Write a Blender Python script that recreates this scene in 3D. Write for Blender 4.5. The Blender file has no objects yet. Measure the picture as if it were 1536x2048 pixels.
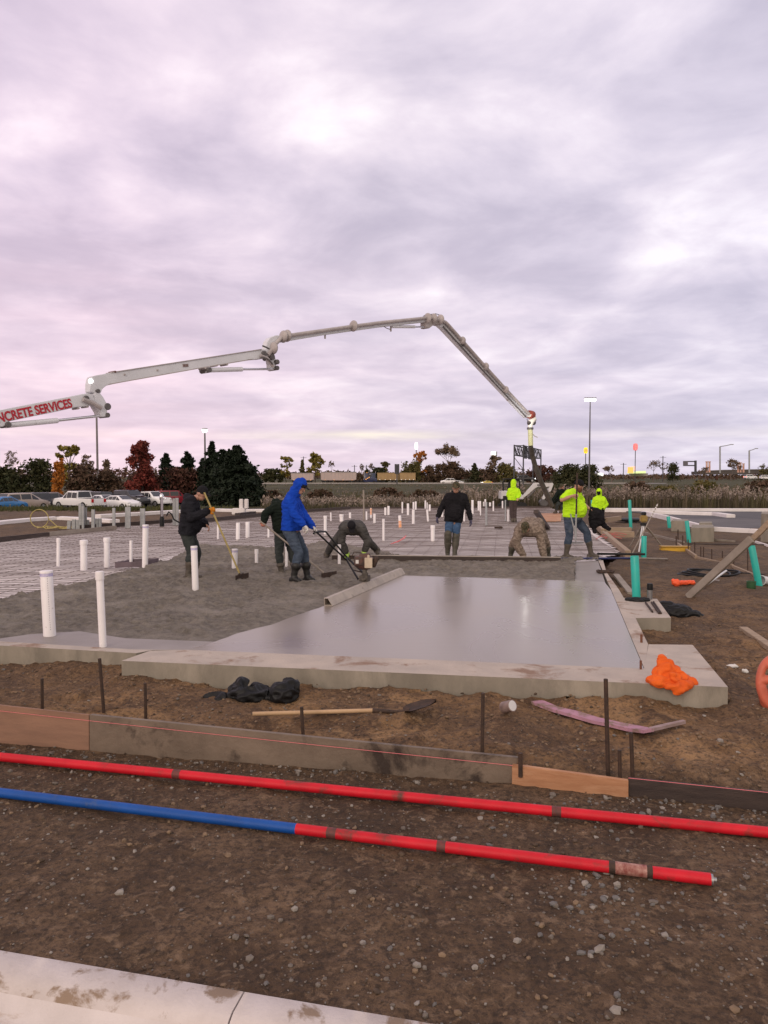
import bpy, bmesh, math, random
from mathutils import Vector as V, Matrix, noise
random.seed(7)
S = bpy.context.scene
COL = S.collection
R = math.radians
# ------------------------------------------------------------------ camera
F = 1500.0                      # focal length in pixels of the 1536 x 2048 photograph
HZ = 952.0                      # horizon row
CAMH = 1.9
PIT = math.atan((1024 - HZ) / F)
cd = bpy.data.cameras.new('camera'); cam = bpy.data.objects.new('camera', cd); COL.objects.link(cam)
cd.sensor_fit = 'VERTICAL'; cd.sensor_height = 36; cd.lens = 36 * F / 2048
cd.clip_start = .1; cd.clip_end = 9000
cam.location = (0, 0, CAMH); cam.rotation_euler = (R(90) - PIT, 0, 0)
S.camera = cam
# ------------------------------------------------------------------ world: dusk overcast
SUN_EL, SUN_AZ = R(24), R(205)   # behind the photographer, a little to the left
w = bpy.data.worlds.new('World'); S.world = w; w.use_nodes = True
nt = w.node_tree; nt.nodes.clear()
def nn(t, typ, ins=None, **kw):
    n = t.nodes.new(typ)
    for k, v in kw.items(): setattr(n, k, v)
    for k, v in (ins or {}).items():
        if hasattr(v, 'is_output'): t.links.new(v, n.inputs[k])
        else: n.inputs[k].default_value = v
    return n
def mth(t, op, a, b=None, c=None, clamp=False):
    n = t.nodes.new('ShaderNodeMath'); n.operation = op; n.use_clamp = clamp
    for i, v in enumerate((a, b, c)):
        if v is None: continue
        if hasattr(v, 'is_output'): t.links.new(v, n.inputs[i])
        else: n.inputs[i].default_value = v
    return n.outputs[0]
def ramp(t, fac, stops, interp='LINEAR'):
    n = t.nodes.new('ShaderNodeValToRGB'); t.links.new(fac, n.inputs[0]); e = n.color_ramp.elements
    n.color_ramp.interpolation = interp
    while len(e) < len(stops): e.new(.5)
    for x, (p, c) in zip(e, stops):
        x.position = p; x.color = (c, c, c, 1) if isinstance(c, (int, float)) else (*c, 1)
    return n.outputs[0]
def mix(t, fac, a, b, mode='MIX'):
    n = t.nodes.new('ShaderNodeMix'); n.data_type = 'RGBA'; n.blend_type = mode
    for k, v in ((0, fac), (6, a), (7, b)):
        if hasattr(v, 'is_output'): t.links.new(v, n.inputs[k])
        else: n.inputs[k].default_value = v if isinstance(v, (int, float)) else (*v, 1)
    return n.outputs[2]
def lin(*c):
    return tuple(((x / 255) / 12.92 if x / 255 <= .04045 else ((x / 255 + .055) / 1.055) ** 2.4) for x in c)
tc = nn(nt, 'ShaderNodeTexCoord').outputs['Generated']
sp = nn(nt, 'ShaderNodeSeparateXYZ', {0: tc})
zz = mth(nt, 'ADD', mth(nt, 'MAXIMUM', sp.outputs[2], 0.0), .15)
px_ = mth(nt, 'DIVIDE', sp.outputs[0], zz); py_ = mth(nt, 'DIVIDE', sp.outputs[1], zz)
pv = nn(nt, 'ShaderNodeCombineXYZ', {0: px_, 1: py_, 2: 3.7}).outputs[0]
n1 = nn(nt, 'ShaderNodeTexNoise', {'Vector': pv, 'Scale': 2.3, 'Detail': 9.0, 'Roughness': .53, 'Distortion': .35}).outputs[0]
pv2 = nn(nt, 'ShaderNodeMapping', {'Vector': pv, 'Scale': (.9, 1.5, 1), 'Location': (4.2, 1.4, 0), 'Rotation': (0, 0, .25)}).outputs[0]
n2 = nn(nt, 'ShaderNodeTexNoise', {'Vector': pv2, 'Scale': .7, 'Detail': 3.0, 'Roughness': .5}).outputs[0]
n3 = nn(nt, 'ShaderNodeTexNoise', {'Vector': pv, 'Scale': 6.5, 'Detail': 6.0, 'Roughness': .55, 'Distortion': .3}).outputs[0]
dens = mth(nt, 'ADD', mth(nt, 'ADD', mth(nt, 'MULTIPLY', n1, .62), mth(nt, 'MULTIPLY', n2, .30)), mth(nt, 'MULTIPLY', n3, .14))
dens = mth(nt, 'MULTIPLY_ADD', dens, 1.12, -.055)
def glow(px, py, lo, amt):
    d_ = V((0, math.cos(PIT), -math.sin(PIT))) + V((1, 0, 0)) * ((px - 768) / F) + V((0, math.sin(PIT), math.cos(PIT))) * ((1024 - py) / F); d_.normalize()
    dp = nn(nt, 'ShaderNodeVectorMath', {0: tc, 1: tuple(d_)}, operation='DOT_PRODUCT').outputs['Value']
    return mth(nt, 'MULTIPLY', ramp(nt, dp, [(lo, 0.), (1., 1.)], 'EASE'), amt)
for g_ in ((500, 425, .9955, .07), (300, 440, .9965, .06), (140, 275, .9965, .06), (1340, 595, .9965, .06), (640, 500, .990, -.03), (250, 360, .994, -.04), (1150, 330, .97, .01), (120, 80, .955, -.075)):
    dens = mth(nt, 'ADD', dens, glow(*g_))
cl = ramp(nt, dens, [(.30, lin(176, 169, 187)), (.43, lin(191, 183, 199)), (.52, lin(207, 198, 212)), (.60, lin(222, 212, 223)), (.72, lin(246, 238, 243))])
# pinker to the left, cooler to the right and low over the horizon
side = mth(nt, 'MULTIPLY_ADD', sp.outputs[0], 1.25, .42, clamp=True)
tint = ramp(nt, side, [(0, (1.03, .955, .985)), (.4, (1.0, .985, .99)), (1, (.965, .985, 1.01))])
cl = mix(nt, 1.0, cl, tint, 'MULTIPLY')
elev = sp.outputs[2]
lowf = mth(nt, 'MULTIPLY', ramp(nt, elev, [(0, .95), (.05, .75), (.16, .42), (.34, 0)]), ramp(nt, side, [(0, 1.0), (.35, .75)]))
lowc = mix(nt, side, lin(232, 204, 213), lin(190, 186, 204))
lows = nn(nt, 'ShaderNodeMapping', {'Vector': nn(nt, 'ShaderNodeCombineXYZ', {0: sp.outputs[0], 1: sp.outputs[1], 2: mth(nt, 'MULTIPLY', elev, 16)}).outputs[0], 'Scale': (3.0, 3.0, 2.2)}).outputs[0]
n4 = nn(nt, 'ShaderNodeTexNoise', {'Vector': lows, 'Scale': 1.2, 'Detail': 5.0, 'Roughness': .55}).outputs[0]
lowc = mix(nt, 1.0, lowc, ramp(nt, n4, [(.3, (.87, .87, .91)), (.5, (1.0, .99, .99)), (.7, (1.24, 1.19, 1.16))]), 'MULTIPLY')
cl = mix(nt, mth(nt, 'MULTIPLY', lowf, .8), cl, lowc)
# the thin yellow break in the cloud low over the highway
bz = mth(nt, 'ADD', elev, mth(nt, 'MULTIPLY', mth(nt, 'SUBTRACT', n4, .5), .012))
band = ramp(nt, bz, [(.046, 0), (.0515, 1), (.0545, .9), (.062, 0)])
bx = ramp(nt, mth(nt, 'MULTIPLY_ADD', sp.outputs[0], 1.0, .5, clamp=True), [(.28, .1), (.42, .55), (.47, 1), (.54, .75), (.62, .12)])
cl = mix(nt, mth(nt, 'MULTIPLY', mth(nt, 'MULTIPLY', band, bx), ramp(nt, n4, [(.35, .35), (.6, 1)])), cl, lin(250, 240, 212))
# brighter overhead and in the west, behind the camera
west = ramp(nt, mth(nt, 'MULTIPLY_ADD', sp.outputs[1], -.5, .5, clamp=True), [(.30, (1.0, 1.0, 1.0)), (.75, (1.30, 1.22, .90))])
cl = mix(nt, 1.0, cl, west, 'MULTIPLY')
below = ramp(nt, elev, [(0, 1.0), (.001, 0.0)])
sky = nn(nt, 'ShaderNodeTexSky', sky_type='NISHITA', sun_disc=False, sun_elevation=SUN_EL, sun_rotation=SUN_AZ)
bg1 = nn(nt, 'ShaderNodeBackground', {'Color': sky.outputs[0], 'Strength': .05}).outputs[0]
bg2 = nn(nt, 'ShaderNodeBackground', {'Color': cl, 'Strength': 1.27}).outputs[0]
sh = nn(nt, 'ShaderNodeMixShader', {0: .95, 1: bg1, 2: bg2}).outputs[0]
nn(nt, 'ShaderNodeOutputWorld', {0: sh})
sd = bpy.data.lights.new('sun', 'SUN'); so = bpy.data.objects.new('sun', sd); COL.objects.link(so)
sd.energy = 1.1; sd.angle = R(32); sd.color = (1, .90, .80)
sdir = V((math.sin(SUN_AZ) * math.cos(SUN_EL), math.cos(SUN_AZ) * math.cos(SUN_EL), math.sin(SUN_EL)))
so.rotation_euler = (-sdir).to_track_quat('-Z', 'Y').to_euler()
S.view_settings.view_transform = 'Standard'; S.view_settings.look = 'None'
S.view_settings.exposure = 0; S.view_settings.gamma = 1
# ------------------------------------------------------------------ helpers
X, Yv, Z = V((1, 0, 0)), V((0, 1, 0)), V((0, 0, 1))
CF = V((0, math.cos(PIT), -math.sin(PIT))); CU = V((0, math.sin(PIT), math.cos(PIT)))
def ray(px, py): return CF + X * ((px - 768) / F) + CU * ((1024 - py) / F)
def G(px, py, z=0.0):
    d = ray(px, py); return V((0, 0, CAMH)) + d * ((z - CAMH) / d.z)
def At(px, py, Y):
    d = ray(px, py); return V((0, 0, CAMH)) + d * (Y / d.y)
def fbm(x, y, z=0, o=4): return noise.fractal(V((x, y, z)), 1.0, 2.0, o)
def sstep(a, b, x):
    t = max(0, min(1, (x - a) / (b - a))); return t * t * (3 - 2 * t)
class MB:
    def __init__(s): s.v, s.f, s.m = [], [], []
    def add(s, vs, fs, mi=0):
        o = len(s.v); s.v += [tuple(a) for a in vs]; s.f += [tuple(i + o for i in f) for f in fs]; s.m += [mi] * len(fs); return s
    def box(s, c, d, rot=None, mi=0):
        c = V(c); a = [V((d[0] / 2, 0, 0)), V((0, d[1] / 2, 0)), V((0, 0, d[2] / 2))]
        if rot is not None: a = [rot @ x for x in a]
        vs = [c + a[0] * i + a[1] * j + a[2] * k for i in (-1, 1) for j in (-1, 1) for k in (-1, 1)]
        return s.add(vs, [(0, 1, 3, 2), (4, 6, 7, 5), (0, 4, 5, 1), (2, 3, 7, 6), (0, 2, 6, 4), (1, 5, 7, 3)], mi)
    def beam(s, p0, p1, w, h, up=None, mi=0):
        p0, p1 = V(p0), V(p1); d = (p1 - p0); L = d.length; d.normalize()
        u = V(up) if up is not None else (Z if abs(d.z) < .95 else X)
        r = d.cross(u).normalized(); u = r.cross(d)
        m = Matrix((r, d, u)).transposed()
        return s.box((p0 + p1) / 2, (w, L, h), m, mi)
    def tube(s, pts, r, n=8, mi=0):
        pts = [V(p) for p in pts]; k = len(pts); rs = r if isinstance(r, (list, tuple)) else [r] * k
        vs = []; ref = None
        for i, p in enumerate(pts):
            d = (pts[min(i + 1, k - 1)] - pts[max(i - 1, 0)]).normalized()
            if ref is None: ref = d.orthogonal().normalized()
            ref = (ref - d * ref.dot(d)); ref = ref.normalized() if ref.length > 1e-5 else d.orthogonal().normalized()
            b = d.cross(ref)
            vs += [p + (ref * math.cos(2 * math.pi * j / n) + b * math.sin(2 * math.pi * j / n)) * rs[i] for j in range(n)]
        fs = [(i * n + j, i * n + (j + 1) % n, (i + 1) * n + (j + 1) % n, (i + 1) * n + j) for i in range(k - 1) for j in range(n)]
        fs += [tuple(range(n - 1, -1, -1)), tuple((k - 1) * n + j for j in range(n))]
        return s.add(vs, fs, mi)
    def lathe(s, prof, base=(0, 0, 0), axis=Z, n=16, mi=0):
        axis = V(axis).normalized(); a = axis.orthogonal().normalized(); b = axis.cross(a); base = V(base); k = len(prof)
        vs = [base + axis * z + (a * math.cos(2 * math.pi * j / n) + b * math.sin(2 * math.pi * j / n)) * max(r, 1e-4) for r, z in prof for j in range(n)]
        fs = [(i * n + j, i * n + (j + 1) % n, (i + 1) * n + (j + 1) % n, (i + 1) * n + j) for i in range(k - 1) for j in range(n)]
        fs += [tuple(range(n - 1, -1, -1)), tuple((k - 1) * n + j for j in range(n))]
        return s.add(vs, fs, mi)
    def cap(s, p0, p1, r0, r1, n=12, k=4, mi=0):
        p0, p1 = V(p0), V(p1); d = p1 - p0; L = d.length
        d = d.normalized() if L > 1e-6 else Z
        prof = [(r0 * math.cos(t), -r0 * math.sin(t)) for t in [math.pi / 2 * (1 - i / k) for i in range(k)]] + [(r0, 0)]
        prof += [(r1, L)] + [(r1 * math.cos(t), L + r1 * math.sin(t)) for t in [math.pi / 2 * (i + 1) / k for i in range(k)]]
        return s.lathe(prof, p0, d, n, mi)
    def ell(s, c, a, b, cc, n=14, k=8, mi=0):
        c, a, b, cc = V(c), V(a), V(b), V(cc); vs = []
        for i in range(k + 1):
            t = math.pi * i / k; st, ct = max(math.sin(t), .001), math.cos(t)
            vs += [c - cc * ct + (a * math.cos(2 * math.pi * j / n) + b * math.sin(2 * math.pi * j / n)) * st for j in range(n)]
        fs = [(i * n + j, i * n + (j + 1) % n, (i + 1) * n + (j + 1) % n, (i + 1) * n + j) for i in range(k) for j in range(n)]
        fs += [tuple(range(n - 1, -1, -1)), tuple(k * n + j for j in range(n))]
        return s.add(vs, fs, mi)
    def prism(s, poly, vec, mi=0):
        poly = [V(p) for p in poly]; n = len(poly); vec = V(vec)
        vs = poly + [p + vec for p in poly]
        fs = [tuple(range(n)), tuple(range(2 * n - 1, n - 1, -1))] + [(i, (i + 1) % n, n + (i + 1) % n, n + i) for i in range(n)]
        return s.add(vs, fs, mi)
    def build(s, name, mats, parent=None, smooth=False, loc=None, fix=True, bev=0):
        if not isinstance(mats, (list, tuple)): mats = [mats]
        if parent is not None: o0 = V(parent['_w'])
        elif loc is not None: o0 = V(loc)
        else:
            n = len(s.v); o0 = V((sum(p[0] for p in s.v) / n, sum(p[1] for p in s.v) / n, min(p[2] for p in s.v)))
        me = bpy.data.meshes.new(name)
        me.from_pydata([(p[0] - o0.x, p[1] - o0.y, p[2] - o0.z) for p in s.v], [], s.f)
        for m in mats: me.materials.append(m)
        if len(mats) > 1: me.polygons.foreach_set('material_index', s.m)
        if fix and len(s.f) < 30000:
            bm = bmesh.new(); bm.from_mesh(me)
            bmesh.ops.recalc_face_normals(bm, faces=bm.faces)
            if bev: bmesh.ops.bevel(bm, geom=[e for e in bm.edges if e.calc_face_angle(0) > .5], offset=bev, segments=2, affect='EDGES', clamp_overlap=True)
            bm.to_mesh(me); bm.free()
        if smooth:
            me.polygons.foreach_set('use_smooth', [True] * len(me.polygons))
            try: me.set_sharp_from_angle(angle=R(42))
            except Exception: pass
        me.update()
        o = bpy.data.objects.new(name, me); COL.objects.link(o); o['_w'] = tuple(o0)
        if parent is not None: o.parent = parent
        else: o.location = o0
        return o
def tag(o, label, cat, group=None):
    o['label'] = label; o['category'] = cat
    if group: o['group'] = group
    return o
def struct(o, kind='structure', label=None, cat=None):
    o['kind'] = kind
    if label: o['label'] = label
    if cat: o['category'] = cat
    return o
def thing(name, label, cat, loc, group=None):
    o = bpy.data.objects.new(name, None); COL.objects.link(o); o.location = loc; o['_w'] = tuple(loc)
    o.empty_display_size = .2
    return tag(o, label, cat, group)
def place(o, loc, rz=0, sc=None):
    o.location = loc; o.rotation_euler = (0, 0, rz)
    if sc: o.scale = (sc, sc, sc) if isinstance(sc, (int, float)) else sc
    return o
KIDS = {}
def copy_tree(o, parent=None):
    c = o.copy(); COL.objects.link(c)
    if parent is not None: c.parent = parent
    for ch in [x for x in bpy.data.objects if x.parent == o and x is not c]: copy_tree(ch, c)
    return c
# ------------------------------------------------------------------ materials
def M(name, c1, c2=None, scale=5., rough=.7, bump=0., bscale=40., metal=0., detail=6., r=(.35, .65), spec=.4, st=None, emit=None, es=0., c3=None, r3=(.55, .7), s3=None, coat=0., bdist=.02):
    m = bpy.data.materials.new(name); m.use_nodes = True; t = m.node_tree
    b = t.nodes['Principled BSDF']; b.inputs['Roughness'].default_value = rough; b.inputs['Metallic'].default_value = metal
    b.inputs['Specular IOR Level'].default_value = spec; b.inputs['Coat Weight'].default_value = coat
    b.inputs['Base Color'].default_value = (*c1, 1)
    co = nn(t, 'ShaderNodeTexCoord').outputs['Object']
    if st: co = nn(t, 'ShaderNodeMapping', {'Vector': co, 'Scale': st}).outputs[0]
    if c2 is not None:
        f = nn(t, 'ShaderNodeTexNoise', {'Vector': co, 'Scale': scale, 'Detail': detail, 'Roughness': .6}).outputs[0]
        c = ramp(t, f, [(r[0], c1), (r[1], c2)])
        if c3 is not None:
            g = nn(t, 'ShaderNodeTexNoise', {'Vector': co, 'Scale': s3 or scale * .37, 'Detail': 7., 'Roughness': .65, 'Distortion': .4}).outputs[0]
            c = mix(t, ramp(t, g, [(r3[0], 0.), (r3[1], 1.)]), c, c3)
        t.links.new(c, b.inputs['Base Color'])
    if bump:
        f = nn(t, 'ShaderNodeTexNoise', {'Vector': co, 'Scale': bscale, 'Detail': 5., 'Roughness': .65}).outputs[0]
        t.links.new(nn(t, 'ShaderNodeBump', {'Height': f, 'Strength': bump, 'Distance': bdist}).outputs[0], b.inputs['Normal'])
    if emit: b.inputs['Emission Color'].default_value = (*emit, 1); b.inputs['Emission Strength'].default_value = es
    return m
m_pvc = M('white_pvc', (.78, .75, .77), (.72, .68, .70), 6, .4, r=(.45, .8), c3=(.30, .25, .21), r3=(.655, .69), s3=17)
m_pvccap = M('purple_primer', (.42, .38, .62), (.62, .58, .74), 14, .4)
m_pvcorange = M('orange_paint', (.80, .30, .10), (.8, .6, .5), 10, .5)
m_teal = M('teal_pvc', (.02, .42, .36), (.03, .36, .31), 3, .35, c3=(.12, .28, .22), r3=(.66, .8), s3=6)
m_tealdull = M('green_pvc', (.05, .27, .20), (.04, .22, .17), 4, .5)
m_rust = M('rusty_steel', (.030, .020, .016), (.065, .036, .024), 22, .75, .3, 90)
m_rustbr = M('brown_rust', (.20, .075, .04), (.12, .05, .03), 30, .8, .3, 90)
m_wire = M('dull_wire', (.20, .165, .155), (.15, .12, .112), 8, .8)
m_steel = M('steel', (.35, .35, .36), (.25, .25, .26), 9, .4, metal=.7)
m_galv = M('galvanised', (.36, .37, .38), (.26, .27, .28), 11, .5, metal=.35)
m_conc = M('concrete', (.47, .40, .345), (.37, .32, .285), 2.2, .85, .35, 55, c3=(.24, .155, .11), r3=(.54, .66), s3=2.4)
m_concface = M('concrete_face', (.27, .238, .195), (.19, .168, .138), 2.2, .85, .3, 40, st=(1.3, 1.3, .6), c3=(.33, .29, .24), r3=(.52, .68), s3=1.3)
m_kerb = M('kerb_concrete', (.60, .545, .54), (.50, .45, .44), 3, .85, .25, 80, c3=(.34, .25, .19), r3=(.60, .66), s3=2.3)
m_kerbfar = M('far_kerb', (.78, .74, .75), (.66, .62, .62), 1.2, .85)
m_wood = M('form_lumber', (.36, .27, .19), (.26, .19, .135), 3, .8, .3, 30, st=(1, 8, 8))
m_woodgrey = M('weathered_lumber', (.30, .26, .225), (.22, .185, .155), 3, .8, .3, 30, c3=(.12, .08, .06), r3=(.6, .72))
m_woodwet = M('wet_form_board', (.20, .152, .115), (.13, .097, .073), 2.6, .6, .3, 26, c3=(.035, .023, .018), r3=(.56, .66), s3=1.9)
m_woodorange = M('new_pine', (.44, .225, .12), (.34, .16, .08), 2.5, .65, .25, 30, st=(1, 1, 9), c3=(.54, .32, .19), r3=(.5, .7), s3=1.2)
m_ply = M('plywood', (.29, .165, .11), (.21, .12, .083), 2.2, .75, .2, 30, st=(1, 1, 7), c3=(.10, .055, .04), r3=(.62, .72), s3=1.8)
m_wooddark = M('dark_board', (.035, .024, .022), (.06, .042, .036), 4, .65, .3, 30, st=(1, 1, 6))
m_handle = M('ash_handle', (.50, .33, .19), (.40, .26, .15), 4, .6)
m_handley = M('yellow_handle', (.42, .33, .11), (.33, .26, .10), 7, .6)
m_red = M('red_enamel', (.62, .010, .024), (.47, .008, .018), 5, .5, .12, 140, c3=(.12, .04, .03), r3=(.57, .70), s3=4.5, spec=.3)
m_blue = M('blue_enamel', (.006, .075, .33), (.006, .058, .25), 5, .5, .12, 140, c3=(.07, .10, .17), r3=(.58, .72), s3=5, spec=.3)
m_redwear = M('worn_red', (.16, .035, .03), (.06, .035, .03), 16, .6)
m_black = M('black_plastic', (.006, .006, .007), (.012, .012, .013), 6, .5, spec=.22)
m_blackm = M('black_matte', (.012, .012, .013), (.02, .02, .02), 10, .8)
m_white = M('white_paint', (.62, .61, .62), (.55, .54, .55), 2, .4, c3=(.40, .37, .35), r3=(.66, .8), s3=3)
m_boom = M('boom_paint', (.62, .63, .68), (.56, .57, .615), 1.4, .42, c3=(.34, .32, .31), r3=(.63, .8), s3=2)
m_boompipe = M('boom_pipe', (.42, .38, .38), (.32, .29, .29), 3, .5, c3=(.16, .13, .12), r3=(.6, .75))
m_ctr = 0
m_boomdark = M('boom_pin', (.07, .065, .07), (.12, .11, .11), 8, .5)
m_chrome = M('chrome_rod', (.62, .62, .66), None, rough=.18, metal=1.)
m_redletter = M('red_lettering', (.42, .012, .03), (.36, .012, .03), 4, .5)
m_orange = M('orange_cloth', (.74, .125, .010), (.60, .085, .008), 5, .85, .4, 18)
m_orangep = M('orange_plastic', (.85, .11, .03), (.75, .09, .03), 6, .5)
m_coral = M('coral_plastic', (.55, .13, .075), (.42, .10, .06), 6, .5, c3=(.25, .10, .06), r3=(.6, .75))
m_pink = M('pink_foam', (.44, .235, .31), (.36, .19, .255), 9, .85, .3, 30, c3=(.22, .15, .12), r3=(.50, .62), s3=7)
m_string = M('pink_string', (.75, .20, .22), None, rough=.8)
m_yellow = M('yellow_paint', (.62, .36, .03), (.5, .3, .04), 8, .5)
m_yellowh = M('yellow_hose', (.42, .34, .11), (.34, .27, .10), 8, .5)
m_tyre = M('tyre_rubber', (.012, .012, .012), (.022, .021, .02), 12, .85)
m_glass = M('dark_glass', (.02, .022, .026), None, rough=.08, spec=.6)
m_rim = M('wheel_rim', (.42, .42, .44), None, rough=.35, metal=.6)
m_taillight = M('tail_light', (.45, .01, .012), None, rough=.3)
m_headlight = M('headlight_glass', (.6, .6, .62), None, rough=.15)
m_lit = M('lit_lamp', (.9, .9, .9), None, emit=(1, .96, .92), es=8)
m_litw = M('lit_sign_white', (.9, .9, .88), None, emit=(1, .97, .9), es=1.1)
m_lity = M('lit_sign_yellow', (.85, .65, .02), None, emit=(.95, .72, .03), es=.75)
m_litr = M('lit_sign_red', (.7, .12, .12), None, emit=(.85, .16, .15), es=.6)
m_lito = M('lit_orange', (.9, .4, .1), None, emit=(1, .45, .12), es=.9)
m_litred = M('lit_tail', (.8, .05, .03), None, emit=(1, .12, .05), es=2.5)
m_litg = M('lit_canopy', (.6, .75, .35), None, emit=(.62, .72, .34), es=.7)
m_asph = M('asphalt', (.085, .08, .085), (.062, .058, .062), .6, .8, .3, 90, c3=(.15, .135, .135), r3=(.52, .7), s3=.09)
m_bark = M('bark', (.07, .05, .04), (.045, .034, .028), 6, .9)
m_barkpale = M('pale_bark', (.16, .12, .105), (.11, .085, .075), 6, .9)
def leaf(n, a, b, c=None): return M(n, a, b, .55, .75, r=(.35, .65), c3=c, r3=(.5, .68), s3=1.6, spec=.2)
l_dark = leaf('dark_green_leaf', (.026, .034, .015), (.052, .052, .022), (.075, .060, .026))
l_spruce = leaf('spruce_needle', (.008, .015, .009), (.016, .024, .013), (.02, .028, .016))
l_red = leaf('red_leaf', (.22, .045, .034), (.14, .032, .026), (.10, .04, .028))
l_orange = leaf('orange_leaf', (.46, .17, .03), (.32, .11, .022), (.24, .11, .03))
l_yellow = leaf('yellow_leaf', (.26, .19, .04), (.17, .15, .035), (.10, .10, .03))
l_brown = leaf('brown_leaf', (.11, .066, .044), (.08, .05, .035), (.066, .058, .03))
l_tan = leaf('tan_leaf', (.17, .115, .075), (.12, .08, .055), (.15, .12, .06))
l_olive = leaf('olive_leaf', (.115, .10, .034), (.075, .073, .027), (.16, .10, .035))
l_maroon = leaf('maroon_leaf', (.10, .038, .028), (.07, .036, .027), (.06, .045, .025))
# ------------------------------------------------------------------ terrain
BL = [(-14, 8.6), (G(0, 1486, -.32).x, G(0, 1486, -.32).y), (G(1022, 1566, -.32).x, G(1022, 1566, -.32).y), (G(1536, 1620, -.32).x, G(1536, 1620, -.32).y), (14, 3.0)]
def board_y(x):
    for (a, b), (c, d) in zip(BL, BL[1:]):
        if a <= x <= c: return b + (d - b) * (x - a) / (c - a)
    return 8.6 if x < 0 else 3.0
def inpoly(x, y, P):
    r = False; n = len(P)
    for i in range(n):
        x1, y1 = P[i][0], P[i][1]; x2, y2 = P[i - 1][0], P[i - 1][1]
        if (y1 > y) != (y2 > y) and x < (x2 - x1) * (y - y1) / (y2 - y1) + x1: r = not r
    return r
FP = [G(-420, 1262), G(272, 1306), G(243, 1322), G(1455, 1376), G(1385, 1291), G(1296, 1289), G(1270, 1240), G(1206, 1120), G(1240, 1105, -.1), G(1160, 1040, -.1), G(1100, 1015, -.1), G(690, 1017, -.1), G(430, 1039, -.1), G(0, 1085, -.1), G(-420, 1130, -.1)]
def pdist(x, y, P):
    best = 1e9
    for i in range(len(P)):
        ax, ay = P[i - 1][0], P[i - 1][1]; bx, by = P[i][0], P[i][1]
        dx, dy = bx - ax, by - ay; t = max(0, min(1, ((x - ax) * dx + (y - ay) * dy) / (dx * dx + dy * dy + 1e-9)))
        best = min(best, math.hypot(x - ax - t * dx, y - ay - t * dy))
    return best
KA, KB = G(-260, 1852, -.30), G(1050, 2073, -.30)
KN = V((KB.y - KA.y, -(KB.x - KA.x), 0)).normalized()
def gz(x, y):
    if y < 5.2 and (x - KA.x) * KN.x + (y - KA.y) * KN.y > .06: return -.52
    if y < 30:
        by = board_y(x)
        z = -.33 + .10 * sstep(by - .02, by + .5, y) + .03 * sstep(by + .4, by + 1.5, y)
        if y < by: z += .018 * fbm(x * .8, y * .8, 1) + .016 * fbm(x * 3, y * 3, 2) + .011 * fbm(x * 10, y * 10, 4, 3)
        else:
            b = sstep(by, by + .4, y) * (1 if y < 20 else max(.3, 1 - (y - 20) / 14))
            z += b * (.060 * fbm(x * 1.1, y * 1.1, 5) + .050 * abs(fbm(x * 3.2, y * 3.2, 7)) + .022 * fbm(x * 9, y * 9, 8, 3))
        if inpoly(x, y, FP): z = -.36
        elif y > 5:
            d = pdist(x, y, FP)
            if d < .5: z += (.085 * fbm(x * 1.3 + 9, y * 1.3, 3) + .03) * sstep(.5, .05, d)
        if y > 16: z += (-.33 - z) * sstep(18, 30, y) * (.55 if x > 0 else 1)
        return z
    if y < 48:
        return -.36 if inpoly(x, y, FP) else -.33 + .02 * fbm(x * .5, y * .5) + (0.0 if x < 0 else .08 * (1 - sstep(30, 34, y)))
    z = -.33 - 1.27 * sstep(47, 72, y)
    z += .95 * sstep(150, 222, y) + .06 * fbm(x * .05, y * .05) * sstep(60, 90, y) + .35 * sstep(150, 260, y) * sstep(60, 200, x)
    z += 2.0 * sstep(500, 3500, y)
    return z
def axis(segs):
    out = [segs[0][0]]
    for (a, b, d0, d1) in segs:
        x = a; 
        while x < b - 1e-6:
            t = (x - a) / (b - a); x = min(b, x + d0 + (d1 - d0) * t); out.append(x)
    return out
ys = axis([(1.0, 2.0, .3, .08), (2.0, 8.5, .05, .06), (8.5, 14, .06, .15), (14, 30, .15, .6), (30, 80, .7, 3), (80, 300, 4, 15), (300, 6000, 40, 900)])
xp = axis([(0, 4.2, .05, .055), (4.2, 10, .07, .3), (10, 30, .4, 2), (30, 120, 3, 12), (120, 5000, 25, 900)])
xs = [-a for a in reversed(xp[1:])] + xp
g = MB(); nx = len(xs)
for y in ys: g.v += [(x, y, gz(x, y)) for x in xs]
g.f = [(j * nx + i, j * nx + i + 1, (j + 1) * nx + i + 1, (j + 1) * nx + i) for j in range(len(ys) - 1) for i in range(nx - 1)]
g.m = [0] * len(g.f)
mg = bpy.data.materials.new('ground_dirt'); mg.use_nodes = True; t = mg.node_tree; b = t.nodes['Principled BSDF']
b.inputs['Roughness'].default_value = .9; b.inputs['Specular IOR Level'].default_value = .25
po = nn(t, 'ShaderNodeNewGeometry').outputs['Position']; sx = nn(t, 'ShaderNodeSeparateXYZ', {0: po})
def nz(sc, d=7., ro=.6, di=0., v=None): return nn(t, 'ShaderNodeTexNoise', {'Vector': v or po, 'Scale': sc, 'Detail': d, 'Roughness': ro, 'Distortion': di}).outputs[0]
a1, a2, a3, a4 = nz(1.1, di=.6), nz(5.5), nz(28., 5., .7), nz(.45, 5., .6, .5)
a5, a6 = nz(13., 6., .7, .5), nz(2.6, 6., .65, .8)
fore = ramp(t, a1, [(.34, (0.0728, 0.0446, 0.0275)), (.5, (0.1166, 0.0725, 0.0438)), (.66, (0.1717, 0.1087, 0.0665))])
fore = mix(t, ramp(t, a6, [(.50, 0.), (.64, .8)]), fore, (0.0645, 0.0389, 0.0243))
fore = mix(t, ramp(t, nz(19., 6., .75, .3), [(.36, .85), (.5, 0.)]), fore, (.040, .027, .019))
fore = mix(t, ramp(t, a5, [(.52, 0.), (.64, .85)]), fore, (0.2082, 0.1374, 0.0876))
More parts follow.
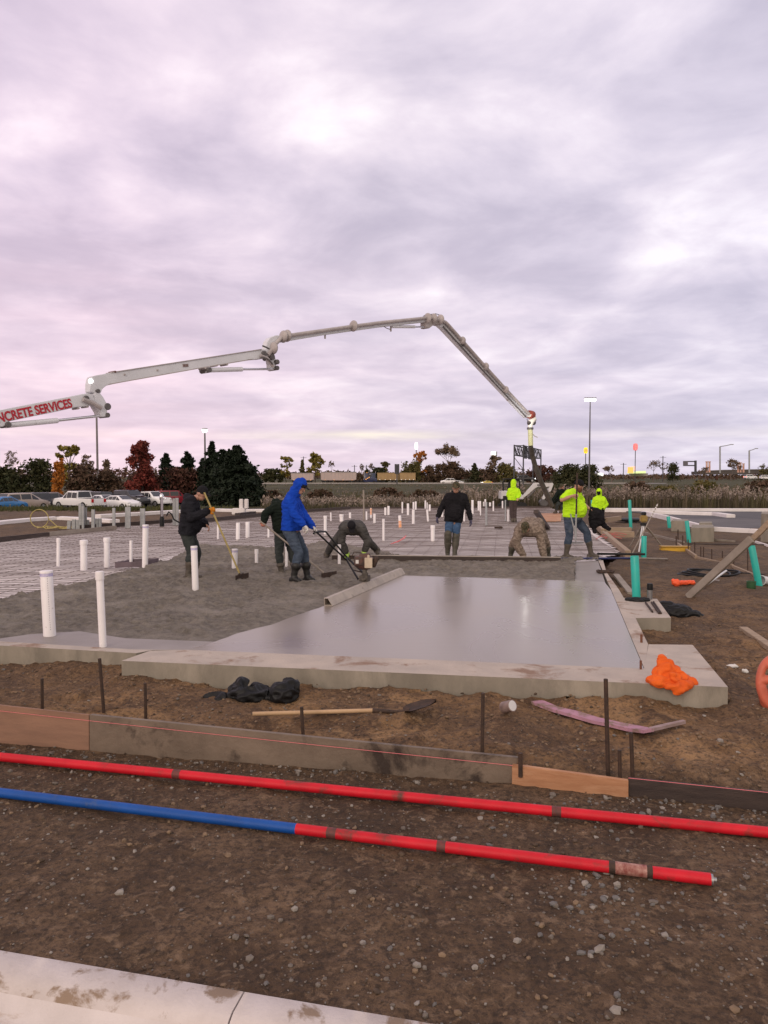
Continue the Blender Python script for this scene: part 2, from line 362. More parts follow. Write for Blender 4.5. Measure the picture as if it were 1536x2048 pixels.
back = ramp(t, a1, [(.34, (0.1431, 0.0806, 0.0391)), (.5, (0.2461, 0.1430, 0.0695)), (.66, (0.3434, 0.2064, 0.1026))])
back = mix(t, ramp(t, a6, [(.46, 0.), (.60, .9)]), back, (0.0859, 0.0483, 0.0278))
back = mix(t, ramp(t, a4, [(.46, 0.), (.58, .72)]), back, (0.1030, 0.0624, 0.0391))
back = mix(t, ramp(t, a5, [(.52, 0.), (.66, .6)]), back, (0.3091, 0.1913, 0.1043))
edge = mth(t, 'ADD', sx.outputs[1], mth(t, 'MULTIPLY', sx.outputs[0], .17))
c = mix(t, ramp(t, mth(t, 'MULTIPLY_ADD', edge, 1., -5.0, clamp=True), [(.55, 0.), (.9, 1.)]), fore, back)
c = mix(t, ramp(t, mth(t, 'MULTIPLY_ADD', sx.outputs[1], 1 / 8, -8 / 8, clamp=True), [(0., 0.), (1., .62)]), c, mix(t, ramp(t, a2, [(.4, 0.), (.62, 1.)]), (.118, .086, .060), (.062, .046, .034)))
c = mix(t, ramp(t, a3, [(.36, .75), (.52, 0.)]), c, (.036, .025, .019))
v1 = nn(t, 'ShaderNodeTexVoronoi', {'Vector': po, 'Scale': 34.}); 
peb = mth(t, 'MULTIPLY', ramp(t, v1.outputs['Distance'], [(.18, 1.), (.26, 0.)]), ramp(t, nn(t, 'ShaderNodeSeparateColor', {0: v1.outputs['Color']}).outputs[0], [(.80, 0.), (.83, 1.)]))
c = mix(t, mth(t, 'MULTIPLY', peb, .4), c, (.23, .20, .175))
gr = ramp(t, nz(.09, 6., .65), [(.35, (.032, .026, .013)), (.5, (.046, .042, .018)), (.65, (.064, .060, .022))])
far = ramp(t, mth(t, 'MULTIPLY_ADD', sx.outputs[1], 1 / 300, -150 / 300, clamp=True), [(0., 0.), (.25, .6), (.6, .6)])
gr = mix(t, far, gr, ramp(t, nz(.05, 5.), [(.38, (.044, .044, .016)), (.62, (.074, .068, .025))]))
yn = mth(t, 'ADD', sx.outputs[1], mth(t, 'MULTIPLY', mth(t, 'SUBTRACT', nz(.3), .5), 8.))
c = mix(t, ramp(t, mth(t, 'MULTIPLY_ADD', yn, 1 / 20, -48 / 20, clamp=True), [(.1, 0.), (.3, 1.)]), c, gr)
t.links.new(c, b.inputs['Base Color'])
bh = mth(t, 'ADD', mth(t, 'ADD', mth(t, 'MULTIPLY', a2, .8), mth(t, 'MULTIPLY', a5, .6)), mth(t, 'MULTIPLY', peb, .12))
t.links.new(nn(t, 'ShaderNodeBump', {'Height': bh, 'Strength': 1., 'Distance': .06}).outputs[0], b.inputs['Normal'])
struct(g.build('ground', mg, smooth=True, loc=(0, 0, 0), fix=False))
# stones lying on the dirt
rk = MB(); ico = [V(p) for p in ((0, 0, 1), (.89, 0, .45), (.28, .85, .45), (-.72, .53, .45), (-.72, -.53, .45), (.28, -.85, .45), (.72, .53, -.45), (-.28, .85, -.45), (-.89, 0, -.45), (-.28, -.85, -.45), (.72, -.53, -.45), (0, 0, -1))]
icf = [(0, 1, 2), (0, 2, 3), (0, 3, 4), (0, 4, 5), (0, 5, 1), (1, 6, 2), (2, 7, 3), (3, 8, 4), (4, 9, 5), (5, 10, 1), (2, 6, 7), (3, 7, 8), (4, 8, 9), (5, 9, 10), (1, 10, 6), (6, 11, 7), (7, 11, 8), (8, 11, 9), (9, 11, 10), (10, 11, 6)]
rnd = random.Random(3)
def stone(x, y, s, mi):
    sc = V((s * rnd.uniform(.7, 1.4), s * rnd.uniform(.7, 1.3), s * rnd.uniform(.45, .9))); ro = Matrix.Rotation(rnd.uniform(0, 6), 3, 'Z') @ Matrix.Rotation(rnd.uniform(-.5, .5), 3, 'X')
    c = V((x, y, gz(x, y) + s * .18))
    rk.add([c + ro @ V((p.x * sc.x * rnd.uniform(.75, 1.2), p.y * sc.y * rnd.uniform(.75, 1.2), p.z * sc.z)) for p in ico], icf, mi)
cnt = 0
while cnt < 3200:
    y = 2.2 + 7.6 * rnd.random() ** 1.25; x = rnd.uniform(-.56, .56) * (y + 1.2)
    if inpoly(x, y, FP): continue
    by = board_y(x); dens = .42 + .6 * fbm(x * .7, y * .7, 11)
    if abs(y - by + .18) < .28: dens += .55
    if y > by: dens -= .18
    if x > .3 and y < 3.7 and y > 2.6: dens += .22
    if rnd.random() > dens: continue
    s = .0042 + .010 * rnd.random() ** 3 + (.013 * rnd.random() if rnd.random() < .05 else 0)
    stone(x, y, s, 0 if rnd.random() < .74 else (1 if rnd.random() < .6 else 2)); cnt += 1
for cx_, cy_, sx_, sy_, n_ in ((1180, 1770, 75, 30, 75), (1000, 1640, 260, 25, 90), (760, 1520, 260, 22, 420), (200, 1500, 180, 22, 260), (1350, 1600, 120, 30, 160), (1180, 1850, 190, 60, 60)):
    for _ in range(n_):
        q = G(rnd.gauss(cx_, sx_), rnd.gauss(cy_ + (.09 * 0), sy_), -.31)
        if q.y > board_y(q.x) - .03 or q.y < 2.3: continue
        stone(q.x, q.y, .006 + .016 * rnd.random() ** 2.2, rnd.choice((0, 0, 1, 2, 2)))
for px, py, s in ((1235, 1768, .03), (1198, 1893, .026), (705, 1778, .02), (833, 1928, .022), (240, 1778, .026), (726, 1877, .02), (1330, 1862, .02), (1483, 1570, .022), (1440, 1520, .024), (1475, 1532, .02), (950, 1932, .02), (345, 1772, .02), (590, 1810, .022), (1170, 1760, .022), (1141, 1771, .022), (1210, 1790, .02), (1035, 1872, .02), (820, 1540, .02)):
    q = G(px, py, -.31); stone(q.x, q.y, s, 1)
m_st1 = M('stone_brown', (.12, .098, .082), (.17, .145, .125), 30, .9); m_st2 = M('stone_pale', (.28, .25, .225), (.21, .185, .165), 30, .9); m_st3 = M('stone_grey', (.16, .15, .145), (.115, .105, .1), 30, .9)
struct(rk.build('gravel', [m_st1, m_st2, m_st3], fix=False, loc=(0, 0, 0)), 'stuff')
# clods of dirt
cd_ = MB(); rk2, rk = rk, cd_
cnt = 0
while cnt < 5200:
    y = 2.3 + 10 * rnd.random() ** 1.2; x = rnd.uniform(-.56, .66) * (y + 1.2)
    if inpoly(x, y, FP): continue
    dens = .35 + .9 * fbm(x * .9, y * .9, 21) + (.35 if y > board_y(x) else 0)
    if rnd.random() > dens: continue
    stone(x, y, .005 + .014 * rnd.random() ** 2.5, rnd.choice((0, 1, 1) if y > board_y(x) else (0, 0, 1))); cnt += 1
struct(cd_.build('dirt_clods', [M('clod_dark', (.06, .042, .03), (.10, .068, .047), 20, .95), M('clod_brown', (.22, .15, .095), (.15, .102, .066), 20, .95)], fix=False, loc=(0, 0, 0)), 'stuff')
# ------------------------------------------------------------------ slab pour
def region(poly, step, zf, extra=None):
    m = MB(); x0 = min(p[0] for p in poly); x1 = max(p[0] for p in poly); y0 = min(p[1] for p in poly); y1 = max(p[1] for p in poly)
    idx = {}
    def vid(i, j):
        if (i, j) not in idx:
            x, y = x0 + i * step, y0 + j * step; idx[(i, j)] = len(m.v); m.v.append((x, y, zf(x, y)))
        return idx[(i, j)]
    for j in range(int((y1 - y0) / step) + 1):
        for i in range(int((x1 - x0) / step) + 1):
            if inpoly(x0 + (i + .5) * step, y0 + (j + .5) * step, poly):
                m.f.append((vid(i, j), vid(i + 1, j), vid(i + 1, j + 1), vid(i, j + 1))); m.m.append(0)
    return m
WET = [G(*p) for p in ((372, 1300), (1288, 1338), (1222, 1180), (1209, 1164), (1155, 1161), (805, 1151), (660, 1207), (560, 1243), (400, 1292))]
def ragged(P, i0, i1, amp):
    out = []
    for i, p in enumerate(P):
        out.append(p)
        if i0 <= i < i1:
            q = P[i + 1]; n_ = max(2, int((q - p).length / .12)); d = (q - p).normalized(); nn_ = V((-d.y, d.x, 0))
            out += [p + (q - p) * (k / n_) + nn_ * amp * fbm(p.x + (q.x - p.x) * k / n_, (p.y + (q.y - p.y) * k / n_) * 2, 77) for k in range(1, n_)]
    return out
WET = ragged(WET, 3, 8, .06)
STRIP = [G(*p) for p in ((-30, 1281), (270, 1299), (372, 1300), (430, 1283), (250, 1276), (160, 1262), (60, 1268))]
m_wet = bpy.data.materials.new('wet_concrete'); m_wet.use_nodes = True; t = m_wet.node_tree; b = t.nodes['Principled BSDF']
co = nn(t, 'ShaderNodeNewGeometry').outputs['Position']
f1 = nn(t, 'ShaderNodeTexNoise', {'Vector': co, 'Scale': .55, 'Detail': 5., 'Distortion': .8}).outputs[0]
f2 = nn(t, 'ShaderNodeTexNoise', {'Vector': nn(t, 'ShaderNodeMapping', {'Vector': co, 'Scale': (1, 7, 1), 'Rotation': (0, 0, -.16)}).outputs[0], 'Scale': 1.3, 'Detail': 4.}).outputs[0]
t.links.new(ramp(t, f1, [(.35, (.225, .188, .160)), (.65, (.285, .243, .208))]), b.inputs['Base Color'])
t.links.new(ramp(t, f1, [(.35, .25), (.65, .33)]), b.inputs['Roughness'])
b.inputs['Specular IOR Level'].default_value = .55; b.inputs['Coat Weight'].default_value = .18; b.inputs['Coat Roughness'].default_value = .14
f3 = nn(t, 'ShaderNodeTexNoise', {'Vector': co, 'Scale': 90., 'Detail': 3.}).outputs[0]
t.links.new(nn(t, 'ShaderNodeBump', {'Height': mth(t, 'MULTIPLY_ADD', f3, .06, f2), 'Strength': .06, 'Distance': .02}).outputs[0], b.inputs['Normal'])
sl = MB(); sl.prism(WET, (0, 0, -.2)); struct(sl.build('fresh_slab', m_wet, loc=(0, 0, 0)))
m_trow = M('trowelled_concrete', (.27, .238, .225), (.22, .195, .182), 1.5, .5, .2, 50)
sl = MB(); sl.prism([p - Z * .002 for p in STRIP], (0, 0, -.2)); struct(sl.build('trowelled_edge', m_trow, loc=(0, 0, 0)))
sl = MB(); sl.prism([p - Z * .004 for p in [G(1150, 1163), G(1211, 1166), G(1196, 1121), G(1150, 1124)]], (0, 0, -.2)); 
struct(sl.build('trowelled_corner', m_trow, loc=(0, 0, 0)))
ROUGH = [G(*p) for p in ((-420, 1262), (-30, 1281), (60, 1268), (160, 1262), (250, 1276), (430, 1283), (560, 1243), (660, 1207), (805, 1151), (1150, 1162), (1150, 1124), (1196, 1121), (1190, 1116), (1000, 1118), (800, 1112), (740, 1100), (640, 1084), (600, 1098), (520, 1094), (400, 1092), (330, 1124), (200, 1160), (100, 1180), (0, 1200), (-420, 1228))]
def rz(x, y):
    z = .020 + .040 * fbm(x * 1.1, y * 1.1, 31) + .045 * fbm(x * 3.6, y * 3.6, 33) + .034 * abs(fbm(x * 8, y * 8, 35, 3)) + .022 * fbm(x * 18, y * 18, 36, 2)
    d = min(pdist(x, y, WET), pdist(x, y, STRIP))
    z = z * sstep(0, .45, d) + (-.012) * (1 - sstep(0, .25, d))
    return z
m_rough = M('wet_rough_concrete', (.245, .212, .176), (.135, .115, .094), 9, .72, 1., 45, c3=(.29, .255, .22), r3=(.5, .66), s3=1.1, bdist=.05)
rg = region(ROUGH, .038, rz)
struct(rg.build('rough_concrete', m_rough, smooth=True, loc=(0, 0, 0), fix=False))
BED = [G(x, y, -.1) for x, y in ((-420, 1300), (400, 1260), (700, 1150), (1150, 1140), (1196, 1121), (1240, 1105), (1215, 1085), (1160, 1040), (1100, 1015.5), (690, 1017), (560, 1026), (430, 1039), (220, 1056), (0, 1084), (-420, 1132))]
m_bed = bpy.data.materials.new('vapour_barrier_bed'); m_bed.use_nodes = True; t = m_bed.node_tree; b = t.nodes['Principled BSDF']
b.inputs['Roughness'].default_value = .6
co = nn(t, 'ShaderNodeNewGeometry').outputs['Position']
cr = nn(t, 'ShaderNodeMapping', {'Vector': co, 'Rotation': (0, 0, R(9))}).outputs[0]
def bz_(sc, st, d=5., di=.3): return nn(t, 'ShaderNodeTexNoise', {'Vector': nn(t, 'ShaderNodeMapping', {'Vector': cr, 'Scale': st}).outputs[0], 'Scale': sc, 'Detail': d, 'Roughness': .65, 'Distortion': di}).outputs[0]
c = ramp(t, bz_(1.0, (.35, 2.6, 1)), [(.30, (.38, .335, .32)), (.48, (.56, .505, .49)), (.68, (.72, .665, .65))])
c = mix(t, ramp(t, bz_(1.2, (.5, 5, 1), 6.), [(.55, 0.), (.66, .6)]), c, (.22, .185, .165))
c = mix(t, ramp(t, bz_(.35, (.6, 1.6, 1), 6., .9), [(.57, 0.), (.66, .8)]), c, (.215, .182, .155))
t.links.new(c, b.inputs['Base Color'])
t.links.new(nn(t, 'ShaderNodeBump', {'Height': bz_(4., (.5, 2.5, 1)), 'Strength': .5, 'Distance': .04}).outputs[0], b.inputs['Normal'])
bd = region(BED, .16, lambda x, y: -.1 + .012 * fbm(x * 1.5, y * 3, 41) + .008 * fbm(x * 5, y * 6, 43))
struct(bd.build('vapour_barrier', m_bed, smooth=True, loc=(0, 0, 0), fix=False))
# reinforcing wires over the bed, in the building's own axes
ax = V((math.cos(R(-9)), math.sin(R(-9)), 0)); ay = V((-ax.y, ax.x, 0))
wr = MB(); INB = [(p.x, p.y) for p in BED]
def wires(d0, d1, rng0, rng1, gap, r):
    s = rng0[0]
    while s < rng0[1]:
        run = []; u = rng1[0]
        while u <= rng1[1] + .01:
            p = d0 * s + d1 * u; ok = inpoly(p.x, p.y, INB) and not inpoly(p.x, p.y, ROUGH)
            if ok: run.append(V((p.x, p.y, -.062 + .022 * fbm(p.x * .8, p.y * .8, 51) + .008 * fbm(p.x * 3, p.y * 3, 52))))
            if (not ok or u + .55 > rng1[1]) and run:
                if len(run) > 2: wr.tube(run, r, 3)
                run = []
            u += .55
        s += gap * rnd.uniform(.85, 1.15)
wires(ay, ax, (9, 52), (-24, 26), .21, .006)
wires(ax, ay, (-22, 22), (8, 52), .42, .005)
struct(wr.build('wire_mesh', m_wire, fix=False, loc=(0, 0, 0)), 'stuff')
# foundation walls
fd = thing('concrete_foundation', 'grey concrete foundation wall with front porch pad and side pads round the pour', 'foundation', G(700, 1330, -.4))
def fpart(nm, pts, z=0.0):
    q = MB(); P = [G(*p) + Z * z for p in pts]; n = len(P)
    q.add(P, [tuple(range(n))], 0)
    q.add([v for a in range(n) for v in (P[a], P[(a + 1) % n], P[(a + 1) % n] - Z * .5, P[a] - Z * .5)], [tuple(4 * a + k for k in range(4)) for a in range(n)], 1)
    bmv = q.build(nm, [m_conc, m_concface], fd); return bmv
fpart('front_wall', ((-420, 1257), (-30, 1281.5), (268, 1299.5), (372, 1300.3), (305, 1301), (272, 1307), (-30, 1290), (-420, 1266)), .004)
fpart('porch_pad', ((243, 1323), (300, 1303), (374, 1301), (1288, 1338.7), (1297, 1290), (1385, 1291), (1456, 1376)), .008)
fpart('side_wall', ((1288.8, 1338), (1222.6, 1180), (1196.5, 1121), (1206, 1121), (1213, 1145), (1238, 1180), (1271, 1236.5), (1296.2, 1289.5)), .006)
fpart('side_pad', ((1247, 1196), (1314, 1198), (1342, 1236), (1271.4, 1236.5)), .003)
# roads and lots
def sheet(nm, pts, mat, z, kind='structure'):
    q = MB(); q.prism([V((p[0], p[1], z)) for p in pts], (0, 0, -.08)); o = q.build(nm, mat, loc=(0, 0, 0)); struct(o, kind); return o
LOTR = [G(x, y, -.3) for x, y in ((1250, 1023), (1300, 1028), (1345, 1041), (1400, 1056), (1425, 1062), (1800, 1082), (2600, 1100), (2400, 1022))]
sheet('asphalt_lot', LOTR, m_asph, -.27)
lotl = sheet('car_park', [V((-75, 74, 0)), V((-17, 74, 0)), V((-17, 92, 0)), V((-75, 92, 0))], m_asph, -1.55)
def kerb(label, pts, z, wd=.18, hh=.15, mat=None):
    q = MB(); P = [V((p.x, p.y, z)) for p in pts]
    for a, b2 in zip(P, P[1:]): q.beam(a + Z * (hh / 2 - .1), b2 + Z * (hh / 2 - .1), wd, hh + .2)
    o = q.build('kerb', mat or m_kerbfar, bev=.02); return tag(o, label, 'kerb')
kerb('white concrete kerb along the far edge of the dark asphalt lot', [G(1190, 1021, -.25), G(1300, 1021.5, -.25), G(1536, 1022, -.25), G(1900, 1022, -.25)], -.25, .5)
kerb('short white kerb island end running into the dark asphalt lot', [G(1290, 1026.5, -.25), G(1430, 1030, -.25), G(1462, 1034.5, -.25)], -.25, .45)
kerb('curved pale kerb on the near side of the asphalt lot behind the concrete blocks', [G(1285, 1027, -.25), G(1330, 1036, -.25), G(1362, 1045, -.25), G(1395, 1054, -.25), G(1425, 1061, -.25), G(1500, 1065, -.25), G(1600, 1071, -.25)], -.25, .16)
kerb('long white kerb in front of the yellow hose on the left', [G(-60, 1055, -.3), G(0, 1047, -.3), G(60, 1041, -.3), G(115, 1037.5, -.3), G(150, 1039, -.3), G(230, 1044, -.3)], -.3, .55, .12)
kerb('white kerb beyond the grey steel studs, in front of the parked cars', [G(195, 1034.5, -.3), G(270, 1030, -.3), G(350, 1025, -.3), G(430, 1021.5, -.3), G(480, 1023, -.3), G(560, 1022.5, -.3)], -.3, .55, .14)
# the near kerb and gutter
cu = MB(); c0 = G(-260, 1852, -.30); c1 = G(1050, 2073, -.30); d = (c1 - c0); d.z = 0; L = d.length; d.normalize(); nrm = V((d.y, -d.x, 0))
prof = [(0, -.25), (0, -.012), (.015, .0), (.13, -.006), (.165, -.022), (.19, -.055), (.215, -.125), (.25, -.15), (1.1, -.125), (1.1, -.35)]
segs = 60
def cpt(s, a, h):
    wob = .006 * fbm(s * 2.2, a * 3, 61); return c0 + d * s + nrm * (a + (wob if a < .05 else 0)) + Z * (h + wob * .5)
gap = G(478, 2000, -.3); gs = (gap - c0).dot(d)
for s0, s1 in ((0, gs - .004), (gs + .004, L)):
    k = 40; o0 = len(cu.v)
    for i in range(k + 1):
        s = s0 + (s1 - s0) * i / k; cu.v += [tuple(cpt(s, a, h)) for a, h in prof]
    n = len(prof)
    cu.f += [(o0 + i * n + j, o0 + i * n + (j + 1) % n, o0 + (i + 1) * n + (j + 1) % n, o0 + (i + 1) * n + j) for i in range(k) for j in range(n)]
    cu.f += [tuple(o0 + j for j in range(n)), tuple(o0 + k * n + j for j in range(n))]
cu.m = [0] * len(cu.f); nq = len(prof)
for i, f_ in enumerate(cu.f):
    if len(f_) == 4 and min(v % nq for v in f_) in (1, 2, 3, 4): cu.m[i] = 1
m_kerbtop = M('stained_kerb_top', (.58, .52, .505), (.47, .415, .395), 4, .85, .3, 70, c3=(.25, .18, .13), r3=(.535, .60), s3=3.6)
tag(cu.build('kerb', [m_kerb, m_kerbtop], smooth=True), 'pale mud stained concrete kerb and gutter nearest the camera, with a cracked joint', 'kerb')
# ------------------------------------------------------------------ people
def remesh(name, mb, mats, parent, voxel=.012, smooth=3, wrinkle=0., wscale=7., marks=None, seed=0):
    me = bpy.data.meshes.new('tmp'); me.from_pydata(mb.v, [], mb.f)
    bm = bmesh.new(); bm.from_mesh(me); bmesh.ops.recalc_face_normals(bm, faces=bm.faces); bm.to_mesh(me); bm.free()
    o = bpy.data.objects.new('tmp', me); COL.objects.link(o)
    md = o.modifiers.new('r', 'REMESH'); md.mode = 'VOXEL'; md.voxel_size = voxel
    dg = bpy.context.evaluated_depsgraph_get(); out = bpy.data.meshes.new_from_object(o.evaluated_get(dg))
    bpy.data.objects.remove(o); bpy.data.meshes.remove(me)
    bm = bmesh.new(); bm.from_mesh(out)
    for _ in range(smooth): bmesh.ops.smooth_vert(bm, verts=bm.verts, factor=.5, use_axis_x=True, use_axis_y=True, use_axis_z=True)
    bm.normal_update()
    if wrinkle:
        for v in bm.verts:
            p = v.co
            n = noise.fractal(V((p.x * wscale * .8 + p.y * wscale * .3, p.y * wscale * 1.1, p.z * wscale * 1.6 + seed)), 1., 2., 2)
            v.co += v.normal * (wrinkle * (1 - 2.2 * abs(n)))
    mats = mats if isinstance(mats, (list, tuple)) else [mats]
    if marks:
        for f in bm.faces:
            c = f.calc_center_median()
            for (p, r, mi, th) in marks:
                if (c - p).length < r and (th is None or noise.noise(c * 38) > th): f.material_index = mi
    for f in bm.faces: f.smooth = True
    w0 = V(parent['_w'])
    for v in bm.verts: v.co -= w0
    bm.to_mesh(out); bm.free()
    out.materials.clear()
    for m in mats: out.materials.append(m)
    out.name = name
    b = bpy.data.objects.new(name, out); COL.objects.link(b); b.parent = parent; b['_w'] = tuple(w0)
    return b
m_skin = M('skin', (.42, .235, .17), (.36, .19, .135), 18, .55)
m_skinred = M('ruddy_skin', (.48, .20, .14), (.40, .15, .10), 9, .55)
m_eye = M('eye_dark', (.05, .03, .025), None, rough=.5)
m_beard = M('red_beard', (.17, .06, .03), (.10, .04, .025), 60, .9)
def cloth(n, a, b, **k): return M(n, a, b, k.pop('scale', 7), .9, .35, 55, spec=.15, **k)
c_black = cloth('black_fleece', (.009, .0085, .011), (.016, .015, .018))
c_navyblack = cloth('black_jacket_cloth', (.010, .010, .014), (.018, .018, .024))
c_blue = cloth('royal_blue_fleece', (.006, .045, .36), (.008, .055, .42))
c_grey = cloth('grey_coverall', (.050, .048, .047), (.085, .08, .078), c3=(.12, .105, .09), r3=(.58, .72))
c_green = cloth('dark_green_cloth', (.006, .011, .008), (.011, .016, .012))
c_hiviz = cloth('lime_cloth', (.50, .83, .02), (.42, .74, .02))
c_jean = cloth('blue_denim', (.075, .135, .25), (.045, .085, .165), scale=9)
c_jeandk = cloth('dark_denim', (.042, .060, .092), (.082, .105, .15), scale=8, c3=(.13, .14, .15), r3=(.58, .72))
c_charcoal = cloth('charcoal_trousers', (.030, .036, .036), (.05, .056, .056))
c_brownpant = cloth('brown_trousers', (.075, .055, .055), (.055, .042, .042))
c_camo = cloth('tan_camouflage', (.25, .197, .162), (.16, .124, .10), scale=16, r=(.45, .53), c3=(.10, .078, .062), r3=(.58, .62), s3=13)
c_cap = cloth('camouflage_cap_cloth', (.11, .085, .05), (.045, .045, .03), scale=30, r=(.46, .54), c3=(.022, .02, .016), r3=(.55, .6), s3=26)
c_boot = M('muddy_rubber_boot', (.10, .082, .066), (.06, .05, .042), 9, .65, .2, 40)
c_bootblk = M('black_rubber_boot', (.010, .010, .011), (.02, .019, .018), 9, .5, c3=(.10, .082, .066), r3=(.72, .85), s3=5)
c_bootolive = M('olive_rubber_boot', (.060, .055, .042), (.085, .074, .058), 9, .6)
g_white = cloth('white_glove', (.66, .64, .62), (.5, .48, .46))
g_lime = cloth('lime_glove', (.42, .72, .06), (.55, .72, .25))
g_orange = cloth('orange_glove', (.55, .20, .02), (.42, .15, .02))
g_black = cloth('black_glove', (.014, .013, .013), (.025, .023, .022))
g_purple = cloth('blue_grey_glove', (.07, .065, .11), (.10, .09, .14))
m_print = M('white_print', (.6, .58, .57), None, rough=.8)
m_printred = M('red_print', (.5, .28, .3), None, rough=.8)

def hand_shapes(mb, w, d, nrm, side, curl=.5, t=0., sc=1.08):
    """palm, four unequal fingers bent toward nrm, thumb on the side"""
    d = d.normalized(); nrm = (nrm - d * nrm.dot(d)).normalized(); lat = d.cross(nrm) * side
    mb.cap(w - d * .03, w + d * .02, .027 * sc + t, .03 * sc + t, 10)
    mb.ell(w + d * .055 * sc, d * (.056 * sc + t), lat * (.042 * sc + t), nrm * (.018 * sc + t), 12, 8)
    for i, (o, L) in enumerate(((-.031, .058), (-.011, .075), (.011, .082), (.031, .072))):
        b0 = w + d * (.092 - abs(o) * .25) * sc + lat * o * sc
        a1, a2, a3 = curl * .7, curl * 1.6, curl * 2.4
        l = L * sc
        p1 = b0 + (d * math.cos(a1) + nrm * math.sin(a1)) * l * .45
        p2 = p1 + (d * math.cos(a2) + nrm * math.sin(a2)) * l * .33
        p3 = p2 + (d * math.cos(a3) + nrm * math.sin(a3)) * l * .27
        mb.cap(b0 - d * .015, p1, .0105 + t, .0098 + t, 8, 3); mb.cap(p1, p2, .0098 + t, .009 + t, 8, 3); mb.cap(p2, p3, .009 + t, .008 + t, 8, 3)
    q0 = w + d * .025 * sc + lat * .03 * sc; q1 = q0 + (d * .55 + lat * .7 + nrm * .35).normalized() * .042 * sc
    q2 = q1 + (d * .8 + lat * (.25 - .3 * curl) + nrm * .5 * curl).normalized() * .034 * sc
    mb.cap(q0, q1, .014 + t, .012 + t, 8, 3); mb.cap(q1, q2, .012 + t, .0095 + t, 8, 3)

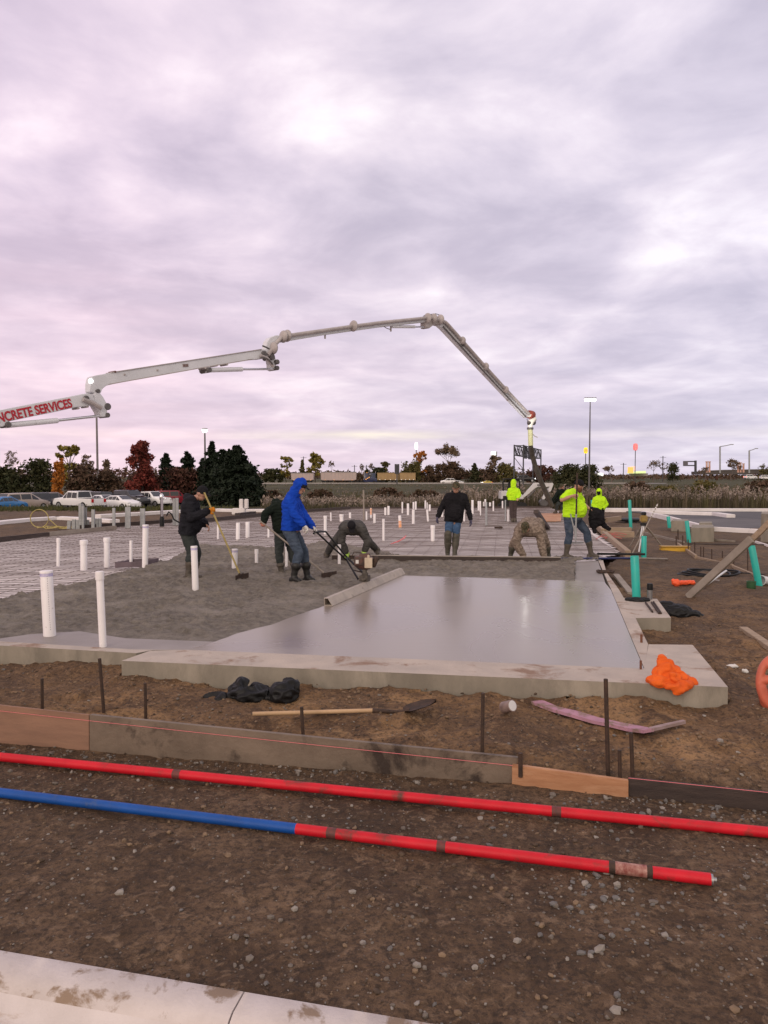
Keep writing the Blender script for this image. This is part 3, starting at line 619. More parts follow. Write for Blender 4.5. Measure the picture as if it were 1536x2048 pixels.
def person(label, Y, J, f, up, O):
    """J: joint -> (px, py, dy) or a Vector; O: outfit and shape options"""
    P = {k: (v.copy() if isinstance(v, V) else At(v[0], v[1], Y + (v[2] if len(v) > 2 else 0))) for k, v in J.items()}
    f = V(f).normalized(); up = V(up); up = (up - f * up.dot(f)).normalized(); rt = f.cross(up)
    for s in 'LR':                       # keep the limbs at human lengths
        for a, b2, lo, hi in (('sh', 'el', .26, .36), ('el', 'wr', .22, .32), ('hip', 'kn', .36, .52), ('kn', 'an', .36, .50)):
            pass
    hip = (P['hipL'] + P['hipR']) / 2; shm = (P['shL'] + P['shR']) / 2
    base = V((hip.x, hip.y, min(P['anL'].z, P['anR'].z) - .08)); base.x = (P['anL'].x + P['anR'].x) / 2; base.y = (P['anL'].y + P['anR'].y) / 2
    root = thing('person', label, 'person', base)
    k = O.get('k', 1.0); hd = P['head']; bel = O.get('belly', 0.)
    chestf = O.get('front', f)
    lat = (P['shR'] - P['shL']).normalized(); spine = (shm - hip).normalized(); cf = spine.cross(lat); cf = cf if cf.dot(chestf) > 0 else -cf
    neck0 = shm + spine * .03; neck1 = hd - up * .07 - f * .03
    toe = O.get('toe', f); toe = V((toe[0], toe[1], 0)).normalized() if Vector_len2(toe) > 1e-3 else V((0, -1, 0))
    def torso(m, t):
        for s in 'LR':
            a, b2 = P['hip' + s], P['sh' + s] + (shm - P['sh' + s]) * .33
            mid = a + (b2 - a) * .5
            m.cap(a, mid, .105 * k + t, .10 * k + t); m.cap(mid, b2 - spine * .07, .10 * k + t, .112 * k + t)
            m.cap(P['sh' + s] + (shm - P['sh' + s]) * .12, shm, .068 * k + t, .08 * k + t)
        m.cap(hip, shm - spine * .08, .115 * k + t, .12 * k + t)
        if bel: m.ell(hip + (shm - hip) * .34 + cf * .06, lat * (.17 + bel * .3), spine * (.22 + bel * .3), cf * (.12 + bel), 16, 10)
    def arms(m, t, upto=1.):
        for s in 'LR':
            a, e, w_ = P['sh' + s], P['el' + s], P['wr' + s]
            m.cap(a, e, .056 * k + t, .045 * k + t); m.cap(e, e + (w_ - e) * .35, .045 * k + t, .044 * k + t); m.cap(e + (w_ - e) * .35, e + (w_ - e) * upto, .044 * k + t, .031 * k + t)
    def legs(m, t, upto=1.):
        for s in 'LR':
            a, n_, w_ = P['hip' + s], P['kn' + s], P['an' + s]
            m.cap(a, a + (n_ - a) * .5, .092 * k + t, .078 * k + t); m.cap(a + (n_ - a) * .5, n_, .078 * k + t, .06 * k + t)
            q = n_ + (w_ - n_) * .35 - toe * .012
            m.cap(n_, q, .058 * k + t, .06 * k + t)
            if upto > .5: m.cap(q, n_ + (w_ - n_) * upto, .06 * k + t, .042 * k + t)
    def feet(m, t):
        for s in 'LR':
            a = P['an' + s]; m.cap(a - toe * .05 - Z * .045, a + toe * .13 - Z * .055, .038 + t, .035 + t); m.cap(a, a + toe * .08 - Z * .05, .04 + t, .036 + t)
    def head(m):
        m.ell(hd + up * .025, f * .098, rt * .078, up * .108, 18, 12); m.ell(hd + f * .028 - up * .062, f * .062, rt * .058, up * .062, 14, 8)
        m.cap(hd + f * .092 + up * .012, hd + f * .112 - up * .024, .010, .015, 8); m.cap(hd + f * .088 + up * .03 - rt * .03, hd + f * .088 + up * .03 + rt * .03, .012, .012, 8)
        m.cap(hd + f * .078 - up * .058 - rt * .016, hd + f * .078 - up * .058 + rt * .016, .012, .012, 8)
        for s in (-1, 1): m.ell(hd + rt * .078 * s - f * .005, f * .025, rt * .011, up * .034, 8, 6)
        m.cap(neck0, neck1, .06, .056)
    m = MB(); torso(m, 0); arms(m, 0); legs(m, 0); feet(m, 0); head(m)
    hp = O.get('palm', {}); cu = O.get('curl', {}); hdir = O.get('hdir', {})
    for s, sg in (('L', -1), ('R', 1)):
        d = V(hdir[s]) if s in hdir else (P['wr' + s] - P['el' + s]).normalized()
        hand_shapes(m, P['wr' + s], d, V(hp.get(s, (0, .2, -1))), O.get('side', {}).get(s, sg), cu.get(s, .45))
    eyes = [(hd + f * .09 + up * .012 + rt * .03 * s, .014, 1, None) for s in (-1, 1)] + [(hd + f * .088 - up * .058 + rt * a, .012, 1, None) for a in (-.014, 0, .014)]
    for s in 'LR':
        if O.get('redarm'): eyes += [(P['el' + s] + (P['wr' + s] - P['el' + s]) * a, .075, 2, None) for a in (0, .25, .5, .75)]
    remesh('body', m, [O.get('skin', m_skin), m_eye, m_skinred], root, O.get('vox', .009), 2, marks=eyes)
    # trousers
    m = MB(); hr = O.get('hipr', .112); m.cap(P['hipL'], P['hipR'], hr * k, hr * k); m.cap(hip, hip + spine * .06, hr * k, hr * k); legs(m, O.get('tleg', .018), O.get('tlen', .55))
    if bel > .1: m.ell(hip + spine * .0 + cf * .03, lat * (.16 + bel * .25), spine * .12, cf * (.11 + bel * .7), 14, 8)
    pants = remesh('trousers', m, O['pants'], root, .013, 3, .009, 9, seed=len(label))
    # boots
    bt = O.get('boottop', .38)
    for s in 'LR':
        m = MB(); a, n_ = P['an' + s], P['kn' + s]; top = n_ + (a - n_) * bt
        m.cap(top + (n_ - a).normalized() * -.02, n_ + (a - n_) * .7, O.get('bootr', .086), .062); m.cap(n_ + (a - n_) * .7, a, .062, .056)
        m.cap(a - toe * .05 - Z * .045, a + toe * .14 - Z * .052, .052, .048); m.cap(a, a + toe * .1 - Z * .045, .058, .05)
        remesh('boot', m, O['boot'], root, .013, 2, .004, 8)
    if O.get('kneepad'):
        for s in 'LR':
            m = MB(); n_ = P['kn' + s]; dn = (P['an' + s] - n_).normalized()
            m.cap(n_ - dn * .08, n_ + dn * .09, .092, .092); m.ell(n_ + toe * .05, toe * .055, lat * .075, Z * .10)
            remesh('knee_pad', m, O['kneepad'], root, .013, 2, .003)
    # top
    m = MB(); t = O.get('t', .026); torso(m, t)
    if O.get('sleeve', 1) > .9: arms(m, t * .9, O.get('cuff', .97))
    else:
        for s in 'LR': m.cap(P['sh' + s], P['sh' + s] + (P['el' + s] - P['sh' + s]) * .72, .075 * k, .078 * k)
    hem = O.get('hem', .02)
    for s in 'LR': m.cap(P['hip' + s] + spine * .12, P['hip' + s] - spine * (hem + .1), .108 * k + t * .8, .104 * k + t * .7)
    m.cap(hip + spine * .1, hip - spine * (hem + .1), .115 * k + t * .8, .11 * k + t * .7)
    if bel: m.ell(hip + (shm - hip) * .36 + cf * .07, lat * (.18 + bel * .3), spine * (.23 + bel * .25), cf * (.135 + bel), 16, 10)
    hood = O.get('hood')
    if hood == 'up':
        m.ell(hd + up * .03 - f * .02, f * .125, rt * .112, up * .145, 18, 12); m.cap(neck0 - cf * .02, hd - up * .05 - f * .04, .105, .105)
        m.ell(hd + up * .10 - f * .05, f * .08, rt * .08, up * .06)
    elif hood == 'down': m.ell(neck0 - cf * .085 + spine * .04, cf * .06, lat * .13, spine * .085); m.cap(neck0 + lat * .06, neck0 - lat * .06, .075, .075)
    else: m.cap(neck0, neck0 + (neck1 - neck0) * .35, .075, .068)
    mk = [(shm + (hip - shm) * a + cf * (.165 * sg + (bel if sg > 0 else 0)) + lat * b2, r, 1, th) for (a, b2, sg, r, th) in O.get('print', [])]
    top = remesh(O.get('topname', 'hoodie'), m, [O['top'], O.get('printm', m_print)], root, .012, 3, O.get('wr', .012), 8, marks=mk, seed=3 + len(label))
    bm = bmesh.new(); bm.from_mesh(top.data); w0 = V(root['_w']); h0 = hip - spine * hem - w0     # straight hem
    near = [fc for fc in bm.faces if (fc.calc_center_median() - h0).length < .34 and abs((fc.calc_center_median() - h0).dot(spine)) < .3]
    ge = list({e for fc in near for e in fc.edges}) + list({v for fc in near for v in fc.verts}) + near
    bmesh.ops.bisect_plane(bm, geom=ge, plane_co=h0, plane_no=-spine)
    dl = [fc for fc in bm.faces if (fc.calc_center_median() - h0).dot(spine) < 0 and (fc.calc_center_median() - h0).length < .34]
    bmesh.ops.delete(bm, geom=dl, context='FACES'); bm.to_mesh(top.data); bm.free()
    if hood == 'up':   # carve the face opening: remove hood faces in front of the face
        bm = bmesh.new(); bm.from_mesh(top.data); w0 = V(root['_w']); fo = O.get('open', .085)
        dl = [fc for fc in bm.faces if (lambda q: q.dot(f) > .052 and abs(q.dot(rt)) < fo and -.10 < q.dot(up) < .085)(fc.calc_center_median() + w0 - hd)]
        bmesh.ops.delete(bm, geom=dl, context='FACES'); bm.to_mesh(top.data); bm.free()
    if O.get('vest'):
        pass
    # gloves
    for s, sg in (('L', -1), ('R', 1)):
        gm = O.get('glove', {}).get(s)
        if gm is None: continue
        m = MB(); d = V(hdir[s]) if s in hdir else (P['wr' + s] - P['el' + s]).normalized()
        hand_shapes(m, P['wr' + s], d, V(hp.get(s, (0, .2, -1))), O.get('side', {}).get(s, sg), cu.get(s, .45), .004, 1.14)
        m.cap(P['wr' + s] - d * .07, P['wr' + s], .04, .036)
        remesh('glove', m, gm, root, .0075, 2)
    cp = O.get('cap')
    if cp:
        m = MB(); m.ell(hd + up * .062 - f * .004, f * .112, rt * .094, up * .098, 18, 10)
        m.prism([hd + f * .07 + rt * .075 + up * .055, hd + f * .175 + rt * .055 + up * .035, hd + f * .19 + up * .035, hd + f * .175 - rt * .055 + up * .035, hd + f * .07 - rt * .075 + up * .055], up * .014)
        q = MB(); q.v, q.f, q.m = m.v, m.f, m.m
        remesh('cap', q, [cp, m_print], root, .01, 2, marks=[(hd + f * .08 + up * .12, .055, 1, .15)] if O.get('caplogo') else None)
    if O.get('hair'):
        m = MB(); m.ell(hd + up * .045 - f * .022, f * .098, rt * .088, up * .10); remesh('hair', m, O['hair'], root, .011, 1, .006, 30)
    if O.get('beard'):
        m = MB(); m.ell(hd + f * .04 - up * .075, f * .07, rt * .066, up * .06); m.ell(hd + f * .05 - up * .11, f * .05, rt * .045, up * .05); remesh('beard', m, O['beard'], root, .01, 1, .006, 30)
    return root, P
def Vector_len2(a): return a[0] * a[0] + a[1] * a[1]
# -- raker in the black jacket, left
YA = 13.85
rakA0, rakA1 = At(408.5, 985, YA - .27), G(484, 1158, .02)
def online(a, b, px):      # point of the segment a-b seen at column px
    lo, hi = 0., 1.
    for _ in range(40):
        m_ = (lo + hi) / 2; p = a + (b - a) * m_; q = p - V((0, 0, CAMH)); c = 768 + F * q.x / q.dot(CF)
        if c < px: lo = m_
        else: hi = m_
    return a + (b - a) * lo
hA = online(rakA0, rakA1, 424)
person('person in a black jacket pushing a yellow handled concrete rake, left of the others', YA, dict(
    head=(403, 988, 0), shR=(380, 1004, -.17), shL=(384, 1003, .17), elR=(383, 1036, -.24), elL=(399, 1035, .2), wrR=hA - V((.075, .0, .012)), wrL=(411, 1048, .08),
    hipR=(373, 1066, -.09), hipL=(378, 1066, .09), knR=(383, 1105, -.1), knL=(394, 1106, .12), anR=(376, 1151, -.1), anL=(388, 1150, .12)),
    (.86, -.3, -.42), (.3, 0, 1), dict(top=c_navyblack, topname='jacket', pants=c_charcoal, boot=c_boot, hood='down', cap=c_black, belly=.05, k=1.06, wr=.014, t=.036,
    glove={'R': g_orange}, palm={'R': (0, -1, 0), 'L': (.3, -.4, -1)}, hdir={'R': (1, .05, .25), 'L': (.75, -.2, -.75)}, curl={'R': 1.05, 'L': .7}, toe=(1, -.25), printm=m_printred,
    print=[(.22, -.05, -1, .10, .1), (.36, 0, -1, .09, .15)], boottop=.42))
def rake(label, a, b, hm, side):
    t = thing('concrete_rake', label, 'rake', b)
    q = MB(); d = (b - a).normalized(); q.tube([a, a + (b - a) * .93], .0165, 10); q.build('handle', hm, t, True)
    q = MB(); q.tube([a + (b - a) * .92, b - d * .05], .013, 8); sd_ = V(side).normalized(); n_ = sd_.cross(Z)
    q.tube([b - d * .05 - sd_ * .1 + Z * .05, b - d * .09, b - d * .05 + sd_ * .1 + Z * .05], .008, 6); q.build('socket', m_rust, t, True)
    q = MB(); q.prism([b - sd_ * .23 + Z * .09, b + sd_ * .23 + Z * .09, b + sd_ * .23 - Z * .02, b - sd_ * .23 - Z * .02], n_ * .006); q.build('blade', m_rust, t)
    return t
rake('concrete rake with a yellow handle held by the person in the black jacket', rakA0, rakA1, m_handley, (.35, .94, .0))
# -- blue hoodie with the power screed
YB = 13.4
bar0 = At(626, 1066, YB - .25); 
person('person in a bright blue hoodie with the hood up steering the power screed', YB, dict(
    head=(600, 975, 0), shR=(578, 1002, -.17), shL=(590, 1001, .17), elR=(590, 1031, -.24), elL=(609, 1032, .12), wrR=(607, 1050, -.26), wrL=(625, 1053, .0),
    hipR=(578, 1062, -.09), hipL=(586, 1062, .10), knR=(598, 1106, -.1), knL=(608, 1104, .12), anR=(587, 1155, -.1), anL=(615, 1154, .12)),
    (.80, -.32, -.42), (.35, 0, 1), dict(top=c_blue, pants=c_jeandk, boot=c_bootblk, hood='up', cap=c_black, wr=.014, hem=-.02, t=.028, k=1.03, belly=.02,
    glove={'R': g_white, 'L': g_white}, palm={'R': (.2, -.5, -1), 'L': (.2, -.3, -1)}, hdir={'R': (.62, -.1, -.75), 'L': (.65, -.1, -.7)}, curl={'R': .85, 'L': .85}, toe=(.75, -.6),
    print=[(.28, .0, -1, .09, .22), (.42, .0, -1, .07, .25)], boottop=.50, bootr=.095, tlen=.45))
# -- dark clothed raker behind
YC = 14.7
rkC0, rkC1 = At(519, 1041, YC - .34), G(658, 1154, .03)
hC = online(rkC0, rkC1, 527)
person('person in dark green and black bent over a rake, half hidden behind the blue hoodie', YC, dict(
    head=(588, 1006, .1), shR=(550, 1013, -.17), shL=(570, 1010, .17), elR=(531, 1027, -.28), elL=(586, 1048, .1), wrR=hC + V((.0, .06, .03)), wrL=(592, 1094, -.25),
    hipR=(560, 1062, -.09), hipL=(573, 1062, .10), knR=(558, 1107, -.1), knL=(584, 1104, .1), anR=(563, 1144, -.08), anL=(590, 1142, .1)),
    (.75, -.2, -.6), (.6, 0, .8), dict(top=c_green, topname='jacket', pants=c_charcoal, boot=c_boot, hood='down', cap=c_black, wr=.012, t=.03, belly=.02,
    palm={'R': (0, -1, .2), 'L': (0, -1, 0)}, hdir={'R': (-.1, -.6, -.7)}, curl={'R': 1.0, 'L': 1.0}, skin=m_skinred, toe=(.6, -.8), boottop=.6))
rake('long concrete rake reaching past the legs of the blue hoodie to the wet heap', rkC0, rkC1, m_woodgrey, (.55, .83, 0))
# -- grey coverall, bent over the screed board
YD = 16.75
person('person in grey coveralls and lime gloves bent double over the screed board', YD, dict(
    head=(703, 1054, -.36), shR=(685, 1057, -.2), shL=(725, 1058, -.2), elR=(683, 1085, -.26), elL=(736, 1084, -.26), wrR=(692, 1103, -.22), wrL=(730, 1100, -.22),
    hipR=(695, 1053, .32), hipL=(716, 1053, .32), knR=(665, 1088, .2), knL=(741, 1087, .25), anR=(652, 1112, .35), anL=(755, 1101, .5)),
    (.1, -.62, -.78), (.05, -.78, .62), dict(top=c_grey, topname='coverall_top', pants=c_grey, boot=c_boot, cap=c_black, caplogo=1, wr=.014, t=.035, k=1.06, front=(0, -.3, -1),
    glove={'R': g_lime, 'L': g_lime}, palm={'R': (0, .3, -1), 'L': (0, .3, -1)}, hdir={'R': (.25, -.15, -1), 'L': (-.2, -.15, -1)}, curl={'R': .9, 'L': .9}, toe=(0, -1), tlen=.85, boottop=.8))
# -- man in the camo cap
YE = 17.9
person('person in a black hoodie, blue jeans and camouflage cap walking toward the camera', YE, dict(
    head=(912, 976, -.05), shR=(896, 993, 0), shL=(928, 993, 0), elR=(883, 1015, .03), elL=(936, 1016, .02), wrR=(876, 1033, -.05), wrL=(941, 1038, -.06),
    hipR=(899, 1042, 0), hipL=(914, 1042, 0), knR=(896, 1074, -.08), knL=(912, 1074, -.02), anR=(895, 1109, .05), anL=(909, 1111, -.12)),
    (-.22, -.95, -.25), (0, -.2, 1), dict(top=c_black, pants=c_jean, boot=c_bootolive, hood='down', cap=c_cap, wr=.012, t=.024, k=1.02, belly=.03, kneepad=c_bootolive,
    glove={'R': g_purple, 'L': g_purple}, palm={'R': (1, 0, 0), 'L': (-1, 0, 0)}, curl={'R': .7, 'L': .55}, toe=(-.1, -1), side={'L': 1, 'R': -1}, print=[(.24, -.085, 1, .05, .0)], boottop=.3, bootr=.092, tleg=.012))
# -- tan camouflage, bent over
YF = 16.95
person('person in tan camouflage bent double over the right end of the screed board', YF, dict(
    head=(1050, 1056, -.42), shR=(1037, 1061, -.2), shL=(1079, 1062, -.2), elR=(1033, 1088, -.26), elL=(1083, 1089, -.26), wrR=(1046, 1110, -.3), wrL=(1088, 1112, -.3),
    hipR=(1054, 1048, .3), hipL=(1076, 1048, .3), knR=(1027, 1085, .15), knL=(1092, 1085, .15), anR=(1021, 1111, .28), anL=(1097, 1111, .25)),
    (-.25, -.66, -.72), (-.1, -.72, .66), dict(top=c_camo, topname='jacket', pants=c_camo, boot=c_bootolive, cap=c_cap, wr=.015, t=.042, k=1.1, front=(0, -.3, -1),
    glove={'R': g_black, 'L': g_black}, palm={'R': (0, .3, -1), 'L': (0, .3, -1)}, hdir={'R': (.3, -.1, -1), 'L': (0, -.1, -1)}, curl={'R': .85, 'L': .85}, toe=(0, -1), boottop=.35, bootr=.09))
# -- lime T-shirt
YG = 17.5
poleG0, poleG1 = At(1154.5, 946, YG - .42), At(1151, 1080, YG - .42)
hG = At(1153.4, 992, YG - .42)
handG = At(1178, 1017, YG + .02)
person('big red bearded person in a lime T-shirt and jeans gripping an upright tool', YG, dict(
    head=(1157, 972, 0), shR=(1137, 988, -.17), shL=(1154, 987, .17), elR=(1124, 1000, -.32), elL=(1166, 1008, .16), wrR=hG - V((.09, -.03, -.0)), wrL=handG,
    hipR=(1138, 1036, -.09), hipL=(1150, 1036, .10), knR=(1139, 1072, -.12), knL=(1174, 1065, .1), anR=(1132, 1110, -.1), anL=(1182, 1108, .1)),
    (.9, -.3, -.3), (.2, 0, 1), dict(top=c_hiviz, topname='t_shirt', pants=c_jeandk, boot=c_boot, sleeve=0, belly=.14, k=1.12, wr=.011, hem=-.03, t=.03, cap=c_black, beard=m_beard, redarm=1,
    palm={'R': (0, -1, 0), 'L': (0, -.2, -1)}, hdir={'R': (1, -.2, .1), 'L': (.8, 0, -.5)}, curl={'R': 1.05, 'L': 1.0}, toe=(.9, -.4), boottop=.42, bootr=.085))
q = thing('hand_tamper', 'upright long handled tamper with a flat bar foot held by the lime T-shirt person', 'tool', poleG1)
m = MB(); m.tube([poleG0, At(1152.5, 1028, YG - .42)], .02, 10); m.build('handle', m_rust, q, True)
m = MB(); m.tube([At(1152.5, 1028, YG - .42), poleG1], .021, 8); m.tube([At(1141, 1028, YG - .42), At(1150, 1066, YG - .42)], .016, 8); m.build('shaft', m_galv, q, True)
m = MB(); pb = G(1152, 1088, -.07); m.beam(pb + V((-.2, 0, .04)), pb + V((.22, .05, .04)), .08, .05); m.tube([poleG1, pb + Z * .06], .018, 8); m.build('foot', m_steel, q)
# the black jacket he holds by its collar
jk = thing('black_jacket', 'black jacket dangling by its collar from the hand of the lime T-shirt person', 'jacket', handG - Z * .55)
m = MB(); h = handG + V((.06, 0, -.02)); sp_ = 1 / 1500 * YG
m.cap(h, h + V((.10, 0, -.10)), .05, .13); m.cap(h + V((.10, 0, -.10)), h + V((.17, .02, -.24)), .14, .15); m.cap(h + V((.02, -.02, -.14)), h + V((.06, -.02, -.34)), .09, .10); m.cap(h + V((.2, .02, -.1)), h + V((.24, .02, -.25)), .07, .08)
remesh('jacket_body', m, c_black, jk, .014, 2, .022, 9)
for a, b2, c2 in ((V((.02, -.03, -.3)), V((.05, -.03, -.42)), V((.07, -.04, -.52))), (V((.2, 0, -.26)), V((.3, 0, -.38)), V((.42, 0, -.46)))):
    m = MB(); m.cap(h + a, h + b2, .075, .055); m.cap(h + b2, h + c2, .055, .042); remesh('sleeve', m, c_black, jk, .013, 2, .012, 12)
# -- far people
YH = 31.8
person('person in a lime hooded jacket seen from behind in front of the small white excavator', YH, dict(
    head=(1027.5, 967, 0), shR=(1035, 981, -.03), shL=(1020, 981, .0), elR=(1038, 990, -.1), elL=(1016.5, 990, .05), wrR=(1036, 995.5, -.25), wrL=(1022, 995, .25),
    hipR=(1030, 999, 0), hipL=(1023, 999, 0), knR=(1029.5, 1021, 0), knL=(1023.5, 1021, 0), anR=(1030, 1041, 0), anL=(1024, 1041, 0)),
    (.45, .85, -.15), (0, 0, 1), dict(top=c_hiviz, topname='hooded_jacket', pants=c_brownpant, boot=c_boot, hood='up', wr=.018, t=.042, k=1.03, vox=.012, front=(.4, .9, 0), tlen=.95, boottop=.85))
YI = 32.5
person('person in a lime hooded jacket and black trousers standing with hands in pockets', YI, dict(
    head=(1198, 985, -.05), shR=(1190.5, 998, 0), shL=(1207, 998, 0), elR=(1186.5, 1010, .05), elL=(1213, 1009, .05), wrR=(1192, 1016, -.1), wrL=(1207, 1015, -.1),
    hipR=(1196.5, 1018, 0), hipL=(1204.5, 1018, 0), knR=(1196, 1036, 0), knL=(1204, 1036, 0), anR=(1196, 1052, 0), anL=(1204.5, 1052, 0)),
    (-.5, -.8, -.3), (0, 0, 1), dict(top=c_hiviz, topname='hooded_jacket', pants=c_black, boot=c_bootblk, hood='up', wr=.018, t=.042, k=1.0, vox=.012, tlen=.95, boottop=.85, skin=c_black))
YJ = 38.
person('person in dark clothes and a grey cap guiding the pump hose, behind the lime T-shirt', YJ, dict(
    head=(1124, 974, 0), shR=(1116, 984, -.12), shL=(1127, 983, .1), elR=(1110, 994, -.2), elL=(1119, 995, .1), wrR=(1104, 1002, -.25), wrL=(1107, 1006, .0),
    hipR=(1120, 1003, 0), hipL=(1126, 1003, .1), knR=(1114, 1011, -.1), knL=(1124, 1013, .1), anR=(1112, 1023, -.05), anL=(1123, 1023, .1)),
    (-.8, -.4, -.45), (0, 0, 1), dict(top=c_green, pants=c_charcoal, boot=c_boot, hood='down', cap=c_cap, wr=.012, t=.036, vox=.012, tlen=.9, boottop=.7))
# ------------------------------------------------------------------ power screed and boards
ps = thing('power_screed', 'petrol power screed with black handlebars and a long angled blade on the fresh concrete', 'power screed', G(731, 1168, 0))
b0, b1 = G(655, 1212, .0), G(803, 1148, .0); bd_ = (b1 - b0).normalized(); bn = V((bd_.y, -bd_.x, 0))
m = MB()
for s in (0,):
    top = .115
    m.prism([b0 + bn * .0 + Z * top, b0 - bn * .055 + Z * top, b0 - bn * .055 + Z * (top - .008), b0 + Z * (top - .008)], b1 - b0)
    m.prism([b0 + Z * top, b0 + bn * .006 + Z * top, b0 + bn * .081 + Z * .004, b0 + bn * .075 + Z * .004], b1 - b0)
    m.prism([b0 - bn * .052 + Z * (top - .008), b0 - bn * .046 + Z * (top - .008), b0 - bn * .046 + Z * .004, b0 - bn * .052 + Z * .004], b1 - b0)
    m.prism([b0 - bn * .046 + Z * .012, b0 + bn * .07 + Z * .012, b0 + bn * .07 + Z * .004, b0 - bn * .046 + Z * .004], b1 - b0)
m_alu = M('muddy_aluminium', (.42, .36, .31), (.32, .275, .24), 5, .55, .2, 40, c3=(.18, .15, .125), r3=(.56, .7), s3=4)
m.build('blade', m_alu, ps)
gb = G(733, 1176, 0) + Z * .115 - bn * .03
m = MB(); m.box(gb + Z * .05, (.17, .15, .10), Matrix.Rotation(math.atan2(bd_.y, bd_.x), 3, 'Z')); m.box(gb + Z * .115, (.11, .11, .05)); m.cap(gb + Z * .04 - bd_ * .12, gb + Z * .04 + bd_ * .12, .035, .035); m.cap(gb + V((0, -.06, .06)), gb + V((0, -.10, .05)), .03, .03)
m.build('gearbox', M('muddy_casting', (.10, .085, .07), (.06, .05, .045), 14, .7), ps, bev=.012)
ec = At(729, 1124, gb.y + .02)
m = MB(); m.lathe([(.035, 0), (.04, .06), (.05, .12), (.075, .17)], gb + Z * .13, (ec - gb - Z * .13).normalized(), 14); m.build('drive_neck', M('grey_casting', (.12, .105, .09), (.08, .07, .06), 10, .6), ps, True)
m = MB(); m.ell(ec, X * .175, Yv * .12, Z * .135, 20, 12); m.cap(ec + V((-.06, -.06, .12)), ec + V((.07, -.02, .13)), .03, .03); m.box(ec + V((-.1, -.05, .03)), (.14, .16, .15))
remesh('engine_cover', m, M('engine_red_brown', (.11, .05, .04), (.06, .045, .04), 14, .6), ps, .012, 2, .004, 14)
m = MB(); m.box(ec + V((.07, -.125, .0)), (.13, .07, .17)); m.cap(ec + V((.07, -.13, .09)), ec + V((.07, -.13, .115)), .022, .022); m.build('fuel_tank', M('cream_tank', (.55, .46, .36), (.45, .37, .28), 9, .5), ps, True, bev=.03)
m = MB(); m.box(ec + V((-.12, -.135, .02)), (.05, .01, .06)); m.build('maker_plate', m_print, ps)
m = MB(); m.cap(ec + V((.16, -.05, -.05)), ec + V((.2, -.02, .06)), .04, .045); m.build('muffler', m_rust, ps, True)
g0, g1 = At(633, 1064, YB - .28), At(651, 1063, YB + .12)
fr = At(716, 1158, gb.y - .05)
m = MB(); lo0, lo1 = At(694, 1121, YB - .1), At(694, 1115, YB + .2)
m.tube([At(627, 1067, YB - .38), g0, lo0 + (g0 - lo0) * .0, fr], .017, 8); m.tube([At(627, 1062, YB + .06), g1, lo1, gb + Z * .12], .017, 8); m.tube([g0, g1], .016, 8); m.tube([lo0, lo1], .013, 8)
m.build('handlebar', m_black, ps, True)
m = MB(); m.tube([lo0, At(706, 1140, YB - .1), gb + Z * .14], .012, 6); m.tube([lo1, At(712, 1118, YB + .1), ec + V((-.1, 0, .1))], .01, 6); m.tube([At(700, 1120, YB), At(708, 1104, YB), At(722, 1106, YB), ec + Z * .12], .008, 6); m.build('throttle_cable', m_rust, ps, True)
def plank(name, label, cat, a, b, w, h, mat, up=None, bev=.004, group=None):
    m = MB(); m.beam(a, b, w, h, up); return tag(m.build(name, mat, bev=bev), label, cat, group)
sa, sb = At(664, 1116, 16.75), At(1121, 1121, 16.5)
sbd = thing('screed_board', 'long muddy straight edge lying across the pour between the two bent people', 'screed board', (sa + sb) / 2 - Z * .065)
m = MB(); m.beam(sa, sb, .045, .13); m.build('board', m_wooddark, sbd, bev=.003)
m = MB(); m.beam(sa + Z * .072, sb + Z * .072, .06, .014); m.build('lit_muddy_top', m_concface if False else M('lit_mud_tone', (.46, .40, .36), (.34, .30, .27), 6, .7), sbd)  # muddy top strip, coloured pale to paint in the light on it
# ------------------------------------------------------------------ pipes standing in the slab
def pipe(top, bot, wpx, label, z=-.09, cap=None, mat=None, band=None, name='pvc_pipe', grp='white pipe stubs standing in the slab', dy=0):
    b = G(bot[0], bot[1], z); tp = At(top[0], top[1], b.y + dy); r = max(wpx / 2 / F * b.y, .012)
    t = thing(name, label, 'pipe', b, grp); d = (tp - b).normalized(); L = (tp - b).length
    m = MB(); m.lathe([(r, -.06), (r, L - .004), (r * .97, L), (r * .88, L), (r * .86, L - .05)], b, d, 18); m.build('tube', mat or m_pvc, t, True)
    if cap == 'cap':
        m = MB(); m.lathe([(r * 1.18, L - .085), (r * 1.18, L - .01), (r * 1.1, L + .008), (.0, L + .010)], b, d, 18); m.build('end_cap', mat or m_pvc, t, True)
    elif cap == 'primer':
        m = MB(); m.lathe([(r * 1.02, L - .05), (r * 1.03, L - .012), (r * 1.02, L - .012), (r * .98, L - .011)], b, d, 18); m.build('primer_band', m_pvccap, t, True)
        m = MB(); m.lathe([(r * 1.05, L - .012), (r * 1.05, L + .012), (r, L + .016), (0, L + .016)], b, d, 18); m.build('end_cap', m_pvc, t, True)
    if band:
        m = MB(); m.lathe([(r * 1.02, L * band[0]), (r * 1.02, L * band[1])], b, d, 18); m.build('painted_band', m_pvcorange, t, True)
    return t
p = pipe((92.5, 1144), (99.5, 1271), 24, 'thickest white pipe, with a purple primed cap, at the left front edge of the slab', .0, 'primer')
m = MB(); b = G(99.5, 1271); 
for i in range(24):
    q0 = At(92.6 + 7 * (i / 24) + 1.5, 1152 + i * 4.6, b.y - .112); m.beam(q0, q0 - Z * .014, .006, .003, up=Yv)
pm = m.build('printed_line', M('grey_print', (.35, .33, .36), None), p)
pipe((199, 1144), (206, 1293), 14.5, 'tall capped white pipe rising from the front wall of the slab at left', .0, 'cap')
pipe((388, 1094), (391, 1179), 13, 'mud speckled white pipe in front of the person in the black jacket', .02, 'primer')
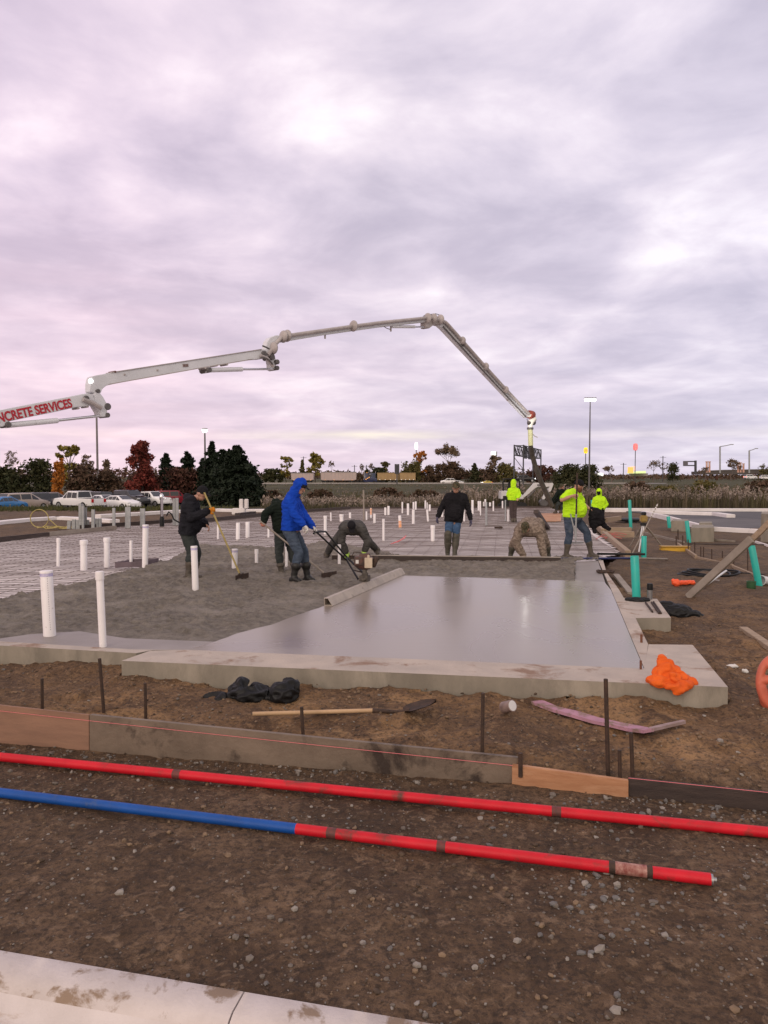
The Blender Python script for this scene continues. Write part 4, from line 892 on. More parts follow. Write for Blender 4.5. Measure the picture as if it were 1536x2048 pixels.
for a, b_, w_, lab, cp in (
    ((117, 1077), (116.5, 1127), 7, 'slim white pipe, leftmost of the row of five on the left of the slab', 'cap'),
    ((167.5, 1081), (167.5, 1134), 13, 'wide white pipe, second from left in the row of five on the left', 'cap'),
    ((213.6, 1076), (213.6, 1129), 11.5, 'white pipe, middle of the row of five on the left of the slab', 'cap'),
    ((262, 1081), (262, 1130), 6, 'thin white pipe rising out of the small wooden box', None),
    ((291, 1051), (290, 1133.5), 11.5, 'tall white pipe with a purple primed cap beside the small wooden box', 'primer'),
    ((469.8, 1099.5), (469, 1140), 11.5, 'white pipe just behind the yellow rake handle near its blade', 'primer'),
    ((513, 1099.5), (513, 1128), 6.5, 'short capped white pipe between the yellow rake and the half hidden raker', 'cap'),
    ((476, 1045.5), (475.6, 1080.5), 8, 'left of two white pipes standing side by side right of the yellow rake handle', None),
    ((495, 1044), (495, 1077), 8, 'right of two white pipes standing side by side right of the yellow rake handle', None),
    ((436, 1049), (436, 1079), 4, 'thin white pipe beside the upper yellow rake handle', None),
    ((573, 1094), (573, 1133), 5.5, 'white pipe seen between the legs of the half hidden raker', None),
    ((585.5, 1094), (585.5, 1122), 5, 'white pipe just behind the front leg of the blue hoodie person', None),
    ((537, 1056), (537, 1076), 4, 'little white pipe below the hand of the half hidden raker', None),
    ((678.6, 1090), (678.6, 1130.5), 6, 'capped white pipe seen through the handlebars of the power screed', 'cap'),
    ((650.5, 1032), (650.5, 1070), 6, 'white pipe between the blue hoodie and the grey coveralls', 'cap'),
    ((661.7, 1025), (661.7, 1043), 3, 'thin white pipe up and left of the grey coverall person', None),
    ((683, 1029), (683, 1044), 7.5, 'wide short white pipe peeking over the back of the grey coveralls at left', 'cap'),
    ((700, 1025), (700, 1038), 4.6, 'narrow white pipe peeking over the back of the grey coveralls at right', None),
    ((733, 1023), (733, 1041), 3.3, 'thin white pipe just left of the orange painted one, behind the grey coveralls', None),
    ((749, 1027.5), (749, 1047), 5, 'short white pipe right below the orange topped one', None),
    ((767, 1038.5), (767, 1083), 4.6, 'tall white pipe standing alone right of the grey coverall person', 'cap'),
    ((770.7, 1015), (770.7, 1031), 4.2, 'left of a close pair of short white pipes behind the lone tall one', None),
    ((777, 1012), (777, 1031), 4.6, 'right of a close pair of short white pipes behind the lone tall one', None),
    ((804.7, 1004), (804.7, 1027), 3, 'thin white pipe above the orange striped one', None),
    ((816, 1007), (816, 1031), 4.8, 'white pipe up and right of the orange striped one', None),
    ((826.6, 1019), (826.6, 1049), 5.5, 'taller white pipe midway between the orange striped one and the cap wearer', None),
    ((827, 1004), (827, 1019), 3.6, 'far white pipe, left of a close pair left of the cap wearer', None),
    ((831.5, 1003), (831.5, 1020), 3.6, 'far white pipe, right of a close pair left of the cap wearer', None),
    ((850.7, 1001), (850.7, 1018), 3, 'far thin white pipe, tallest of the cluster beside the shoulder of the cap wearer', None),
    ((854.3, 1005), (854.3, 1018.5), 2.2, 'thinnest white pipe in the cluster beside the shoulder of the cap wearer', None),
    ((859.4, 1009), (859.4, 1023), 4.2, 'short white pipe nearest the arm of the cap wearer', None),
    ((854.2, 1019), (856.2, 1044), 4, 'leaning white pipe left of the arm of the cap wearer', None),
    ((865.5, 1051.4), (865.5, 1083.4), 8, 'wide white pipe just left of the legs of the cap wearer', 'cap'),
    ((884.5, 1016), (884.5, 1035), 4, 'white pipe glimpsed between the arm and body of the cap wearer', None),
    ((928, 1020), (928.5, 1044), 3.4, 'white pipe glimpsed beside the hip of the cap wearer', None),
    ((945, 1000), (945, 1029), 4.6, 'tall white pipe just right of the shoulder of the cap wearer', None),
    ((957, 1002), (957, 1022), 3.4, 'left half of a touching pair of white pipes right of the cap wearer', None),
    ((960.6, 1002), (960.6, 1024), 3.4, 'right half of a touching pair of white pipes right of the cap wearer', None),
    ((961, 1020), (961, 1032), 2.2, 'thin white pipe in front of the touching pair', None),
    ((967, 1003.5), (967, 1015), 2.2, 'thin far white pipe left of the grey conduit', None),
    ((970.6, 998.5), (970.6, 1016), 3.4, 'white pipe rising behind the tall grey conduit', None),
    ((980, 1005), (980, 1016), 4.2, 'stubby far white pipe right of the grey conduit', None),
    ((986.6, 1002), (986.6, 1023), 2.8, 'slender white pipe right of the stubby far one', None),
    ((1005, 1002), (1005, 1017), 2.8, 'white pipe in front of the tracks of the small excavator', None),
    ((1016.2, 1019), (1016.2, 1044), 3.2, 'white pipe at the left heel of the lime jacket seen from behind', None)):
    pipe(a, b_, w_, lab, .0 if b_[1] > 1090 else -.09, cp)
pipe((742, 1016), (742, 1036.5), 3.6, 'white pipe with its top painted orange behind the grey coveralls', band=(.35, .98))
pipe((799.3, 1031), (800.6, 1057), 6, 'white pipe with an orange painted lower half in the middle of the slab', band=(.05, .6))
pipe((972.5, 1004), (972.3, 1052), 4.4, 'tall grey conduit standing between the cap wearer and the lime jacket', mat=m_galv, name='conduit', grp=None)
pipe((1010.8, 1000), (1010.8, 1043), 2.6, 'thin grey conduit left of the lime jacket seen from behind', mat=m_galv, name='conduit', grp=None)
pipe((727, 980), (728, 1041), 3, 'tall bare pole standing on the slab against the far reeds', mat=m_woodgrey, name='pole', grp=None)
# teal pipes
for a, b_, w_, lab, z, mt in (
    ((1269, 1112), (1273, 1196), 16.5, 'tallest teal pipe, standing in black plastic on the side pad', .0, m_teal),
    ((1288, 1072), (1287.5, 1116), 10.5, 'teal pipe under the tripod, behind the tallest teal one', -.2, m_teal),
    ((1259, 1000), (1261.5, 1056), 6.5, 'slim tall teal pipe left of the tripod', -.25, m_teal),
    ((1183.3, 1000), (1184, 1020), 4, 'farthest teal pipe, beside the lime jacket with hands in pockets', -.25, m_teal),
    ((1336.5, 1033), (1339, 1055), 7, 'short leaning teal pipe left of the two concrete blocks', -.25, m_teal),
    ((1373.5, 1042), (1378.5, 1087), 8.2, 'leaning teal pipe against the front concrete block', -.25, m_teal),
    ((1421, 1044), (1420.5, 1062), 6, 'dull green pipe stub at the edge of the asphalt lot', -.27, m_tealdull),
    ((1503, 1092), (1519, 1176), 13.5, 'thick leaning teal pipe under the long diagonal board', -.25, m_teal)):
    pipe(a, b_, w_, lab, z, None, mt, name='teal_pipe', grp='teal pipes along the right side of the slab')
# grey steel studs on the left
def stud(a, b_, w_, lab, z=-.1):
    b = G(b_[0], b_[1], z); t_ = At(a[0], a[1], b.y); w2 = w_ / F * b.y
    m = MB(); h = t_ - b + Z * .0
    m.prism([b + X * x + Yv * y for x, y in ((-w2 / 2, 0), (w2 / 2, 0), (w2 / 2, .08), (w2 / 2 - .02, .08), (w2 / 2 - .02, .02), (-w2 / 2 + .02, .02), (-w2 / 2 + .02, .08), (-w2 / 2, .08))], h)
    return tag(m.build('steel_stud', m_galv), lab, 'stud', 'grey steel studs at the left edge of the slab')
for a, b_, w_, lab in (((227, 1016), (227, 1063), 5, 'slim grey steel stud standing alone on the left form board end'), ((255, 1014), (255, 1061), 10, 'widest lone grey steel stud left of the black jacket person'),
    ((284.5, 1017), (284.5, 1059), 9, 'grey steel stud between the widest one and the black hydrant'), ((185.5, 1019), (185.5, 1059), 6, 'grey steel stud right of the bundle of tall ones'),
    ((347.6, 997), (347.6, 1055), 5, 'tallest grey stud, left one at the back of the black jacket'), ((353.5, 996), (353.5, 1055), 5.5, 'tallest grey stud, right one at the back of the black jacket'),
    ((159.5, 1007), (159.5, 1059), 5, 'left tall stud of the bundle of three'), ((165, 1012), (165, 1059), 5, 'middle tall stud of the bundle of three'), ((170, 1015), (170.5, 1058), 4.5, 'right tall stud of the bundle of three'),
    ((138, 1042), (137, 1058), 7, 'short leaning stud at the left end of the low bundle'), ((147, 1039), (147, 1058), 7, 'short stud second in the low bundle'), ((154, 1040), (154.5, 1058), 5, 'short stud touching the tall bundle'),
    ((193, 1037), (193, 1057), 6, 'short stud left of a pair beside the lone slim stud'), ((199.5, 1037), (199.5, 1057), 5, 'short stud right of a pair beside the lone slim stud'),
    ((175, 1040), (175, 1058), 4, 'short stud right of the tall bundle')):
    stud(a, b_, w_, lab, -.16)
hy = thing('yard_hydrant', 'black and chrome yard hydrant standing behind the steel studs on the left', 'hydrant', G(324, 1054, -.1))
b = G(324, 1054, -.1); m = MB(); m.lathe([(.09, 0), (.09, .34), (.07, .38), (.07, .42)], b, Z, 12); m.build('base', m_black, hy, True)
m = MB(); m.lathe([(.055, .42), (.055, 1.05), (.08, 1.08), (.08, 1.25), (.03, 1.32)], b, Z, 12); m.cap(b + Z * 1.15, b + V((.2, -.05, 1.12)), .04, .03); m.build('stem', m_chrome, hy, True)
m = MB(); m.tube([b + V((.2, -.05, .45)), b + V((.3, -.1, .6)), b + V((.42, -.1, .5)), b + V((.5, -.1, .3)), b + V((.9, 0, .05))], .03, 8); m.build('hose_end', m_black, hy, True)
# yellow hose
hs = []
for i in range(120):
    a = i / 120 * 2 * math.pi * 3; r = .55 + .03 * math.sin(a * 1.7); c0_ = G(92, 1058, -.3)
    hs.append(c0_ + V((.35 * i / 120 * 4 + r * math.cos(a) * (1 + .5 * i / 120), .3 * math.sin(a), .03 + .012 * (i % 7))))
hl = [G(66, 1058, -.3) + V((-.1 + .75 * (math.cos(a) + 1) * .5 * 1.0, 0, .06 + .75 * (math.sin(a) + 1) * .5)) for a in [k / 24 * 2 * math.pi for k in range(25)]]
m = MB(); m.tube(hl + hs, .02, 8); tag(m.build('hose', m_yellowh, smooth=True), 'yellow hose coiled loosely on the ground behind the left form board', 'hose')
# form boards around the pour
FB = 'form boards round the far edges of the slab'
plank('form_board', 'dark wet form board at the far left edge of the slab', 'form board', G(-200, 1104, -.08), G(100, 1072, -.08), .05, .26, m_wooddark, group=FB)
plank('form_board', 'pale grey form board ending at the slim steel stud on the left', 'form board', G(98, 1071, -.06), G(232, 1057.5, -.06), .06, .24, m_woodgrey, group=FB)
plank('form_board', 'dark form board behind the steel studs, running to the hydrant', 'form board', G(160, 1056, -.1), G(355, 1043, -.1), .06, .22, m_wooddark, group=FB)
plank('form_board', 'long dark form board from the black jacket person to the half hidden raker', 'form board', G(405, 1044, -.06), G(560, 1029, -.06), .06, .3, m_wooddark, group=FB)
plank('form_board', 'dark form board rising to the far left corner behind the blue hoodie', 'form board', G(560, 1028, -.06), G(700, 1018, -.06), .08, .3, m_wooddark, group=FB)
plank('form_board', 'far dark form board behind the cluster of white pipes', 'form board', G(700, 1017.5, -.08), G(1100, 1015.5, -.08), .08, .22, m_wooddark, group=FB)
plank('timber_block', 'dark timber lying beside two pale concrete posts on the left', 'timber', G(475, 1032, -.2), G(507, 1028, -.2), .3, .3, m_wooddark)
cpst = thing('concrete_post_base', 'pale broken concrete base with two stub posts beyond the left form board', 'concrete base', G(483, 1031, -.33))
m = MB(); c_ = G(478, 1029, -.33); m.box(c_ + Z * .18, (.75, .5, .36)); m.build('base', m_kerbfar, cpst, bev=.04)
for dx in (.12, .42): m = MB(); m.box(c_ + V((dx, .1, .62)), (.22, .22, .55)); m.build('post', m_kerbfar, cpst, bev=.03)
# small items on the bed
m = MB(); b0_ = G(231, 1133, 0); q1 = G(284, 1131, 0)
for (p_, q_) in ((b0_, q1), (q1, q1 + V((.15, .65, 0))), (b0_ + V((.15, .65, 0)), q1 + V((.15, .65, 0))), (b0_, b0_ + V((.15, .65, 0)))): m.beam(p_ + Z * .03, q_ + Z * .03, .03, .11)
tag(m.build('wooden_box', M('purple_grey_wood', (.16, .12, .14), (.11, .085, .095), 5, .8), bev=.003), 'small grey wooden box form set in the wet concrete round a thin pipe', 'box form')
m = MB(); c_ = [G(1086, 1043, -.06), G(1122, 1043, -.06), G(1124, 1028, -.06), G(1078, 1028, -.06)]; m.prism(c_, (0, 0, .03)); 
m.v[2] = tuple(V(m.v[2]) + Z * .04); m.v[6] = tuple(V(m.v[6]) + Z * .04)
tag(m.build('plywood_sheet', m_woodorange), 'orange plywood sheet lying on the mesh in front of the pump hose', 'plywood')
plank('timber', 'dark timber leaning over the bent camouflage person and the plywood sheet', 'timber', G(1096, 1057, -.05), At(1072, 1023, 24.5), .16, .12, m_wooddark)
m = MB(); m.box(G(997, 1055, -.03), (.3, .15, .06)); m.box(G(1001, 1055, -.0), (.12, .1, .08)); tag(m.build('brick_chair', m_rust, bev=.01), 'small dark red block lying on the mesh left of the camouflage person', 'block')
rb = MB()
for k in range(4): rb.tube([G(782 + 4 * k, 1089 - k, -.05) + Z * .02, G(800 + 3 * k, 1084, -.05) + V((0, 0, .05 + .02 * k)), G(812, 1079, -.05) + Z * .12], .012, 6)
tag(rb.build('pink_ribbon', M('pink_ribbon', (.75, .16, .17), (.6, .2, .2), 6, .6)), 'bright pink marking ribbon tangled on the mesh near the middle of the slab', 'ribbon')
rb = MB()
for k in range(6):
    c_ = G(1192 + k * 6, 1078 - (k % 3) * 4, -.06); rb.tube([c_, c_ + V((.15, .1, .07)), c_ + V((.35, .05, .05)), c_ + V((.5, -.08, .02))], .012, 6)
tag(rb.build('red_tubing', M('red_tubing', (.5, .13, .12), (.4, .12, .12), 6, .6)), 'thin red tubing lying on the mesh below the dangling black jacket', 'tubing')
# ------------------------------------------------------------------ right hand side
GZ = -.22
FR = 'timber forms stepping along the right edge of the slab'
for a, b_, lab in (((1208, 1068), (1256, 1109), 'pale timber form running down to the blue pole on the right'), ((1208, 1068.5), (1268, 1069), 'short cross timber form left of the tripod'), ((1182, 1041), (1206, 1063), 'timber form stepping back beside the dangling jacket'),
    ((1205, 1060), (1262, 1060), 'second cross timber form behind the slim teal pipe'), ((1212, 1040), (1240, 1036), 'farthest short timber form beside the black plastic'), ((1192, 1040), (1216, 1058), 'inner timber form near the dangling jacket')):
    plank('timber_form', lab, 'timber form', G(*a, -.06), G(*b_, -.06), .14, .2, m_wood, group=FR)
m = MB(); c_ = G(1262, 1042, -.25); m.ell(c_ + Z * .06, X * .85, Yv * .5, Z * .10); remesh('x', MB(), m_black, fd) if False else None
tag(m.build('black_sheet', m_black, smooth=True), 'black plastic sheet heaped behind the slim teal pipe', 'plastic sheet')
plank('wood_plank', 'grey wooden plank lying against the outside of the slab wall', 'plank', G(1232, 1150, -.10), G(1262, 1187, -.16), .12, .05, m_woodgrey)
pl = MB(); pl.tube([G(1118, 1119.5, -.0) + Z * .03, G(1212, 1118.5, -.0) + Z * .04, G(1340, 1118, -.05) + Z * .03], .026, 10)
pz = thing('blue_pole', 'blue bull float pole lying across the slab edge toward the tripod', 'pole', G(1212, 1118, 0)); 
m = MB(); a, b_ = G(1118, 1120, 0) + Z * .03, G(1262, 1119, 0) + Z * .03; m.tube([a, b_], .024, 10); m.build('blue_section', M('dark_blue_enamel', (.012, .022, .12), (.02, .028, .085), 5, .4), pz, True)
m = MB(); e_ = G(1334, 1122, -.2) + Z * .05; m.tube([b_, e_], .022, 10); m.build('bare_section', m_woodgrey, pz, True)
m = MB(); a, b_ = G(1194, 1110, 0) + Z * .03, G(1290, 1116, -.05) + Z * .09; m.tube([a, b_], .028, 10); tag(m.build('pole', m_blackm, smooth=True), 'short dark pole lying just behind the blue one on the slab edge', 'pole')
m = MB(); c_ = G(1211, 1146, .0); m.tube([c_ + V((.16 * math.cos(a_), .14 * math.sin(a_), .03 + .01 * math.sin(3 * a_))) for a_ in [k / 20 * 5.6 for k in range(21)]], .022, 8)
tag(m.build('rubber_hose', m_rust, smooth=True), 'short curved dark hose resting on the slab wall beside the plank', 'hose')
# tripod with laser level
tr = thing('laser_tripod', 'surveying tripod with a yellow laser level on the dirt at right', 'tripod', G(1288, 1100, GZ))
hd_ = At(1287, 1048, G(1288, 1102, GZ).y)
for a, lab in (((1256, 1098), 0), ((1277, 1106), 1), ((1331, 1099), 2)):
    f_ = G(a[0], a[1], GZ); m = MB(); d = (f_ - hd_); 
    o_ = d.cross(Z).normalized() * .022
    m.tube([hd_ + o_, hd_ + d * .55 + o_], .017, 6); m.tube([hd_ - o_, hd_ + d * .55 - o_], .017, 6); m.tube([hd_ + d * .5, f_ - Z * .03], .02, 8); m.beam(hd_ + d * .5 - o_ * 1.6, hd_ + d * .5 + o_ * 1.6, .05, .05)
    m.build('leg', m_white if lab == 1 else m_woodgrey, tr, True)
m = MB(); m.lathe([(.03, -.08), (.09, -.03), (.09, .02), (.05, .03)], hd_, Z, 12); m.build('head', m_blackm, tr, True)
lv = MB(); lv.box(hd_ + Z * .15, (.19, .17, .2)); lv.v = lv.v; o = lv.build('laser_level', M('dull_ochre', (.33, .22, .06), (.25, .17, .06), 8, .5), tr, bev=.03)
m = MB(); m.lathe([(.07, .25), (.075, .27), (.075, .33), (.05, .35)], hd_, Z, 14); m.build('lens_turret', m_glass, tr, True)
m = MB(); a, b_ = At(1315.5, 1008, G(1263, 1112, GZ).y + 1.2), G(1262, 1112, GZ); n_ = 9
sr = thing('story_pole', 'striped grade rod leaning diagonally in front of the tripod', 'grade rod', b_)
m.tube([a, b_], .017, 8); m.build('rod', m_woodgrey, sr, True)
m = MB()
for k in range(5): p0 = a + (b_ - a) * (.02 + .05 * k); m.tube([p0, p0 + (b_ - a) * .025], .019, 8)
m.build('stripe', m_print, sr, True)
yb = thing('yellow_case', 'low yellow instrument case on the dirt right of the tripod', 'case', G(1352, 1104, GZ))
c_ = G(1352, 1104, GZ); m = MB(); m.box(c_ + V((0, .1, .06)), (.78, .26, .14), Matrix.Rotation(-.08, 3, 'Z')); m.build('box', m_yellow, yb, bev=.03)
m = MB(); m.box(c_ + V((0, .1, .145)), (.80, .28, .03), Matrix.Rotation(-.08, 3, 'Z')); m.build('lid', M('ochre_lid', (.42, .24, .03), (.34, .2, .03), 6, .5), yb, bev=.01)
# concrete blocks
CB = 'concrete piers beside the asphalt lot'
for pts, h_, lab in ((((1342, 1063), (1376, 1064), (1376, 1059), (1345, 1059)), .42, 'small pale concrete pier behind the leaning teal pipe'), (((1381, 1087), (1428, 1086), (1426, 1078), (1383, 1078)), .50, 'large grey concrete pier, front one of the pair'), (((1398, 1065), (1424, 1065), (1424, 1061), (1398, 1061)), .36, 'low concrete pier half hidden behind the large grey one'), (((1521, 1086), (1560, 1090), (1560, 1080), (1522, 1078)), .95, 'concrete pier at the right edge of the picture behind the diagonal board')):
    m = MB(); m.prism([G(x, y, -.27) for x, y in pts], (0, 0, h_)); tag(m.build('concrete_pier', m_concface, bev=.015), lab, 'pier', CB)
# form line with stakes on the right
RF = 'form boards of the walkway on the right'
for a, b_, w_, h_, mt, lab in (((1355, 1092), (1392, 1118), .06, .2, m_wood, 'pale form board under the row of stakes at right'), ((1390, 1117), (1466, 1135), .05, .14, m_wood, 'thin form board continuing the stake row at right'), ((1465, 1136), (1550, 1172), .05, .14, m_wood, 'form board running behind the thick leaning teal pipe'),
    ((1275, 1063), (1368, 1086), .05, .10, m_woodgrey, 'long low board behind the tripod legs'), ((1378, 1089), (1600, 1092), .08, .08, m_wooddark, 'dark board in front of the concrete piers'), ((1430, 1080), (1470, 1083), .05, .08, m_woodgrey, 'short grey board right of the large pier'), ((1510, 1085), (1570, 1104), .05, .12, m_kerbfar, 'pale board at the right edge by the lot')):
    plank('form_board', lab, 'form board', G(*a, GZ), G(*b_, GZ), w_, h_, mt, group=RF)
def stake(px, y0, y1, wpx, lab, z, px1=None, grp='steel stakes', mat=None):
    b = G(px1 or px, y1, z); tp = At(px, y0, b.y); r = wpx / 2 / F * b.y
    m = MB(); d = tp - b; m.tube([b - d.normalized() * .08, tp], r, 8); return tag(m.build('steel_stake', mat or m_rust, smooth=True), lab, 'stake', grp)
for i, (px, y0, y1) in enumerate(((1352.5, 1072, 1093), (1356, 1059, 1082), (1365.5, 1071, 1094), (1376.5, 1079, 1106), (1389.5, 1084, 1114), (1401.5, 1093, 1117), (1407, 1093, 1118), (1423.5, 1098, 1123), (1444.8, 1102, 1120), (1467.5, 1122, 1134), (1495.5, 1098, 1146))):
    stake(px, y0, y1, 2.3, ['leftmost thin stake of the right hand row', 'tallest stake at the far left of the right hand row', 'thin stake third from left in the right hand row', 'thin stake just right of the leaning teal pipe at the pier', 'thin stake in front of the large concrete pier', 'left of two stakes close together at right', 'right of two stakes close together at right', 'stake under the middle of the diagonal board', 'stake just left of the diagonal board', 'stubby stake peeking out under the diagonal board', 'tall stake just left of the thick leaning teal pipe'][i], GZ, grp='thin steel stakes of the right hand form row')
# diagonal board and lumber
db0, db1 = G(1376, 1198, -.22) + Z * .03, At(1503, 1078, 11.9)
m = MB(); m.beam(db0, db1, .125, .06, up=V((-.3, -.75, .55))); tag(m.build('diagonal_board', m_woodgrey, bev=.004), 'long grey board propped diagonally against the thick teal pipe', 'board')
m = MB(); d = (db1 - db0).normalized(); m.beam(db1 - d * .3 + V((.10, .06, .03)), db1 + d * .95 + V((.10, .06, .10)), .09, .04, up=V((-.3, -.75, .55))); tag(m.build('board', m_wood, bev=.004), 'shorter board continuing the diagonal one past the right edge', 'board')
plank('plank', 'flat weathered plank lying behind the diagonal board', 'plank', G(1416, 1157, -.2), G(1482, 1173, -.2), .16, .04, m_woodgrey)
plank('plank', 'thin batten lying beyond the flat weathered plank', 'plank', G(1440, 1155, -.2), G(1512, 1168, -.2), .06, .04, m_wood)
m = MB(); m.tube([G(1392, 1187, -.22) + Z * .03, G(1452, 1157, -.22) + Z * .16], .022, 10); tag(m.build('white_pipe', m_white, smooth=True), 'short pale pipe lying under the diagonal board', 'pipe')
plank('lumber', 'pale length of lumber lying on the dirt at the right edge', 'lumber', G(1486, 1262, -.2) + Z * .03, G(1600, 1340, -.2) + Z * .03, .11, .06, m_wood)
m = MB(); c_ = G(1398, 1152, -.22)
for k in range(3):
    m.tube([c_ + V((.42 * math.cos(a_) * (1 + .1 * k) + .15 * k, .42 * math.sin(a_) * (1.05 + .1 * k), .03 + .03 * k + .02 * math.sin(2 * a_ + k))) for a_ in [j / 36 * 2 * math.pi for j in range(37)]], .022, 8)
m.tube([c_ + V((.5, .3, .05)), c_ + V((.9, .1, .05)), c_ + V((1.3, -.1, .04)), c_ + V((1.6, .05, .03))], .022, 8)
tag(m.build('hose_coil', m_black, smooth=True), 'black hose coiled on the dirt behind the orange bundle', 'hose')
ob = thing('orange_bundle', 'bright orange folded barrier bundle lying on the dirt', 'bundle', G(1366, 1174, -.22))
m = MB(); a, b_ = G(1353, 1172, -.22) + Z * .06, G(1386, 1170, -.22) + Z * .05; m.cap(a, b_, .045, .04); m.ell(a, X * .06, Yv * .07, Z * .075); m.cap(a + V((-.05, 0, 0)), a + V((-.07, 0, .05)), .04, .03); remesh('bundle', m, m_orangep, ob, .01, 2, .01, 14)
gbk = thing('green_can', 'small green can at the foot of the thick leaning teal pipe', 'can', G(1502, 1181, -.22))
m = MB(); m.lathe([(.075, 0), (.08, .01), (.08, .16), (.085, .165), (.085, .175), (.07, .175), (.07, .15)], G(1502, 1181, -.22), Z, 16); m.build('can', M('green_tin', (.03, .10, .04), (.03, .07, .03), 6, .5), gbk, True)
wb = thing('white_bucket', 'white plastic pail tipped over behind the thick leaning teal pipe', 'pail', G(1530, 1172, -.22)); m = MB(); c_ = G(1530, 1172, -.22) + Z * .09; m.lathe([(.07, 0), (.09, .2), (.1, .2), (.1, .22), (.085, .22), (.08, .05)], c_ + V((.1, .1, 0)), V((-.8, -.5, .1)), 16); m.build('pail', m_white, wb, True)
th = thing('thermos', 'steel travel thermos with black lid standing on the side pad', 'thermos', G(1299, 1199, 0))
c_ = G(1299.5, 1199, 0); m = MB(); m.lathe([(.036, 0), (.038, .01), (.04, .14), (.042, .15)], c_, Z, 16); m.build('cup', m_steel, th, True)
m = MB(); m.lathe([(.043, .15), (.044, .17), (.044, .235), (.036, .25), (0, .25)], c_, Z, 16); m.build('lid', m_black, th, True)
for i, (a, b_, lab) in enumerate((((1291, 1207), (1305, 1226), 'rusty steel pin lying on the side pad, nearest the teal pipe'), ((1303, 1207), (1318, 1229), 'rusty steel pin, middle one on the side pad'), ((1307, 1206), (1322, 1229), 'rusty steel pin, outermost one on the side pad'))):
    m = MB(); m.tube([G(*a) + Z * .018, G(*b_) + Z * .018], .014, 8); tag(m.build('steel_pin', m_rust, smooth=True), lab, 'pin', 'steel pins lying on the side pad')
def ragheap(name, label, cat, base, shapes, mat, wr=.03, vox=.012, ws=8, part='cloth'):
    t = thing(name, label, cat, base); m = MB()
    for s in shapes:
        if isinstance(s[1], V): m.cap(*s)
        else: m.ell(s[0], X * s[1], Yv * s[2], Z * s[3], 18, 12)
    remesh(part, m, mat, t, vox, 2, wr, ws); return t
c_ = G(1275, 1202, 0); ragheap('black_plastic', 'crumpled black plastic round the foot of the tallest teal pipe', 'plastic', c_, [(c_ + V((.0, 0, .015)), .15, .11, .035), (c_ + V((.09, -.02, .02)), .10, .07, .03), (c_ + V((-.1, .03, .02)), .08, .06, .025)], m_black, .012, .008, 14)
c_ = G(1352, 1232, -.2); ragheap('black_bag', 'full black plastic bag lying on the dirt beside the side pad', 'bag', c_, [(c_ + V((-.10, .12, .07)), .17, .16, .13), (c_ + V((.02, .02, .05)), .24, .17, .12), (c_ + V((.17, -.05, .03)), .18, .10, .07), (c_ + V((.30, -.07, .01)), .09, .06, .03)], m_black, .018, .010, 9, 'bag')
# ------------------------------------------------------------------ foreground
c_ = G(1343, 1367, 0.01); s_ = 1 / F * c_.y
sh_ = [(c_ + V((-.13, .0, .02)), .085, .10, .04), (c_ + V((-.06, .04, .03)), .10, .12, .05), (c_ + V((.05, .05, .03)), .14, .10, .05), (c_ + V((.16, .02, .015)), .075, .07, .03), (c_ + V((-.03, .10, .06)), .10, .08, .07), (c_ + V((-.025, .13, .12)), .06, .055, .08), (c_ + V((-.03, .15, .18)), .032, .03, .05), (c_ + V((.01, -.10, -.005)), .10, .05, .03), (c_ + V((.0, -.135, -.03)), .06, .022, .04), (c_ + V((.07, -.07, .01)), .10, .05, .03), (c_ + V((-.10, .02, .05)), c_ + V((-.02, .08, .12)), .035, .05), (c_ + V((.12, .02, .04)), c_ + V((-.01, -.05, .06)), .03, .04), (c_ + V((.02, .12, .14)), c_ + V((.10, .06, .06)), .04, .035)]
ragheap('orange_sweatshirt', 'bright orange sweatshirt heaped on the front corner of the porch pad', 'sweatshirt', c_, sh_, m_orange, .020, .006, 9)
c_ = G(500, 1405, -.2)
ragheap('black_tarp', 'crumpled black plastic sheet on the dirt in front of the porch pad', 'plastic sheet', c_, [(c_ + V((-.02, .05, .06)), .20, .12, .07), (c_ + V((-.12, .12, .1)), .10, .08, .08), (c_ + V((.02, .14, .07)), .12, .08, .05), (c_ + V((-.30, .06, .03)), .13, .06, .025), (c_ + V((.22, .05, .04)), .12, .08, .05), (c_ + V((.31, .03, .08)), .12, .11, .09), (c_ + V((.36, .08, .11)), .08, .08, .08)], m_black, .032, .007, 8, 'sheet')
m = MB(); m.cap(G(508, 1378, -.12), G(524, 1381, -.12), .02, .018); tag(m.build('red_wrapper', M('wrapper', (.55, .13, .09), (.6, .4, .35), 20, .5), smooth=True), 'small red and white wrapper on the black plastic sheet', 'wrapper')
# shovel
sv = thing('shovel', 'wooden handled shovel lying on the dirt before the porch pad', 'shovel', G(745, 1423, -.2))
def gnd(px, py, h=0.):
    z = -.2
    for _ in range(6): q = G(px, py, z); z = gz(q.x, q.y) + h
    return G(px, py, z)
a, b_, c_ = gnd(505, 1428, .05), gnd(745, 1421, .06), gnd(797, 1424, .07)
m = MB(); m.tube([a, b_], .0185, 12); m.build('handle', m_handle, sv, True)
m = MB(); m.tube([b_, c_], [.021, .015], 10); m.build('socket', m_rust, sv, True)
m = MB(); e0 = gnd(808, 1424, .05); e1 = gnd(880, 1402, .12); d = (e1 - e0).normalized(); s_ = d.cross(Z).normalized(); k_ = 9; vs = []
for i in range(k_):
    tt = i / (k_ - 1); w2 = .10 * min(1, 1.9 * (1 - tt) ** .6, .55 + tt * 3)
    for j in range(5): u_ = (j - 2) / 2; p_ = e0 + d * (tt * .30) + s_ * (u_ * w2) + Z * (.025 * u_ * u_ + .0); vs.append(p_)
m.add(vs, [(i * 5 + j, i * 5 + j + 1, (i + 1) * 5 + j + 1, (i + 1) * 5 + j) for i in range(k_ - 1) for j in range(4)])
